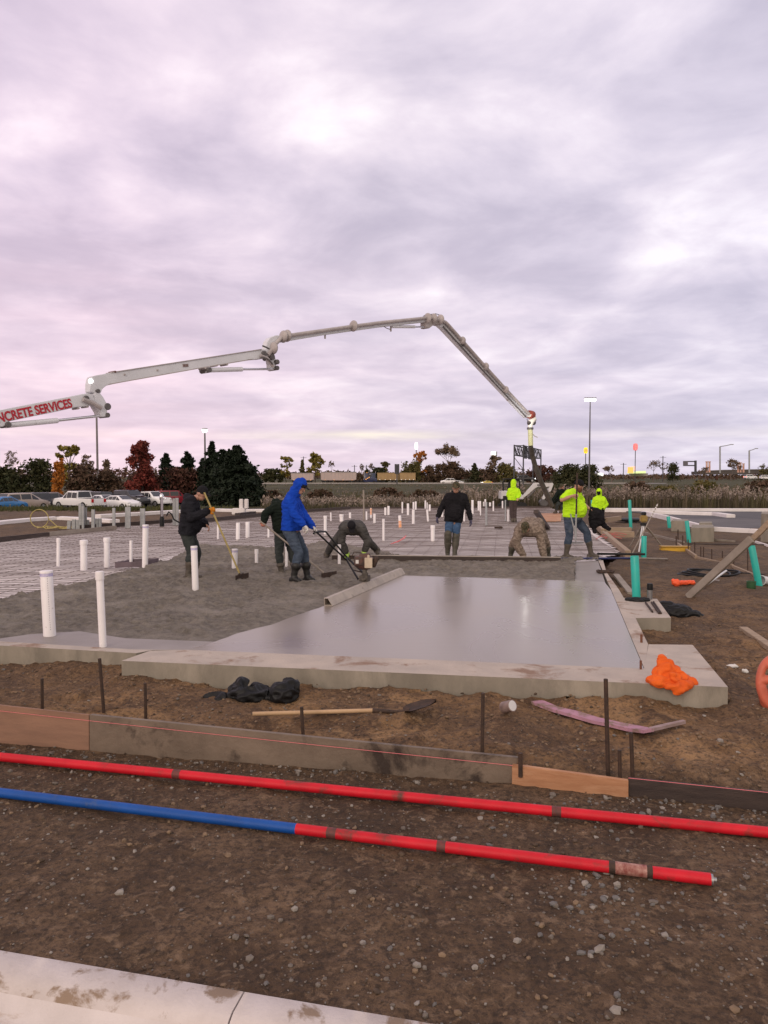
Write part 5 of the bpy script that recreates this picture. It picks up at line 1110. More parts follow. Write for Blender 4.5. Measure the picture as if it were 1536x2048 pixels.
m.add([V(p_) - Z * .004 for p_ in vs], [(i * 5 + j, i * 5 + j + 1, (i + 1) * 5 + j + 1, (i + 1) * 5 + j) for i in range(k_ - 1) for j in range(4)]); m.tube([c_, e0 + d * .05], .014, 8)
m.build('blade', m_rust, sv, True)
# paint can
pc = thing('paint_can', 'dirty paint can tipped on its side by the pink foam', 'can', gnd(1018, 1420))
c_ = gnd(1016, 1420, .05); axv = V((.55, -.75, .38)).normalized(); m = MB(); m.lathe([(.048, -.11), (.05, -.105), (.05, .0), (.052, .006), (.048, .008)], c_ + Z * .03 + axv * .05, axv, 20); m.build('can', M('paint_can_label', (.30, .22, .20), (.16, .11, .10), 12, .5), pc, True)
m = MB(); m.lathe([(.0, .0), (.044, .0), (.044, .006), (0, .007)], c_ + Z * .03 + axv * .052, axv, 20); m.build('lid', m_white, pc, True)
# pink foam
pf = thing('pink_foam_board', 'broken strip of pink insulation foam lying on the dirt before the porch pad', 'insulation', gnd(1150, 1425))
def strip(pts, nm, w_, h_, mt):
    m = MB(); P = [gnd(*p_, .02) for p_ in pts]; vs = []; 
    for i, p_ in enumerate(P):
        d = (P[min(i + 1, len(P) - 1)] - P[max(i - 1, 0)]).normalized(); s_ = d.cross(Z).normalized(); j_ = 1 + .25 * math.sin(i * 2.3)
        vs += [p_ - s_ * w_ * j_, p_ + s_ * w_, p_ + s_ * w_ + Z * h_, p_ - s_ * w_ * j_ + Z * h_]
    n_ = len(P); m.add(vs, [(i * 4 + j, i * 4 + (j + 1) % 4, (i + 1) * 4 + (j + 1) % 4, (i + 1) * 4 + j) for i in range(n_ - 1) for j in range(4)] + [(0, 1, 2, 3), tuple(4 * (n_ - 1) + j for j in range(4))]); m.build(nm, mt, pf)
strip([(1040, 1398), (1075, 1408), (1110, 1421), (1150, 1432), (1190, 1444), (1230, 1452), (1262, 1460), (1298, 1465)], 'long_strip', .055, .028, m_pink)
strip([(1050, 1393), (1090, 1394), (1118, 1396)], 'top_strip', .022, .03, m_pink); strip([(1300, 1462), (1335, 1454), (1368, 1446)], 'broken_end', .018, .025, M('dirty_foam', (.34, .25, .26), (.24, .17, .16), 8, .85))
# form boards in front
def fboard(name, label, tl, tr_, bl, br, mat, th_=.04, lift=0., zb=-.33):
    B0, B1 = G(*bl, zb), G(*br, zb); T0, T1 = At(*tl, B0.y), At(*tr_, B1.y); d = B1 - B0; nb = V((-d.y, d.x, 0)).normalized() * th_
    m = MB(); m.prism([B0 - Z * .06, B1 - Z * .06, T1, T0], nb); return tag(m.build(name, mat, bev=.003), label, 'form board', 'form boards staked in the foreground')
fboard('form_board', 'orange stained plywood form board at the left of the foreground', (-160, 1393), (178, 1430), (-160, 1472), (178, 1502), m_ply, .022)
fboard('form_board', 'longest form board, wet and grey brown, across the foreground', (178.8, 1430), (1036, 1516), (178.8, 1502), (1022, 1568), m_woodwet, .040)
fboard('form_board', 'short bright new pine form board in the foreground', (1024, 1530), (1257, 1562), (1024, 1568), (1257, 1594), m_woodorange, .038, zb=-.322)
fboard('form_board', 'dark form board at the right of the foreground', (1258, 1558), (1700, 1604), (1258, 1594), (1700, 1640), m_wooddark, .04)
m = MB(); a, b_ = At(-160, 1404, G(-160, 1472, -.33).y - .03), At(1025, 1531, G(1024, 1568, -.33).y - .03)
m.tube([a + (b_ - a) * (k / 20) - Z * .006 * math.sin(math.pi * k / 20) for k in range(21)], .0019, 5); tag(m.build('string_line', m_string), 'tight pink mason line along the front of the form boards', 'string line')
m = MB(); a, b_ = At(1257, 1556, G(1258, 1594, -.33).y + .01), At(1700, 1602, G(1700, 1640, -.33).y + .01); m.tube([a, b_], .0019, 5); tag(m.build('string_line', m_string), 'pink mason line along the top of the dark right hand form board', 'string line')
for a, y0, y1, b_, w_, lab, z in ((84, 1357, 1414, 84.5, 6.5, 'short stake at the far left behind the plywood form', -.2), (199, 1317, 1428, 208, 7, 'tall leaning stake behind the plywood joint at left', -.22), (290, 1366, 1436, 291.5, 6.5, 'stake left of the crumpled black plastic sheet', -.22),
    (603, 1414, 1468, 606, 7, 'short stake in front of the shovel handle', -.2), (966, 1386, 1504, 964.5, 7.5, 'stake between the shovel blade and the paint can', -.22), (1211.5, 1358, 1542, 1216, 9, 'tallest foreground stake in front of the pink foam', -.24), (1239, 1500, 1560, 1240, 8, 'stubby stake behind the bright pine board', -.26), (1262, 1465, 1560, 1265.5, 8.5, 'stake at the left end of the dark right hand board', -.26), (1041, 1506, 1532, 1041, 9, 'stubby stake at the right end of the longest form board', -.18)):
    stake(a, y0, y1, w_, lab, z, b_, 'steel stakes of the foreground form line')
for a, y0, y1, lab in ((1281.5, 1321, 1340, 'rusty dowel at the front corner of the wet slab'), (1282.8, 1269, 1286, 'rusty dowel in the side wall by the orange sweatshirt')): stake(a, y0, y1, 5, lab, 0, grp='rusty dowels in the slab wall', mat=m_rustbr)
# bull float poles
p1 = thing('red_pole', 'full length red bull float pole nearest the form boards', 'pole', gnd(700, 1602))
def pole_pts(pts, h): return [gnd(*p_, h) for p_ in pts]
def straight(a, b_, h, r):
    A_, B_ = gnd(*a), gnd(*b_); hmax = max(gz(*(A_ + (B_ - A_) * k / 30).xy) - (A_.z + (B_.z - A_.z) * k / 30) for k in range(31)); return A_ + Z * (hmax * .7 + r), B_ + Z * (hmax * .7 + r)
A_, B_ = straight((-120, 1514), (1700, 1697), 0, .034)
m = MB(); m.tube([A_, B_], .0335, 16); m.build('tube', m_red, p1, True)
for k in (.318, .735): m = MB(); q = A_ + (B_ - A_) * k; d = (B_ - A_).normalized(); m.lathe([(.034, -.03), (.0345, -.026), (.0345, .026), (.034, .03)], q, d, 16); m.build('joint', m_redwear, p1, True)
p2 = thing('blue_and_red_pole', 'bull float pole, blue then red, nearest the camera', 'pole', gnd(592, 1672))
A_, B_ = straight((-120, 1581), (1421, 1772), 0, .032); d = (B_ - A_).normalized()
q0 = online(A_, B_, 593)
m = MB(); m.tube([A_, q0], .032, 16); m.build('blue_section', m_blue, p2, True)
m = MB(); m.tube([q0, B_], .0325, 16); m.build('red_section', m_red, p2, True)
for px, w_, mt, nm in ((664, .03, m_redwear, 'joint'), (883, .026, m_redwear, 'joint'), (1262, .09, M('scraped_paint', (.42, .24, .20), (.2, .05, .04), 25, .6), 'scrape'), (1225, .02, m_rust, 'joint'), (1298, .018, m_rust, 'joint')):
    q = online(A_, B_, px); m = MB(); m.lathe([(.033, -w_), (.0334, -w_ + .006), (.0334, w_ - .006), (.033, w_)], q, d, 16); m.build(nm, mt, p2, True)
m = MB(); m.lathe([(.029, 0), (.029, .012), (.012, .012), (.012, .03), (0, .03)], B_, d, 14); m.build('end_plug', m_steel, p2, True)
# coral plastic at the right edge
cb = thing('coral_frame', 'coral plastic barrier with round grip holes leaning at the right edge', 'barrier', gnd(1545, 1420))
c_ = gnd(1566, 1418); m = MB()
ring = [c_ + V((-.06 + .17 * math.cos(a_) * (1 if math.cos(a_) > 0 else .9), .12 * math.sin(a_) * .3, .23 + .225 * math.sin(a_))) for a_ in [k / 28 * 2 * math.pi for k in range(29)]]
m.tube(ring, .036, 10); m.cap(c_ + V((-.19, 0, .26)), c_ + V((.1, 0, .3)), .04, .04); m.cap(c_ + V((-.14, 0, .40)), c_ + V((.08, 0, .43)), .035, .035); m.cap(c_ + V((-.20, .0, .2)), c_ + V((-.15, .0, .04)), .045, .05)
remesh('frame', m, m_coral, cb, .009, 2)
for px, py, w_, lab in ((1464, 1333, .06, 'crumpled white paper scrap on the dirt right of the porch pad, larger one'), (1490, 1344, .035, 'crumpled white paper scrap on the dirt right of the porch pad, smaller one')):
    c_ = gnd(px, py, .012); m = MB(); m.ell(c_, X * w_, Yv * w_ * .7, Z * .02, 9, 5); m.v = [tuple(V(p) + V((fbm(p[0] * 40, p[1] * 40) * .02, 0, abs(fbm(p[0] * 30, p[1] * 30, 3)) * .03))) for p in m.v]; tag(m.build('paper_scrap', m_print), lab, 'litter', 'paper scraps')
# ------------------------------------------------------------------ concrete pump boom
BP0 = V((7.06, 36, 0)); BU = V((16.3, 18, 0)).normalized(); BN = V((BU.y, -BU.x, 0))
def BP(px, py, off=0.):
    d = ray(px, py); c_ = V((0, 0, CAMH)); p0 = BP0 + BN * off; return c_ + d * ((p0 - c_).dot(BN) / d.dot(BN))
bm_ = thing('pump_boom', 'white folding concrete pump boom with red lettering and a hanging end hose', 'pump boom', V((BP(-500, 900).x, BP(-500, 900).y, -.3)))
def bplate(nm, pts, th_, mat, off=0., bev=.015, par=None):
    m = MB(); P = [BP(x, y, off + th_ / 2) for x, y in pts]; m.prism(P, -BN * th_); return m.build(nm, mat, par or bm_, bev=bev)
def z5(*pts): return [(x / 2.477, 600 + y / 2.477) for x, y in pts]
def zA(*pts): return [(480 + x / 3.657, 600 + y / 3.657) for x, y in pts]
def zB(*pts): return [(840 + x / 5.908, 600 + y / 5.908) for x, y in pts]
s1 = bplate('first_section', [(-260, 868), (0, 820.5), (177, 786), (186, 789), (190, 800), (186, 811), (150, 815), (110, 824), (60, 834), (18, 843), (18, 848), (4, 854), (-8, 850), (-14, 847), (-260, 900)], .34, m_boom)
s2 = bplate('second_section', z5((455, 382), (470, 375), (560, 358), (1300, 245), (1328, 246), (1335, 262), (1322, 285), (1300, 292), (1250, 295), (1000, 337), (700, 390), (560, 417), (528, 424), (508, 440), (500, 462), (480, 466), (448, 455), (448, 415)), .30, m_boom)
bplate('flange_strip', z5((555, 356), (1296, 242), (1297, 246), (556, 361)), .34, m_boompipe, 0, 0)
bplate('flange_strip', z5((540, 420), (1000, 338), (1250, 296), (1250, 291), (1000, 333), (540, 415)), .34, m_boompipe, 0, 0)
bplate('knuckle_link', z5((470, 458), (492, 456), (512, 480), (534, 520), (533, 545), (528, 578), (505, 580), (500, 555), (482, 525), (470, 500)), .40, m_boom, 0, .02)
def pin(x, y, r_px, th_=.46, mat=None, nm='pivot_pin'):
    c_ = BP(x, y); r = r_px / F * c_.dot(CF); m = MB(); m.lathe([(r * .8, -th_ / 2), (r, -th_ / 2 + .02), (r, th_ / 2 - .02), (r * .8, th_ / 2)], c_, BN, 18); m.build(nm, mat or m_boomdark, bm_, True)
for x, y, r_ in z5((410, 491),) and [(165.5, 798, 6), (208, 814, 7), (208, 831, 5), (189, 783, 4), (10, 850, 6), (521, 708.5, 5.5), (537, 715, 6), (547, 725, 5), (547, 737, 4.5), (411, 741, 5.5)]: pin(x, y, r_)
def rod(nm, a, b_, r_px, mat, off=0.):
    A_, B_ = BP(*a, off), BP(*b_, off); r = r_px / F * (A_ + B_).dot(CF) / 2; m = MB(); m.tube([A_, B_], r, 14); return m.build(nm, mat, bm_, True)
rod('cylinder', (10, 851), (115, 841), 5.5, m_boom, .1); rod('cylinder_rod', (114, 841), (206, 831), 2.8, m_chrome, .1)
rod('cylinder', (411, 740.5), (484, 738.5), 4.6, m_boom, .1); rod('cylinder_rod', (483, 738.5), (546, 738), 2.3, m_chrome, .1)
m = MB(); m.tube([BP(166, 799, .24), BP(186, 806, .24), BP(203, 816, .24)], .06, 8); m.tube([BP(521, 711, .22), BP(534, 716, .22), BP(547, 733, .22)], .05, 8); m.build('tie_link', m_boompipe, bm_, True)
bplate('tag_plate', z5((906, 318), (933, 316), (934, 330), (907, 332)), .012, M('brown_plate', (.12, .06, .05), (.25, .2, .2), 30, .5), .158, 0)
for x, y in ((556, 358), (1003, 340), (1110, 322), (1060, 326), (420, 530), (375, 538), (603, 372), (765, 350)): 
    q = z5((x, y))[0]; pin(q[0], q[1], 2.2, .36, m_redwear if x == 556 else m_boompipe, 'bolt')
# lettering
def text_mesh(body, size, ext=.004):
    cu_ = bpy.data.curves.new('t', 'FONT'); cu_.body = body; cu_.size = size; cu_.extrude = ext; cu_.offset = size * .03; cu_.align_x = 'RIGHT'; cu_.align_y = 'CENTER'
    o = bpy.data.objects.new('t', cu_); COL.objects.link(o); dg = bpy.context.evaluated_depsgraph_get(); me = bpy.data.meshes.new_from_object(o.evaluated_get(dg)); bpy.data.objects.remove(o); bpy.data.curves.remove(cu_)
    return me
rp = BP(144, 806.5, .19); lp = BP(2, 836, .19); tx = (rp - lp).normalized(); tn = BN.copy(); ty = tn.cross(tx) if tn.cross(tx).z > 0 else tx.cross(tn)
L_ = (rp - lp).length; me = text_mesh('CONCRETE SERVICES', 1.0)
xsn = [v.co.x for v in me.vertices]; full = max(xsn) - min(xsn)
# CO is cut by the picture edge: about 15.1 of the 17 letters' run shows
sc_ = L_ / (full * .80); hgt = .235
ysn = [v.co.y for v in me.vertices]; sy_ = hgt / (max(ysn) - min(ysn))
inv = V(bm_['_w'])
for v in me.vertices: v.co = rp + tx * ((v.co.x - max(xsn)) * sc_) + ty * (v.co.y * sy_) + BN * (v.co.z * .8 - .012) - inv
me.materials.clear(); me.materials.append(m_redletter); o = bpy.data.objects.new('lettering', me); COL.objects.link(o); o.parent = bm_
# third section: box beam under a delivery pipe, elbow pieces
bplate('third_section', zA((195, 335), (205, 300), (225, 275), (265, 258), (330, 262), (620, 228), (830, 200), (1040, 176), (1370, 140), (1375, 160), (1040, 197), (830, 226), (620, 256), (290, 312), (262, 330), (245, 365), (262, 430), (268, 470), (262, 500), (245, 515), (228, 508), (226, 470), (215, 420), (190, 385)), .24, m_boom)
def bpipe(nm, pts, r_px, mat, off=.18):
    P = [BP(x, y, off) for x, y in pts]; r = r_px / F * P[0].dot(CF); m = MB(); m.tube(P, r, 14); return m.build(nm, mat, bm_, True)
bpipe('delivery_pipe', zA((205, 402), (235, 365), (262, 320), (300, 278), (345, 262), (620, 222), (830, 192), (1040, 164), (1300, 138), (1370, 130), (1430, 132)), 4.0, m_boompipe)
for x, y in zA((318, 268), (345, 262), (830, 190), (245, 352), (1372, 132), (1415, 135), (1465, 142)):
    c_ = BP(x, y, .18); m = MB(); m.ell(c_, BU * .10, BN * .19, Z * .2, 12, 8); m.build('pipe_clamp', m_boompipe, bm_, True)
for x, y, l in ((622, 255, 28), (1103, 200, 30)):
    q0, q1 = zA((x, y - 8), (x, y + l)); rod('guide_peg', q0, q1, 1.8, m_boompipe)
rod('cylinder', *zA((1110, 195), (1278, 196)), 3.0, m_boom, .05); rod('cylinder_rod', *zA((1278, 196), (1372, 197)), 1.6, m_chrome, .05)
bpipe('cable', zA((1340, 118), (1380, 106), (1430, 100), (1470, 112), (1485, 140)), .7, m_boomdark, .1); bpipe('cable', zA((1050, 192), (1075, 208), (1100, 215)), .8, m_boomdark, .1)
bpipe('cable', zA((165, 335), (190, 345), (215, 358)), 1.6, m_boomdark, .3); bpipe('cable', zA((150, 420), (190, 425), (215, 440), (240, 470)), 1.6, m_boomdark, .3)
bplate('elbow_plate', zA((1360, 128), (1400, 118), (1440, 122), (1470, 130), (1495, 150), (1470, 185), (1430, 176), (1405, 192), (1385, 208), (1362, 204), (1360, 185)), .3, m_boompipe, 0, .02)
# fourth section
bplate('fourth_section', zB((190, 270), (235, 225), (300, 250), (1310, 1345), (1262, 1395), (270, 340)), .2, m_boom)
bpipe('delivery_pipe', zB((160, 225), (235, 238), (300, 262), (330, 290), (760, 775), (1020, 1062), (1285, 1345)), 3.6, m_boompipe, .17)
bpipe('hydraulic_line', zB((275, 315), (740, 830), (1000, 1110), (1255, 1385)), 1.5, m_boomdark, .15)
for x, y in zB((775, 785), (1010, 1060), (500, 480)):
    c_ = BP(x, y, .17); m = MB(); m.ell(c_, BU * .10, BN * .17, Z * .17, 12, 8); m.build('pipe_clamp', m_boompipe, bm_, True)
for (a, b_) in (((800, 860), (745, 880)), ((1065, 1160), (1030, 1185))): rod('guide_peg', *zB(a, b_), 1.8, m_boompipe)
bplate('warning_plate', zB((478, 512), (490, 508), (520, 545), (508, 552)), .012, m_boomdark, .11, 0)
# tip elbow and end hose
te = [BP(*q, 0.12) for q in zB((1290, 1352), (1325, 1375), (1335, 1410), (1310, 1440), (1302, 1480), (1302, 1510))]
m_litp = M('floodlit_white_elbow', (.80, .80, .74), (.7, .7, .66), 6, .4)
m = MB(); m.tube(te, [.13, .17, .18, .14, .11, .11], 14); m.build('tip_elbow', m_litp, bm_, True)
m = MB(); m.tube([te[0] - Z * .0, te[1] + Z * .06], .2, 12); m.build('tip_clamp', M('red_clamp', (.32, .06, .04), (.2, .05, .04), 9, .6), bm_, True)
m = MB(); c_ = BP(*zB((1345, 1445))[0], .1); m.ell(c_, BU * .12, BN * .1, Z * .14, 12, 8); m.build('tip_bracket', m_boomdark, bm_, True)
m = MB(); m.lathe([(.15, -.05), (.16, 0), (.15, .05)], BP(*zB((1302, 1518))[0], .12), Z, 14); m.build('hose_coupling', m_boomdark, bm_, True)
hz_ = [BP(*zB((1302, 1515))[0], .12), BP(*zB((1305, 1600))[0], .12), BP(*zB((1308, 1720))[0], .12)]
m = MB(); m.tube(hz_, .115, 14); m.build('lit_hose_top', M('lamplit_hose_tone', (.55, .56, .34), (.45, .46, .27), 8, .6), bm_, True)  # upper stretch of the end hose, lamplight painted in as a pale colour
m = MB(); hp_ = [hz_[-1], At(1064, 908, 36.3), At(1071, 935, 36.6), At(1082, 963, 37), At(1094, 990, 37.4), At(1104, 1013, 37.6)]
m.tube(hp_, [.105, .12, .125, .125, .125, .12], 14); m.build('end_hose', M('rubber_end_hose', (.05, .045, .038), (.085, .075, .062), 7, .75), bm_, True)
m = MB(); m.tube([BP(1066, 868, .2), BP(1069, 872, .2), BP(1075, 874.5, .2)], .022, 6); m.build('tag_line', m_print, bm_, True)
m = MB(); c_ = BP(181.5, 762.5, .12); m.ell(c_, X * .06, Yv * .06, Z * .06, 10, 6); m.build('work_lamp', m_lit, bm_, True)
m = MB(); c_ = BP(*zB((1345, 1400))[0], .14); m.ell(c_, X * .10, Yv * .08, Z * .12, 10, 6); m.build('work_lamp', m_lit, bm_, True)
ld = bpy.data.lights.new('work_light', 'POINT'); lo = bpy.data.objects.new('work_light', ld); COL.objects.link(lo)
ld.energy = 55; ld.shadow_soft_size = .1; ld.color = (1, .97, .9); lo.location = BP(1056, 846, .75)
m = MB(); m.lathe([(.09, 0), (.10, .03), (.06, .12)], BP(1056, 846, .84), -BN if False else BN, 12); m.tube([BP(1056, 846, .9), BP(1054, 838, .3)], .02, 6); m.build('flood_lamp', m_boomdark, bm_, True)
# ------------------------------------------------------------------ mini excavator
ex = thing('mini_excavator', 'small white and black excavator parked beyond the far edge of the slab', 'excavator', V((At(1030, 1010, 52).x, 52, gz(8, 52))))
YX = 52
def E(x, y, dy=0): return At(980 + x / 5.908, 940 + y / 5.908, YX + dy)
def eplate(nm, pts, th_, mat, dy=0, bev=.01): m = MB(); m.prism([E(x, y, dy - th_ / 2) for x, y in pts], (0, th_, 0)); return m.build(nm, mat, ex, bev=bev)
eplate('boom', ((388, 310), (405, 285), (520, 155), (545, 150), (640, 160), (650, 200), (560, 200), (535, 215), (412, 318), (395, 325)), .22, m_white, .1)
eplate('stick', ((640, 158), (745, 155), (750, 170), (720, 250), (700, 260), (690, 235), (705, 195), (640, 205)), .2, m_white, -.15)
eplate('bucket_link', ((690, 215), (660, 250), (615, 335), (625, 348), (645, 345), (675, 300), (705, 250)), .16, m_white, .05)
m = MB(); m.tube([E(440, 330), E(535, 235)], .06, 8); m.build('boom_cylinder', m_boomdark, ex, True)
m = MB(); m.tube([E(560, 175, -.2), E(700, 190, -.2)], .05, 8); m.build('stick_cylinder', m_boomdark, ex, True)
eplate('body', ((130, 345), (132, 250), (215, 245), (225, 262), (345, 262), (400, 310), (400, 345)), 1.2, m_white, .4, .04)
eplate('engine_bay', ((150, 420), (150, 300), (215, 300), (215, 420)), 1.25, m_blackm, .4, .03)
eplate('track', ((95, 425), (110, 395), (400, 380), (440, 400), (440, 425), (400, 450), (110, 450)), .35, m_blackm, -.2, .04); eplate('track', ((95, 425), (110, 395), (400, 380), (440, 400), (440, 425), (400, 450), (110, 450)), .35, m_blackm, 1.1, .04)
m = MB(); m.tube([E(158, 260), E(152, 150), E(168, 108), E(320, 108), E(350, 130), E(350, 260)], .055, 8); m.tube([E(158, 260, .9), E(152, 150, .9), E(168, 108, .9), E(320, 108, .9), E(350, 130, .9), E(350, 260, .9)], .055, 8)
m.box((E(245, 104) + E(245, 104, .9)) / 2, (1.0, 1.1, .06)); m.build('canopy_frame', m_blackm, ex)
m = MB(); m.cap(E(235, 250, .4), E(240, 160, .4), .2, .16); m.build('seat', m_blackm, ex, True)
eplate('bucket', ((610, 345), (650, 350), (700, 400), (660, 430), (600, 420), (585, 380)), .5, m_boomdark, .05, .03)
# ------------------------------------------------------------------ cars
def loft(st, zb):
    """stations (x, ztop, zbelt, w, wt) -> body shell; returns rings"""
    m = MB(); 
    for (x, zt, zl, w_, wt) in st: m.v += [(x, -w_ * .93, zb), (x, -w_, (zb + zl) / 2), (x, -w_ * .97, zl), (x, -wt, zt - .03), (x, -wt * .86, zt), (x, wt * .86, zt), (x, wt, zt - .03), (x, w_ * .97, zl), (x, w_, (zb + zl) / 2), (x, w_ * .93, zb)]
    n = 10; k = len(st)
    m.f = [(i * n + j, i * n + (j + 1) % n, (i + 1) * n + (j + 1) % n, (i + 1) * n + j) for i in range(k - 1) for j in range(n)] + [tuple(range(n)), tuple((k - 1) * n + j for j in range(n))]
    m.m = [0] * len(m.f); return m
KIND = {
 'sedan': ([(-2.35, .78, .68, .78, .7), (-2.25, .98, .82, .86, .76), (-1.65, 1.06, .95, .9, .78), (-.85, 1.42, .97, .9, .62), (.35, 1.45, .96, .9, .62), (1.2, 1.02, .93, .9, .76), (2.1, .86, .76, .86, .72), (2.36, .64, .58, .76, .66)], .24, 2, 5, 1.4, -1.38, .33),
 'minivan': ([(-2.5, .95, .85, .86, .8), (-2.44, 1.12, 1.02, .95, .86), (-2.05, 1.72, 1.06, .97, .74), (.3, 1.76, 1.06, .97, .74), (1.45, 1.12, 1.0, .95, .8), (2.3, .92, .8, .88, .75), (2.5, .65, .6, .8, .7)], .26, 1, 4, 1.55, -1.5, .34),
 'suv': ([(-2.3, .95, .85, .86, .8), (-2.26, 1.15, 1.05, .94, .86), (-1.95, 1.74, 1.1, .95, .76), (.3, 1.78, 1.1, .95, .76), (.95, 1.2, 1.1, .95, .84), (2.05, 1.06, .95, .9, .8), (2.3, .75, .65, .84, .75)], .32, 1, 4, 1.45, -1.4, .38),
 'pickup': ([(-2.95, .95, .8, .9, .86), (-2.92, 1.16, 1.08, .96, .94), (-.85, 1.18, 1.1, .97, .95), (-.75, 1.86, 1.14, .97, .76), (.75, 1.9, 1.14, .97, .76), (1.5, 1.26, 1.14, .97, .86), (2.75, 1.14, 1.0, .95, .86), (2.95, .8, .7, .9, .84)], .46, 2, 5, 1.95, -1.75, .41)}
def car(kind, col, label, px, Y, yaw, z=-1.55, lit=False, grp='cars parked in the left car park', sc=1., plate=True):
    st, zb, g0, g1, xf, xr, wr_ = KIND[kind]
    x = (px - 768) / F * Y
    t = thing('pickup_truck' if kind == 'pickup' else 'minivan' if kind == 'minivan' else 'parked_car' if grp and 'parked' in grp else 'car', label, 'pickup' if kind == 'pickup' else 'car', (0, 0, 0), grp)
    m = loft(st, zb); m.build('body', col, t, True, bev=.03)
    if kind == 'pickup': m = MB(); m.box((-1.88, 0, 1.16), (1.9, 1.6, .06)); m.build('cargo_bed', m_blackm, t)
    m = MB()
    for s_ in (-1, 1):
        for i in range(g0, g1):
            (xa, ta, la, wa, ua), (xb, tb, lb, wb_, ub) = st[i], st[i + 1]
            n_ = 2 if i not in (g0, g1 - 1) else 1
            def sidep(u_, v_):
                xx = xa + (xb - xa) * u_; zt = ta + (tb - ta) * u_ - .03; zl = la + (lb - la) * u_; w_ = (wa + (wb_ - wa) * u_) * .97; wt = ua + (ub - ua) * u_
                return V((xx, s_ * (w_ + (wt - w_) * v_ + .012), zl + (zt - zl) * v_))
            for j in range(n_):
                u0, u1 = j / n_ + .05 / n_, (j + 1) / n_ - .05 / n_
                if i == g0: u0 = .30
                if i == g1 - 1: u1 = .68
                vv = 0.86
                m.add([sidep(u0, .08), sidep(u1, .08), sidep(u1, vv if i != g1 - 1 else vv * .5), sidep(u0, vv if i != g0 else vv * .5)], [(0, 1, 2, 3)])
    for i in (g0, g1 - 1):
        (xa, ta, la, wa, ua), (xb, tb, lb, wb_, ub) = st[i], st[i + 1]
        q = []
        for u_, s_ in ((.1, -1), (.92, -1), (.92, 1), (.1, 1)):
            q.append(V((xa + (xb - xa) * u_ + (.014 if i else -.014) * (1 if i == g1 - 1 else -1), s_ * (ua + (ub - ua) * u_) * .84, ta + (tb - ta) * u_ + .014)))
        m.add(q, [(0, 1, 2, 3)])
    m.build('window', m_glass, t, fix=False)
    for xw in (xf, xr):
        for s_ in (-1, 1):
            wy = s_ * (max(a_[3] for a_ in st) - .1)
            m = MB(); m.lathe([(wr_ * .75, -.11), (wr_, -.1), (wr_, .1), (wr_ * .75, .11)], (xw, wy, wr_), Yv, 20); w_ = m.build('wheel', m_tyre, t, True)
            m = MB(); m.lathe([(wr_ * .64, 0), (wr_ * .62, .02), (.05, .03)], (xw, wy + s_ * .105, wr_), Yv * s_, 14); r_ = m.build('rim', m_rim, None, True, loc=(0, 0, 0)); r_.parent = w_
    zl = st[1][2] - .12
    for s_ in (-1, 1):
        m = MB(); m.box((st[1][0] - .02, s_ * .74, zl), (.12, .26, .22 if kind != 'pickup' else .34)); m.build('tail_light', m_litred if lit else m_taillight, t, bev=.02)
        m = MB(); m.box((st[-2][0] + .08, s_ * .64, st[-2][2] - .08), (.26, .32, .16)); m.build('headlight', m_lit if lit == 'head' else m_headlight, t, bev=.03)
    m = MB(); m.box((st[0][0] + .02, 0, zb + .14), (.1, 1.5, .2)); m.box((st[-1][0] - .0, 0, zb + .1), (.1, 1.4, .2)); m.build('bumper', m_blackm if kind in ('suv',) else col, t, bev=.03)
    zz_ = z if z is not None else gz(x, Y)
    place(t, (x, Y, zz_), yaw, sc); return t
cp_blue = M('blue_car_paint', (.01, .16, .42), None, rough=.25, coat=.6); cp_beige = M('beige_car_paint', (.38, .31, .27), None, rough=.3, coat=.5); cp_dark = M('dark_car_paint', (.03, .03, .038), None, rough=.25, coat=.6)
cp_greybr = M('grey_brown_car_paint', (.15, .12, .12), None, rough=.3, coat=.5); cp_white = M('white_car_paint', (.78, .77, .78), None, rough=.3, coat=.5); cp_red = M('red_car_paint', (.25, .02, .035), None, rough=.25, coat=.6); cp_black = M('black_car_paint', (.01, .01, .012), None, rough=.2, coat=.7)
RB, FWD = R(62), R(-28)
car('sedan', cp_blue, 'bright blue car at the left edge of the car park', 8, 73.5, R(72), lit=True)
car('minivan', cp_beige, 'beige minivan beside the blue car', 47, 76, R(60))
car('minivan', cp_dark, 'dark minivan between the beige and the grey brown one', 83, 78, R(60))
car('minivan', cp_greybr, 'grey brown minivan beside the orange leaved tree', 103, 79, R(58))
car('pickup', cp_white, 'white pickup with red tail lights right of the orange tree', 158, 76, R(150), z=-1.5)
car('suv', cp_black, 'black car seen behind the tail of the white pickup', 188, 82, R(150))
car('sedan', cp_white, 'white car just right of the white pickup', 208, 80, R(-40))
car('sedan', cp_white, 'white sedan with dark grille between the other white car and the black jeep', 240, 78, R(-32))
car('suv', cp_black, 'black boxy jeep beside the white sedan', 262, 82, R(-35), z=-1.4)
car('pickup', cp_white, 'white pickup in front of the red maple', 300, 84, R(-32), sc=.92)
car('suv', cp_red, 'dark red car partly behind the tall grey studs', 347, 88, R(40))
car('sedan', cp_white, 'white car roof showing behind the white pickup with red lights', 165, 84, R(150), z=-1.2)
HWZ = -.62
car('suv', cp_white, 'white car leading on the highway left of the camouflage cap', 895, 240, R(182), z=HWZ, grp='white cars on the highway')
car('sedan', cp_white, 'white car trailing on the highway just above the camouflage cap', 913, 244, R(182), z=HWZ - .35, grp='white cars on the highway')
car('suv', cp_black, 'dark car with a bright headlight under the sign gantry', 1052, 232, R(-8), z=HWZ + .6, lit='head', grp=None, sc=1.25)
car('sedan', M('yellow_car_paint', (.65, .5, .05), None, rough=.3, coat=.5), 'small yellow car on the highway with its headlight lit', 973, 262, R(200), z=HWZ - .25, lit='head', grp=None, sc=.8)
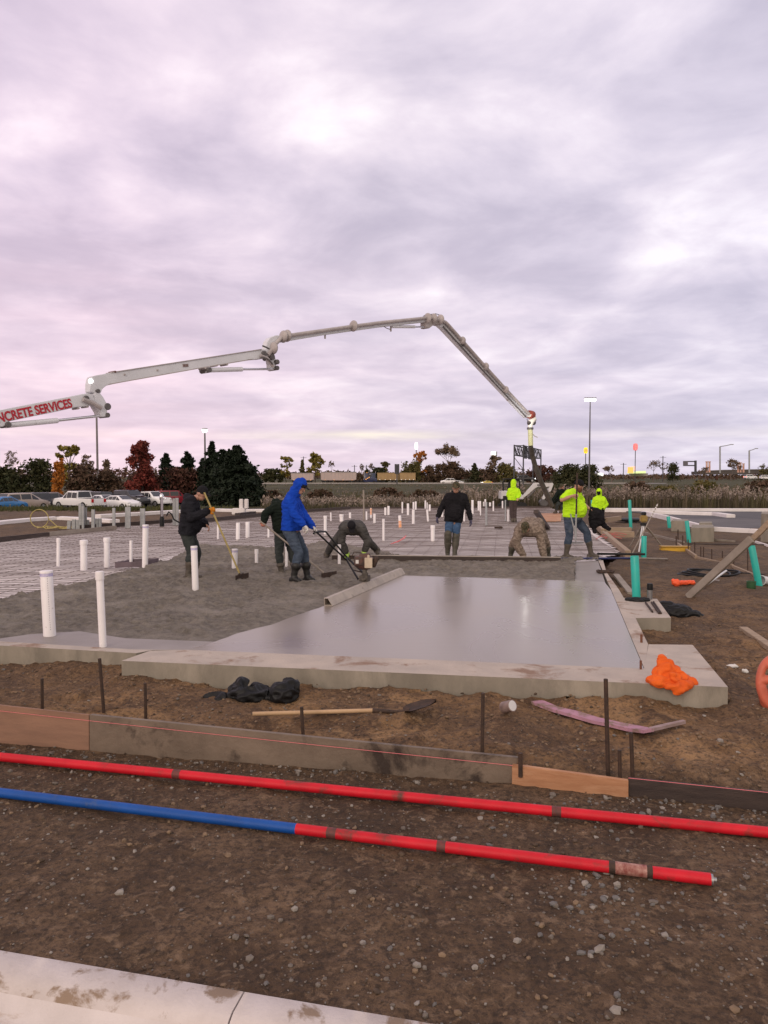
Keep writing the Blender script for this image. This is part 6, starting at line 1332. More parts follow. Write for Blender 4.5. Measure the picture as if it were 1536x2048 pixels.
# trucks
def box_truck(nm, label, px, Y, yaw, trailers, cabcol, lit=True):
    t = thing(nm, label, 'truck', (0, 0, 0))
    m = loft([(1.0, 3.3, 2.2, 1.2, 1.1), (1.1, 3.5, 2.2, 1.25, 1.15), (2.6, 3.4, 2.2, 1.25, 1.1), (3.2, 2.1, 1.9, 1.2, 1.05), (4.9, 1.85, 1.6, 1.1, .95), (5.1, 1.4, 1.2, 1.05, .95)], .6); m.build('cab', cabcol, t, True, bev=.05)
    m = MB(); 
    for s_ in (-1, 1): m.add([V((2.35, s_ * 1.25, 2.3)), V((3.0, s_ * 1.22, 2.3)), V((2.85, s_ * 1.18, 2.95)), V((2.35, s_ * 1.18, 3.1))], [(0, 1, 2, 3)])
    m.add([V((2.75, -1, 3.15)), V((3.2, -1, 2.2)), V((3.2, 1, 2.2)), V((2.75, 1, 3.15))], [(0, 1, 2, 3)]); m.build('window', m_glass, t, fix=False)
    m = MB(); m.tube([(1.0, -1.05, 1.2), (1.0, -1.05, 4.0)], .09, 8); m.build('exhaust_stack', m_chrome, t, True)
    for xw in (4.2, .2, -1.1):
        for s_ in (-1, 1): m = MB(); m.lathe([(.4, -.16), (.5, -.14), (.5, .14), (.4, .16)], (xw, s_ * 1.05, .5), Yv, 16); m.build('wheel', m_tyre, t, True)
    for s_ in (-1, 1): m = MB(); m.box((5.05, s_ * .8, 1.15), (.1, .3, .25)); m.build('headlight', m_lit, t)
    if lit:
        m = MB()
        for s_ in (-1, 1):
            for k in range(3): m = MB(); m.box((1.6 + .5 * k, s_ * 1.28, 1.5 + .3 * k), (.4, .06, .16)); m.build('marker_lamp', m_lito, t)
        m = MB(); m.box((1.9, 0, 3.6), (.3, 1.6, .12)); m.build('roof_lamp', m_lito, t)
    m = MB(); m.box((-1, 0, .95), (5.2, .9, .25)); m.build('chassis', m_blackm, t)
    for (xa, xb, zb_, zt, mt, hop) in trailers:
        m = MB()
        if hop: m.prism([V((xa, -1.25, zt)), V((xb, -1.25, zt)), V((xb - .1, -1.25, zb_ + .2)), V((xb - .9, -1.25, zb_)), V((xa + .9, -1.25, zb_)), V((xa + .1, -1.25, zb_ + .2))], (0, 2.5, 0))
        else: m.box(((xa + xb) / 2, 0, (zb_ + zt) / 2), (xb - xa, 2.5, zt - zb_))
        tb = m.build('trailer', mt, t, bev=.03)
        m = MB(); n_ = int((xb - xa) / 1.1)
        for k in range(n_ + 1):
            xx = xa + .12 + (xb - xa - .24) * k / n_
            for s_ in (-1, 1): m.box((xx, s_ * 1.27, (zb_ + zt) / 2 + .1), (.08, .05, zt - zb_ - .5))
        for s_ in (-1, 1): m.box(((xa + xb) / 2, s_ * 1.28, zt - .05), (xb - xa, .09, .14))
        r_ = m.build('rib', mt if not hop else m_boompipe, None, loc=(0, 0, 0)); r_.parent = tb
        if hop: m = MB(); m.box(((xa + xb) / 2, 0, zt + .03), (xb - xa - .1, 2.3, .16)); r_ = m.build('tarp', m_blackm, None, loc=(0, 0, 0), bev=.05); r_.parent = tb
        m = MB()
        for s_ in (-1, 1):
            for k in range(4): m = MB(); m.box((xa + (xb - xa) * (k + .5) / 4, s_ * 1.28, zb_ + .12), (.16, .05, .12)); m.build('side_lamp', m_lito if hop else m_litw, t)
        m = MB(); m.box(((xa + xb) / 2, 0, zb_ - .18), (xb - xa - .3, .9, .3)); m.build('trailer_chassis', m_blackm, t)
        xws = [xa + .8, xa + 2.0, xa + 3.2] if hop and xb - xa > 9 else [xa + .8, xa + 2.0]
        xws += [xb - 2.2, xb - 1.0] if xb > -2 or hop else []
        for xw in xws:
            for s_ in (-1, 1): m = MB(); m.lathe([(.4, -.16), (.48, -.14), (.48, .14), (.4, .16)], (xw, s_ * 1.05, .48), Yv, 14); m.build('wheel', m_tyre, t, True)
    place(t, ((px - 768) / F * Y, Y, HWZ), yaw); return t
m_trail = M('trailer_tan', (.46, .36, .34), (.40, .32, .30), .5, .5); m_trailt = M('trailer_ochre', (.36, .24, .11), (.30, .20, .10), .5, .6)
box_truck('dump_truck', 'truck with two silver tan dump trailers driving right on the highway', 722, 240, R(1), [(-12.8, -1.4, 1.15, 3.75, m_trail, True), (-22.2, -15.0, 1.15, 3.45, m_trail, True)], M('dark_blue_cab', (.02, .025, .07), None, rough=.3, coat=.4))
box_truck('freight_truck', 'dark blue truck with two tan box trailers driving left on the highway', 757, 250, R(180), [(-6.6, .4, 1.2, 3.6, m_trailt, False), (-12.3, -7.0, 1.2, 3.6, m_trailt, False)], M('navy_cab', (.02, .035, .08), None, rough=.3, coat=.4), lit=False)
# ------------------------------------------------------------------ roads far away
m = MB(); hwp = [(-260, 232), (-60, 238), (60, 246), (160, 262), (420, 330)]
for (a, b_), (c_, d) in zip(hwp, hwp[1:]): m.add([V((a, b_ - 7, HWZ + .02)), V((c_, d - 7, HWZ + .02)), V((c_, d + 18, HWZ + .02)), V((a, b_ + 18, HWZ + .02))], [(0, 1, 2, 3)])
struct(m.build('highway', M('highway_concrete', (.22, .2, .19), (.17, .155, .15), .3, .85), loc=(0, 0, 0)))
m = MB()
for k in range(60):
    x0 = -75 + k * 2.5; m.beam((x0, 229.8 + .03 * x0, HWZ + .35), (x0 + 2.5, 229.8 + .03 * (x0 + 2.5), HWZ + .35), .08, .3)
    if k % 2 == 0: m.box((x0, 230 + .03 * x0, HWZ), (.12, .12, .9))
gm = m.build('guard_rail', M('guard_rail_steel', (.34, .31, .29), None, rough=.5, metal=.2)); tag(gm, 'long pale guard rail along the highway behind the blue hoodie', 'guard rail')
# gantry
gy = thing('sign_gantry', 'dark steel truss gantry spanning the highway with the backs of signs', 'gantry', V((At(1037, 955, 200).x, 200, -.8)))
m_gan = M('gantry_steel', (.045, .045, .055), (.07, .07, .08), 2, .6)
def frame_(pxa, pxb, Y, ty, by, foot):
    A_, B_ = At(pxa, ty, Y), At(pxb, ty, Y + 1); m = MB()
    for q in (A_, B_): m.beam(V((q.x, q.y, q.z + .2)), V((q.x, q.y, foot)), .32, .32, up=Yv)
    zb_ = At(pxa, by, Y).z; zs = [zb_ - .6, zb_ - (zb_ - foot) * .45, foot + 1.2]
    for z0, z1, fl in ((zs[0], zs[1], 0), (zs[1], zs[2], 1)):
        p0, p1 = (A_, B_) if not fl else (B_, A_); m.beam(V((p0.x, p0.y, z0)), V((p1.x, p1.y, z1)), .14, .14, up=Yv)
    m.beam(V((A_.x, A_.y, zs[1])), V((B_.x, B_.y, zs[1])), .12, .12, up=Yv); m.build('post_frame', m_gan, gy)
    return A_, B_, A_.z, zb_
A0, B0, tz0, bz0 = frame_(1028.5, 1047, 200, 891, 910, -.9); A1, B1, tz1, bz1 = frame_(1066, 1082, 236, 900, 917, -.9)
m = MB()
for P0, P1 in ((A0, A1), (B0, B1)):
    for z_ in (0, 1):
        m.beam(V((P0.x, P0.y, (bz0, tz0)[z_])), V((P1.x, P1.y, (bz1, tz1)[z_])), .26, .26)
    n_ = 12
    for k in range(n_):
        u0, u1 = k / n_, (k + 1) / n_; q0, q1 = P0 + (P1 - P0) * u0, P0 + (P1 - P0) * u1
        zt0, zb0 = tz0 + (tz1 - tz0) * u0, bz0 + (bz1 - bz0) * u0; zt1, zb1 = tz0 + (tz1 - tz0) * u1, bz0 + (bz1 - bz0) * u1
        m.beam(V((q0.x, q0.y, zb0 if k % 2 else zt0)), V((q1.x, q1.y, zt1 if k % 2 else zb1)), .14, .14); m.beam(V((q0.x, q0.y, zb0)), V((q0.x, q0.y, zt0)), .12, .12, up=Yv)
for P0, P1, zt, zb_ in ((A0, B0, tz0, bz0), (A1, B1, tz1, bz1)):
    for z_ in (zt, zb_): m.beam(V((P0.x, P0.y, z_)), V((P1.x, P1.y, z_)), .22, .22)
    for k in range(3): u0, u1 = k / 3, (k + 1) / 3; q0, q1 = P0 + (P1 - P0) * u0, P0 + (P1 - P0) * u1; m.beam(V((q0.x, q0.y, zb_ if k % 2 else zt)), V((q1.x, q1.y, zt if k % 2 else zb_)), .16, .16)
m.build('truss', m_gan, gy)
for u0, u1 in ((.08, .22), (.30, .66)):
    q0, q1 = B0 + (B1 - B0) * u0 - X * .35, B0 + (B1 - B0) * u1 - X * .35; m = MB(); zc = (tz0 + bz0) / 2 - .2; m.prism([V((q0.x, q0.y, zc - 1.9)), V((q1.x, q1.y, zc - 1.9)), V((q1.x, q1.y, zc + 1.7)), V((q0.x, q0.y, zc + 1.7))], (.12, -.05, 0)); m.build('sign_panel', m_gan, gy)
# ------------------------------------------------------------------ lamps and signs
LG = 'tall lit lamp posts'
def lamp(px, top, Y, label, kind):
    b = V(((px - 768) / F * Y, Y, gz((px - 768) / F * Y, Y))); tp = At(px, top, Y); t = thing('street_lamp', label, 'street lamp', b, LG)
    m = MB(); m.tube([b, V((b.x, b.y, tp.z))], [.16, .09], 10); m.build('pole', M('lamp_pole', (.10, .095, .10), (.13, .12, .125), 2, .6), t, True)
    if kind == 'globe':
        r = .32; c_ = V((b.x, b.y, tp.z)); m = MB(); m.lathe([(r * 1.1, .38), (r * 1.1, .45), (r * .9, .52), (0, .54)], c_, Z, 16); m.build('hood', m_boomdark, t, True)
        m = MB(); m.lathe([(r * .5, 0), (r * .95, .18), (r * 1.05, .375), (0, .376)], c_, Z, 16); m.build('lantern', m_lit, t, True)
    elif kind == 'twin':
        c_ = V((b.x, b.y, tp.z))
        m = MB(); m.box(c_ + Z * .34, (2.0, .7, .16)); m.tube([c_, c_ + Z * .3], .09, 6); m.build('hood', m_boomdark, t, bev=.05)
        m = MB(); m.box(c_ + V((0, -.02, .02)), (1.9, .66, .46)); m.build('lantern', m_lit, t, bev=.12)
    return t
lamp(411, 865, 92, 'lit lamp post with a round hooded head in front of the evergreens', 'globe')
lamp(1178, 800, 130, 'tallest lit lamp post with one wide bright head right of the pump hose', 'twin')
b = V(((196 - 768) / F * 105, 105, -1.5)); m = MB(); m.tube([b, V((b.x, b.y, At(196, 800, 105).z))], [.17, .12], 10); tag(m.build('lamp_pole', M('bare_pole', (.16, .14, .145), (.2, .18, .18), 2, .6), smooth=True), 'tall bare pole rising past the joint of the pump boom at left', 'pole')
def pole_sign(px, y0, y1, wpx, base, Y, label, mat, nm='pole_sign', shape='rect', two=False, edge=None):
    zb_ = gz((px - 768) / F * Y, Y); T_, B_ = At(px, y0, Y), At(px, y1, Y); w_ = wpx / F * Y; h_ = T_.z - B_.z; t = thing(nm, label, 'sign', V((T_.x, Y, zb_)))
    m = MB(); xs_ = (-w_ * .3, w_ * .3) if two else (0,)
    for dx in xs_: m.tube([V((T_.x + dx, Y, zb_)), V((T_.x + dx, Y, B_.z + .2))], max(.012 * h_ + .14, .14), 8)
    m.build('pole', m_gan, t, True); c_ = V((T_.x, Y, (T_.z + B_.z) / 2)); m = MB()
    if shape == 'oval': P = [c_ + V((w_ / 2 * math.copysign(abs(math.cos(a)) ** .5, math.cos(a)), -.25, h_ / 2 * math.copysign(abs(math.sin(a)) ** .7, math.sin(a)))) for a in [k / 20 * 2 * math.pi for k in range(20)]]; m.prism(P, (0, .5, 0))
    else: m.box(c_, (w_, .5, h_))
    m.build('sign_face', mat, t, bev=.06)
    return t, c_, w_, h_
pole_sign(832.5, 884.5, 899.5, 6.2, 0, 300, 'tall narrow lit white sign on a pole above the brown trees', m_litw, shape='oval')
t_, c_, w_, h_ = pole_sign(987, 903, 913, 10, 0, 280, 'lit white square sign on two posts left of the gantry', m_litw, two=True)
m = MB(); m.box(c_ + V((w_ * .62, .05, 0)), (w_ * .16, .55, h_ * .95)); m.build('side_panel', m_gan, t_)
t_, c_, w_, h_ = pole_sign(1171.5, 895, 907, 7.6, 0, 330, 'lit yellow sign on a pole beside the tallest lamp post', m_lity, shape='oval')
m = MB()
for s_ in (-1, 1): m.tube([c_ + V((s_ * (.28 + .27 * math.cos(a)), -.30, -.75 + 1.25 * math.sin(a))) for a in [k / 10 * math.pi for k in range(11)]], .09, 6)
m.build('emblem', m_litr, t_, True)
t_, c_, w_, h_ = pole_sign(1271, 887, 901, 8.6, 0, 340, 'lit red rounded sign on a tall pole at right', m_litr, shape='oval')
m = MB()
for dz in (.9, 0, -.9): m.box(c_ + V((0, -.3, dz)), (w_ * .6, .05, .26))
m.build('emblem', M('pale_sign_band', (.7, .45, .45), None, emit=(.9, .5, .5), es=.5), t_)
# overhead sign bridge at right
t_ = thing('overhead_sign', 'overhead highway sign on a dark cantilever frame at right', 'sign', V((At(1391, 945, 330).x, 330, .5)))
m = MB(); q = lambda x, y: At(x, y, 330)
m.beam(q(1391, 921), q(1391, 948), .8, .8, up=Yv); m.beam(q(1367, 923), q(1391, 923), .5, .5); m.beam(q(1367, 931), q(1391, 931), .5, .5); m.build('frame', m_gan, t_)
m = MB(); m.prism([q(1366, 922), q(1375, 922), q(1375, 931.5), q(1366, 931.5)], (0, -.5, 0)); m.build('sign_panel', M('sign_grey', (.13, .12, .14), None), t_)
for px, top, ax_, ay_, lab in ((1440, 893, 1467, 889, 'left of the two curved arm street lamps at right'), (1498.5, 901, 1516, 897, 'right of the two curved arm street lamps at right')):
    t_ = thing('arm_lamp', lab, 'street lamp', V((At(px, 945, 300).x, 300, .3)), 'unlit street lamps at right'); q = lambda x, y: At(x, y, 300)
    m = MB(); m.tube([q(px, 946), q(px, top)], .32, 8); m.build('pole', m_galv, t_, True)
    m = MB(); m.tube([q(px, top), q(px + (ax_ - px) * .4, top - 1.5), q(ax_ - 5, ay_)], .16, 6); m.build('arm', m_galv, t_, True); m = MB(); m.beam(q(ax_ - 6, ay_), q(ax_, ay_), .5, .3); m.build('lamp_head', m_galv, t_, bev=.05)
m_orp = M('orange_white_post', (.6, .26, .16), (.62, .5, .46), .3, .7, st=(1, 1, 2))
for i, (px, y0) in enumerate(((1413.5, 924), (1419, 924), (1476, 926), (1481, 926), (1487, 928))):
    q0, q1 = At(px, y0, 340), At(px, 945, 340); m = MB(); m.tube([q1, q0], .42, 10); m.tube([q0, q0 + Z * .3], .6, 10); tag(m.build('striped_post', m_orp, smooth=True), ['left orange post of the pair beside the overhead sign', 'right orange post of the pair beside the overhead sign', 'left orange post of the far trio', 'middle orange post of the far trio', 'right orange post of the far trio'][i], 'post', 'orange posts on the far right skyline')
for px, top, lab in ((1247, 926, 'utility pole left of the red sign'), (709, 930, 'utility pole behind the dump truck, left one'), (733, 930, 'utility pole behind the dump truck, right one'), (607, 913, 'thin utility pole between the two yellow green trees'), (1326, 912, 'thin distant mast right of the red sign')):
    t_ = thing('utility_pole', lab, 'utility pole', V((At(px, 950, 300).x, 300, -.3)), 'distant utility poles'); m = MB(); q = At(px, top, 300); m.tube([V((q.x, 300, -.4)), q], .16, 6); m.build('pole', m_gan, t_, True); m = MB(); m.beam(q + V((-1.2, 0, -.5)), q + V((1.2, 0, -.5)), .14, .14); m.build('crossarm', m_gan, t_)
t_ = thing('road_sign', 'dark back of a twin highway sign standing before the tan trailers', 'sign', V((At(794, 965, 225).x, 225, -.8))); q = lambda x, y: At(x, y, 225)
for px in (791.5, 796.5): m = MB(); m.prism([q(px - 2.3, 928), q(px + 2.3, 928), q(px + 2.3, 948), q(px - 2.3, 948)], (0, .12, 0)); m.build('sign_panel', m_gan, t_)
m = MB(); m.tube([q(794, 968), q(794, 930)], .18, 8); m.build('post', m_gan, t_, True)
# gas station canopy, bridge, lights on the right
t_ = thing('fuel_station', 'low lit fuel station canopy with an orange sign at the foot of the red sign', 'fuel station', V((At(1288, 948, 360).x, 360, 0))); q = lambda x, y, d=0: At(x, y, 360 + d)
m = MB(); m.prism([q(1265, 943.5), q(1292, 942), q(1292, 946.5), q(1265, 947)], (0, 8, 0)); m.build('canopy', m_litg, t_, bev=.1)
m = MB(); m.box(q(1261, 940), (2.6, .6, 2.8)); m.build('price_sign', m_lito, t_, bev=.1); m = MB(); m.box(q(1266.5, 937), (2.2, .5, 2.2)); m.build('sign', M('pale_orange_lit', (.8, .5, .4), None, emit=(.9, .6, .5), es=.7), t_, bev=.1)
m = MB(); m.prism([q(1262, 946.5, 6), q(1296, 946.5, 6), q(1296, 952, 6), q(1262, 952, 6)], (0, 3, 0)); m.build('wall', M('station_wall', (.3, .26, .24), None), t_)
t_ = thing('white_van', 'small white lit vehicle far off between the bushes and the red sign', 'van', V((At(1200, 952, 300).x, 300, -.3))); q = At(1200.5, 949, 300)
m = MB(); m.box(q, (1.7, 3, 1.15)); m.build('body', m_litw, t_, bev=.15); m = MB(); m.box(q + V((0, 0, -.72)), (1.6, 2.8, .3)); m.build('undercarriage', m_blackm, t_)
t_ = thing('overpass', 'dark highway overpass crossing the skyline at the right edge', 'overpass', V((At(1470, 950, 420).x, 420, 0))); q = lambda x, y, d=0: At(x, y, 420 + d)
m = MB(); m.prism([q(1400, 943), q(1448, 941), q(1620, 938), q(1620, 948), q(1448, 949), q(1400, 949)], (0, 12, 0)); m.build('deck', M('overpass_concrete', (.10, .085, .08), (.075, .065, .062), .3, .9), t_)
m = MB(); m.prism([q(1400, 941.5, -.3), q(1448, 939.5, -.3), q(1620, 936.5, -.3), q(1620, 938, -.3), q(1448, 941, -.3), q(1400, 943, -.3)], (0, .5, 0)); m.build('parapet', M('parapet', (.16, .14, .13), None), t_)
for px in (1425, 1470, 1522, 1580): m = MB(); m.prism([q(px - 2, 948, 3), q(px + 2, 948, 3), q(px + 2, 958, 3), q(px - 2, 958, 3)], (0, 3, 0)); m.build('pier', M('pier_concrete', (.09, .08, .075), None), t_)
car('suv', cp_white, 'car with a glowing red tail light near the overpass at right', 1500, 300, R(10), z=.55, lit=True, grp=None, sc=1.1)
car('suv', cp_white, 'pale vehicle at the right edge below the overpass', 1531, 290, R(0), z=.5, grp=None)
# silt fence before the car park
m = MB(); sf = [(-52, 66.5), (-38, 66), (-30, 66.5), (-24, 67), (-18, 68.5)]
for (a, b_), (c_, d) in zip(sf, sf[1:]):
    for k in range(8):
        u0, u1 = k / 8, (k + 1) / 8; z0 = gz(a + (c_ - a) * u0, b_); m.prism([V((a + (c_ - a) * u0, b_ + (d - b_) * u0, z0 - .1)), V((a + (c_ - a) * u1, b_ + (d - b_) * u1, z0 - .1)), V((a + (c_ - a) * u1, b_ + (d - b_) * u1, z0 + .62 - .1 * ((k + 1) % 2))), V((a + (c_ - a) * u0, b_ + (d - b_) * u0, z0 + .62 - .1 * (k % 2)))], (0, .02, 0))
sfo = thing('silt_fence', 'black silt fence sagging along the edge of the car park', 'fence', V((-35, 66, -1.5))); m.build('fabric', m_blackm, sfo)
for k in range(10):
    x_ = -50 + 3.4 * k; m = MB(); z0 = gz(x_, 66.4); m.tube([V((x_, 66.3, z0 - .1)), V((x_ - .12 + .05 * (k % 3), 66.2, z0 + .85))], .035, 6); m.build('stake', m_woodgrey, sfo)
# ------------------------------------------------------------------ vegetation
def leafquad(m, p, s, rr, mi=0):
    a = V((rr.gauss(0, 1), rr.gauss(0, 1), rr.gauss(0, 1))).normalized(); b = a.orthogonal().normalized(); b = Matrix.Rotation(rr.uniform(0, 6.28), 3, a) @ b; c = a.cross(b)
    s1, s2 = s * rr.uniform(.6, 1.3), s * rr.uniform(.5, 1.0)
    o = len(m.v); m.v += [tuple(p - b * s1), tuple(p + c * s2 * .6), tuple(p + b * s1), tuple(p - c * s2 * .6)]; m.f.append((o, o + 1, o + 2, o + 3)); m.m.append(mi)
def tree(label, px, top, hw, Y, kind, lm, n=1600, ls=.22, low=.28, cat='tree', nm=None, bark=None, dens=1., seed=0, grp=None, z=None, lm2=None):
    rr = random.Random(int(px * 31 + top + seed)); x = (px - 768) / F * Y; zb_ = gz(x, Y) if z is None else z; h = At(px, top, Y).z - zb_; w_ = hw / F * Y
    t = thing(nm or {'round': 'tree', 'spruce': 'spruce_tree', 'bare': 'bare_tree', 'bush': 'bush'}[kind], label, cat, V((x, Y, zb_)), grp); b = V((x, Y, zb_)); cr, tk = MB(), MB()
    if kind == 'spruce':
        tk.tube([b, b + Z * h * .97], [.05 * w_ + .1, .02], 7)
        nl = 22
        for i in range(nl):
            u_ = .06 + .93 * i / nl; rad = w_ * 1.65 * (1 - u_) ** .9 * rr.uniform(.65, 1.15) + .04
            nb = max(5, int(15 * (1 - u_)) + 4)
            for k in range(nb):
                a = rr.uniform(0, 6.28); rl = rad * rr.uniform(.65, 1.1); p0 = b + Z * (h * u_); d = V((math.cos(a), math.sin(a), -.22 + .5 * u_)); p1 = p0 + d * rl
                tk.tube([p0, p1], [.03, .01], 3)
                for q in range(max(2, int(n / (nl * nb)))): 
                    s_ = rr.uniform(.25, 1.03) ** .8; leafquad(cr, p0 + d * rl * s_ + V((rr.gauss(0, .10 * rl), rr.gauss(0, .10 * rl), rr.gauss(-.04, .09) * rl)), ls * rr.uniform(.6, 1.2), rr)
    elif kind == 'bare' or kind == 'round':
        th_ = h * (low if kind == 'round' else .25)
        tk.tube([b, b + Z * th_ + X * rr.uniform(-.05, .05) * h], [.035 * w_ + .10, .022 * w_ + .07], 8)
        tips = []
        def br(p, d, L, r, g):
            q = p + d * L; tk.tube([p, p + d * L * .5 + V((rr.gauss(0, .05), rr.gauss(0, .05), .03)) * L, q], [r, r * .8, r * .6], 5 if g < 2 else 3)
            if g >= (4 if kind == 'bare' else 2): tips.append((q, d)); return
            for k in range(rr.choice((2, 3, 3)) if g else 5):
                nd = (d + V((rr.gauss(0, .55), rr.gauss(0, .55), rr.gauss(.12, .35)))).normalized(); nd.z = abs(nd.z) * .8 + .2 * nd.z; br(q, nd, L * rr.uniform(.62, .85), r * .62, g + 1)
        br(b + Z * th_, V((rr.gauss(0, .1), rr.gauss(0, .1), 1)).normalized(), h * .2, .02 * w_ + .06, 0)
        # fit the limbs to the crown's outline
        zt = max((p.z for p, d in tips), default=b.z + h); wx = max((abs(p.x - b.x) for p, d in tips), default=w_) + .01; wy = max((abs(p.y - b.y) for p, d in tips), default=w_) + .01; z0 = b.z + th_
        sq = lambda p: 1. if dens <= 1 else max(.12, .95 - .95 * (p[2] - z0) / max(zt - z0, .1))
        fx = lambda p: V((b.x + (p[0] - b.x) / wx * w_ * sq(p) * (.93 if p[2] > z0 else 1), b.y + (p[1] - b.y) / wy * w_ * .93, z0 + (p[2] - z0) * (b.z + h * .96 - z0) / max(zt - z0, .1))) if p[2] > z0 else V(p)
        tk.v = [tuple(fx(V(p))) for p in tk.v]; tips = [(fx(p), d) for p, d in tips]
        if kind == 'bare':
            for p, d in tips:
                for k in range(3): e = p + V((rr.gauss(0, .5), rr.gauss(0, .5), rr.gauss(.35, .4))) * w_ * .13; tk.tube([p, e], [.02, .012], 3)
                for k in range(int(n / max(1, len(tips)))): leafquad(cr, p + V((rr.gauss(0, .09), rr.gauss(0, .09), rr.gauss(0, .09))) * w_, ls * rr.uniform(.5, 1.1), rr)
        else:
            cl_ = [(p, rr.uniform(.14, .26) * w_) for p, d in tips if dens <= 1 or abs(p.x - b.x) < w_ * 1.1 * (1.08 - (p.z - b.z - th_) / max(h - th_, .1))]
            for k in range(40 if dens > 1 else 24):
                a = rr.uniform(0, 6.28); u_ = rr.random(); ph = .04 + .94 * u_; rad = w_ * ((1.05 - ph) ** .7 if dens > 1 else math.sin(math.pi * min(1, .18 + .82 * ph)) ** .7) * rr.uniform(.25, .95); cl_.append((b + V((rad * math.cos(a), rad * math.sin(a), th_ * .8 + (h - th_ * .8) * ph * .93)), rr.uniform(.16, .32) * w_))
            for k in range(n):
                p, r = rr.choice(cl_); g_ = V((rr.gauss(0, 1), rr.gauss(0, 1), rr.gauss(0, .8))).normalized() * r * rr.random() ** .45; q = p + g_
                if q.z > b.z + h: q.z = b.z + h - rr.random() * .1 * h
                leafquad(cr, q, ls * rr.uniform(.5, 1.25), rr, 0)
    else:
        for k in range(7): a = rr.uniform(0, 6.28); e = b + V((math.cos(a) * w_ * .5, math.sin(a) * w_ * .5, h * rr.uniform(.5, .85))); tk.tube([b, (b + e) / 2 + Z * .1 * h, e], [.07, .05, .02], 4)
        cl_ = []
        for k in range(34):
            a = rr.uniform(0, 6.28); u_ = rr.random(); rad = w_ * math.sqrt(rr.random()) * (1 - .55 * u_ ** 2); cl_.append((b + V((rad * math.cos(a), min(rad, 2.5) * math.sin(a), h * (.08 + .82 * u_) )), rr.uniform(.10, .2) * h))
        for k in range(n):
            p, r = rr.choice(cl_); q = p + V((rr.gauss(0, .55), rr.gauss(0, .55), rr.gauss(0, .5))) * r
            q.z = max(b.z, min(q.z, b.z + h * 1.02)); leafquad(cr, q, ls * rr.uniform(.5, 1.25), rr, 0)
    tk.build('trunk', bark or m_bark, t, fix=False, smooth=False); 
    if cr.f: cr.build('crown', lm, t, fix=False)
    return t
TL = 'trees and shrubs behind the parked cars'
for a in (('round dark shrub at the far left edge of the photo', 18, 932, 30, 94, 'bush', l_dark, 3000, .3), ('dark shrub left of the orange tree', 76, 921, 30, 96, 'bush', l_dark, 3000, .3),
    ('brown green shrub between the yellow tree and the tall bare pole', 165, 930, 28, 98, 'bush', l_brown, 2600, .3), ('brown shrub right of the tall bare pole', 222, 940, 34, 100, 'bush', l_brown, 2600, .3), ('maroon shrub at the foot of the red maple', 285, 945, 45, 94, 'bush', l_maroon, 3600, .3),
    ('brown shrub below the two pointed spruces', 362, 938, 40, 94, 'bush', l_maroon, 3000, .3)):
    tree(a[0], *a[1:], cat='shrub', grp=TL)
tree('small bright orange tree in front of the dark shrubs', 116, 915, 19, 84, 'round', l_orange, 4200, .2, .2, grp=None, dens=1.2)
tree('yellow green tree with a rounded top behind the orange tree', 139, 889, 21, 104, 'round', l_yellow, 2400, .26, .35, grp=None)
tree('red maple, tallest red tree behind the parked cars', 286, 882, 40, 90, 'round', l_red, 7500, .23, .16, grp=None, dens=1.5)
tree('bare brownish tree at the far left skyline', 24, 900, 16, 130, 'bare', l_tan, 300, .2, grp=None, bark=m_barkpale)
tree('thin tan tree just left of the tall bare pole', 180, 908, 15, 125, 'bare', l_tan, 700, .22, grp=None, bark=m_barkpale)
tree('thin tan tree just right of the tall bare pole', 211, 917, 11, 125, 'bare', l_tan, 600, .22, grp=None, bark=m_barkpale)
for a in (('slim pointed spruce right of the red maple', 333, 905, 22, 100, 5000), ('pointed spruce with a broad crown left of the lamp post', 375, 901, 30, 98, 6500), ('ragged spruce touching the lamp post', 425, 880, 27, 92, 6000), ('largest dark evergreen at the right end of the row', 474, 889, 50, 88, 15000), ('low evergreen filling the right end of the evergreen row', 499, 928, 26, 89, 6000), ('short evergreen behind the foot of the lamp post', 408, 915, 26, 95, 5000), ('wide dark evergreen between the ragged spruce and the largest one', 446, 897, 38, 90, 10000)):
    tree(a[0], a[1], a[2], a[3], a[4], 'spruce', l_spruce, a[5], .27, cat='spruce', grp='evergreens behind the car park')
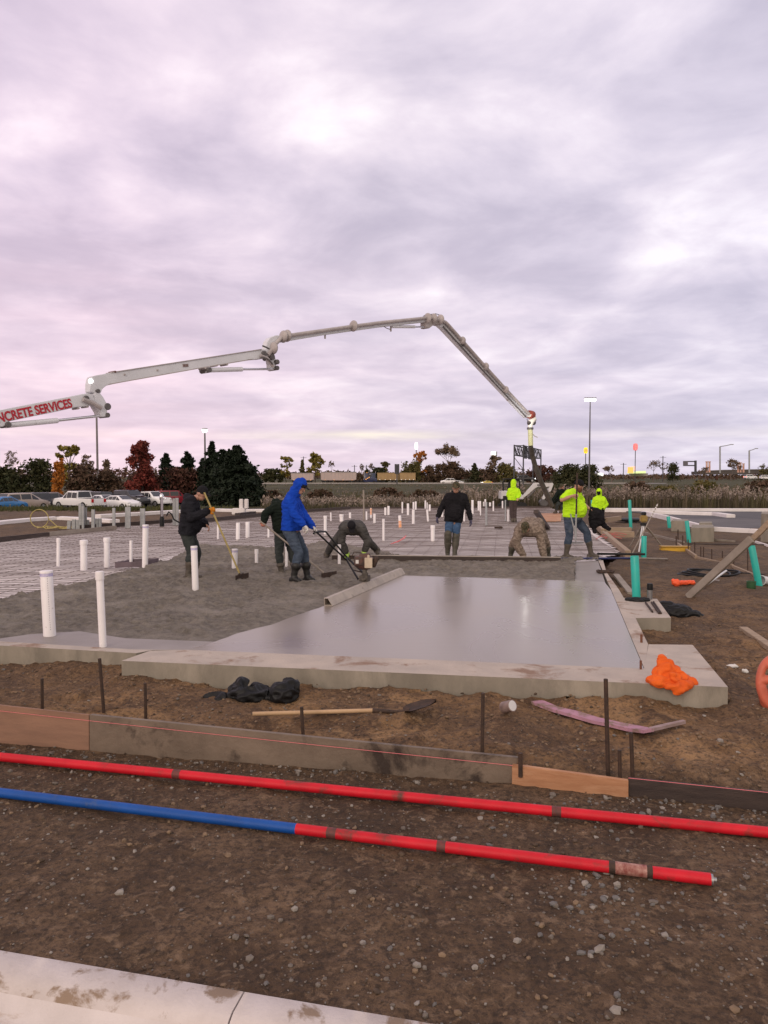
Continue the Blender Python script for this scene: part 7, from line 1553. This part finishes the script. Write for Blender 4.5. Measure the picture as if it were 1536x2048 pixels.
# trees beyond the highway
FT = 'trees beyond the highway'
for lab, px, top, hw, kind, lm, n, ls in (('yellow green tree with ragged top, left of the dump trailers', 573, 912, 14, 'round', l_yellow, 900, .55), ('dark narrow evergreen between two yellow trees', 605, 918, 8, 'spruce', l_olive, 900, .5), ('yellow green tree rising above the dump trailer', 630, 906, 18, 'round', l_yellow, 1600, .6), ('thin bare tree right of the yellow trees', 664, 920, 7, 'bare', l_tan, 150, .4),
    ('bare thin tree behind the dump truck cab, left', 722, 926, 6, 'bare', l_tan, 130, .4), ('bare thin tree behind the dump truck cab, right', 744, 926, 7, 'bare', l_tan, 150, .4), ('pale green tree behind the navy truck', 771, 923, 9, 'round', l_olive, 700, .5),
    ('brown orange tree tallest under the white pole sign', 841, 901, 13, 'round', l_orange, 1000, .5), ('broad brown orange tree beside the twin sign back', 822, 920, 26, 'bush', l_olive, 2200, .6), ('brown tree between the pole sign and the bare tree', 858, 930, 20, 'bush', l_brown, 1500, .6), ('large half bare tree left of the camouflage cap', 898, 887, 26, 'bare', l_tan, 1800, .5),
    ('brown thicket below the large half bare tree', 900, 925, 40, 'bush', l_brown, 3200, .6), ('conical dark evergreen by the highway', 949, 926, 13, 'spruce', l_dark, 1600, .5), ('half bare tree beside the white square sign', 985, 910, 15, 'round', l_tan, 900, .5), ('olive bush left of the gantry', 1008, 926, 24, 'bush', l_olive, 2600, .6), ('brown bush under the half bare tree', 975, 935, 22, 'bush', l_brown, 1500, .6),
    ('dark hedge clump behind the first dump trailer', 545, 938, 30, 'bush', l_dark, 1800, .6), ('brown hedge clump behind the second dump trailer', 690, 942, 40, 'bush', l_brown, 2200, .6), ('dark hedge clump behind the navy truck', 752, 936, 30, 'bush', l_dark, 2000, .6), ('reddish thicket right of the gantry', 1085, 931, 34, 'bush', l_maroon, 2400, .6)):
    tree(lab, px, top, hw, 275, kind, lm, n, ls, cat='tree' if kind != 'bush' else 'bush', grp=FT, bark=m_barkpale if kind == 'bare' else m_bark)
for lab, px, top, hw, Y, kind, lm, n, ls in (('dark green bush left of the tall lamp post base', 1135, 930, 30, 140, 'bush', l_dark, 3200, .35), ('dark bush at the base of the tall lamp post', 1178, 931, 24, 150, 'bush', l_dark, 2600, .35), ('low bare brush right of the lamp post bush', 1222, 932, 16, 260, 'bare', l_tan, 400, .4),
    ('wide bare tree right of the red sign', 1306, 920, 15, 300, 'bare', l_tan, 350, .4), ('bare tree beside the dark pine at right', 1326, 926, 10, 300, 'bare', l_tan, 200, .4), ('dark little pine left of the overhead sign', 1345, 926, 11, 290, 'bush', l_dark, 1200, .45), ('brown bare tree between the curved arm lamps', 1462, 918, 18, 340, 'bare', l_tan, 600, .5), ('dark tree at the right edge of the skyline', 1532, 929, 16, 320, 'bush', l_olive, 1200, .5), ('bare brush between the pine and the overhead sign', 1410, 934, 14, 320, 'bare', l_tan, 300, .4)):
    tree(lab, px, top, hw, Y, kind, lm, n, ls, cat='tree' if kind != 'bush' else 'bush', grp='trees on the right skyline', bark=m_barkpale if kind == 'bare' else m_bark)
rr = random.Random(5)
def tuftmass(nm, pts, mats, label=None):
    m = MB()
    for (p, h, w_, k, mi) in pts:
        for _ in range(k):
            a = rr.uniform(0, 6.28); d = V((math.cos(a), math.sin(a), 0)); b = p + V((rr.gauss(0, .16), rr.gauss(0, .16), 0)) * w_ * 2; hh = h * rr.uniform(.65, 1.1); e = b + Z * hh + d * hh * rr.uniform(.0, .22); s_ = V((d.y, -d.x, 0)) * (.02 + .018 * w_)
            o = len(m.v); mid = b + Z * hh * .5 + d * .03
            m.v += [tuple(b - s_), tuple(b + s_), tuple(mid + s_), tuple(mid - s_), tuple(e)]; m.f += [(o, o + 1, o + 2, o + 3), (o + 3, o + 2, o + 4)]; m.m += [mi, mi]
            if mi == 0:      # feathery plume
                for q in range(3): leafquad(m, e + V((rr.gauss(0, .05), rr.gauss(0, .05), -.10 + .13 * q - .1)), .13, rr, 2)
    o = m.build(nm, mats, fix=False, loc=(0, 0, 0)); struct(o, 'stuff', label); return o
m_reed = M('reed_stalk', (.125, .094, .062), (.085, .068, .042), .8, .85, c3=(.066, .064, .033), r3=(.5, .62), s3=.22); m_plume = M('reed_plume', (.30, .24, .205), (.22, .172, .145), .7, .9, c3=(.12, .095, .075), r3=(.5, .66), s3=.15); m_sedge = M('sedge', (.07, .062, .03), (.10, .085, .042), .5, .9)
pts = []
for _ in range(9000):
    Y = rr.uniform(53, 82); u_ = rr.uniform(-.16, .62); x = u_ * Y
    edge = 53 + (6 if x < 6 else 0) + 2 * fbm(x * .15, 0, 5)
    if Y < edge: continue
    dn = .55 + .7 * fbm(x * .09, Y * .09, 9)
    if rr.random() > dn: continue
    pts.append((V((x, Y, gz(x, Y))), (1.35 if x < 6 else 1.75) * (.8 + .35 * abs(fbm(x * .12, Y * .12, 3))), .5, 3, 0 if rr.random() < .55 else 1))
tuftmass('reeds', pts, [m_reed, m_sedge, m_plume], 'belt of feathery brown reeds beyond the slab and the asphalt lot')
pts = []
for _ in range(13000):
    Y = 84 + 130 * rr.random() ** 1.3; x = rr.uniform(-.17, .62) * Y
    dn = .35 + .9 * fbm(x * .05, Y * .05, 19) + (.25 if x > 25 else -.1)
    if rr.random() > dn: continue
    pts.append((V((x, Y, gz(x, Y))), (.7 if x < 25 else .8) * rr.uniform(.6, 1.2) * (1 if Y < 150 else .5), 1.0 + (Y > 140), 3, rr.choice((1, 1, 1, 3, 3, 0))))
tuftmass('rough_grass', pts, [m_reed, m_sedge, m_plume, M('meadow_grass', (.07, .068, .026), (.10, .088, .034), .1, .9)])
pts = []
for _ in range(1500):
    Y = rr.uniform(47, 66); x = -.2 * Y - rr.random() * .34 * Y
    pts.append((V((x, Y, gz(x, Y))), rr.uniform(.15, .45), .5, 4, 1))
tuftmass('weeds', pts, [m_reed, M('green_weed', (.05, .06, .018), (.075, .07, .025), .4, .9), m_plume])
# shrubs in the meadow on the right, and the woods far off
for lab, px, top, hw, Y, lm in (('green scrub clump in the meadow below the dark pine', 1410, 962, 40, 110, l_olive), ('brown scrub clump left in the right hand meadow', 1270, 964, 40, 108, l_brown), ('scrub clump at the right edge of the meadow', 1520, 962, 40, 112, l_brown), ('grey brown scrub clump below the red sign', 1330, 972, 34, 98, l_olive), ('low scrub in the left meadow behind the bare pole', 775, 976, 40, 105, l_brown), ('low scrub in the meadow behind the cap wearer', 850, 980, 36, 100, l_brown), ('low scrub between the excavator and the lime T-shirt', 1120, 968, 34, 100, l_dark), ('low scrub left of the blue hood', 545, 982, 26, 100, l_brown), ('low scrub beside the largest evergreen', 640, 980, 34, 108, l_brown)):
    tree(lab, px, top, hw, Y, 'bush', lm, 1500, .28, cat='scrub', nm='scrub', grp='scrub clumps in the meadow')
wd = MB()
for _ in range(9000):
    u_ = rr.uniform(-.62, .62); Y = rr.uniform(380, 520); x = u_ * Y; top = (5.2 if u_ < .2 else 3.0) * (.6 + .6 * abs(fbm(x * .02, Y * .02, 4))) + (1.5 if u_ < -.2 else 0)
    leafquad(wd, V((x, Y, .2 + top * rr.random() ** .7)), 1.1, rr, 0 if fbm(x * .03, 0, 8) > -.1 else 1)
struct(wd.build('far_woods', [l_brown, l_maroon], fix=False, loc=(0, 0, 0)), 'stuff')
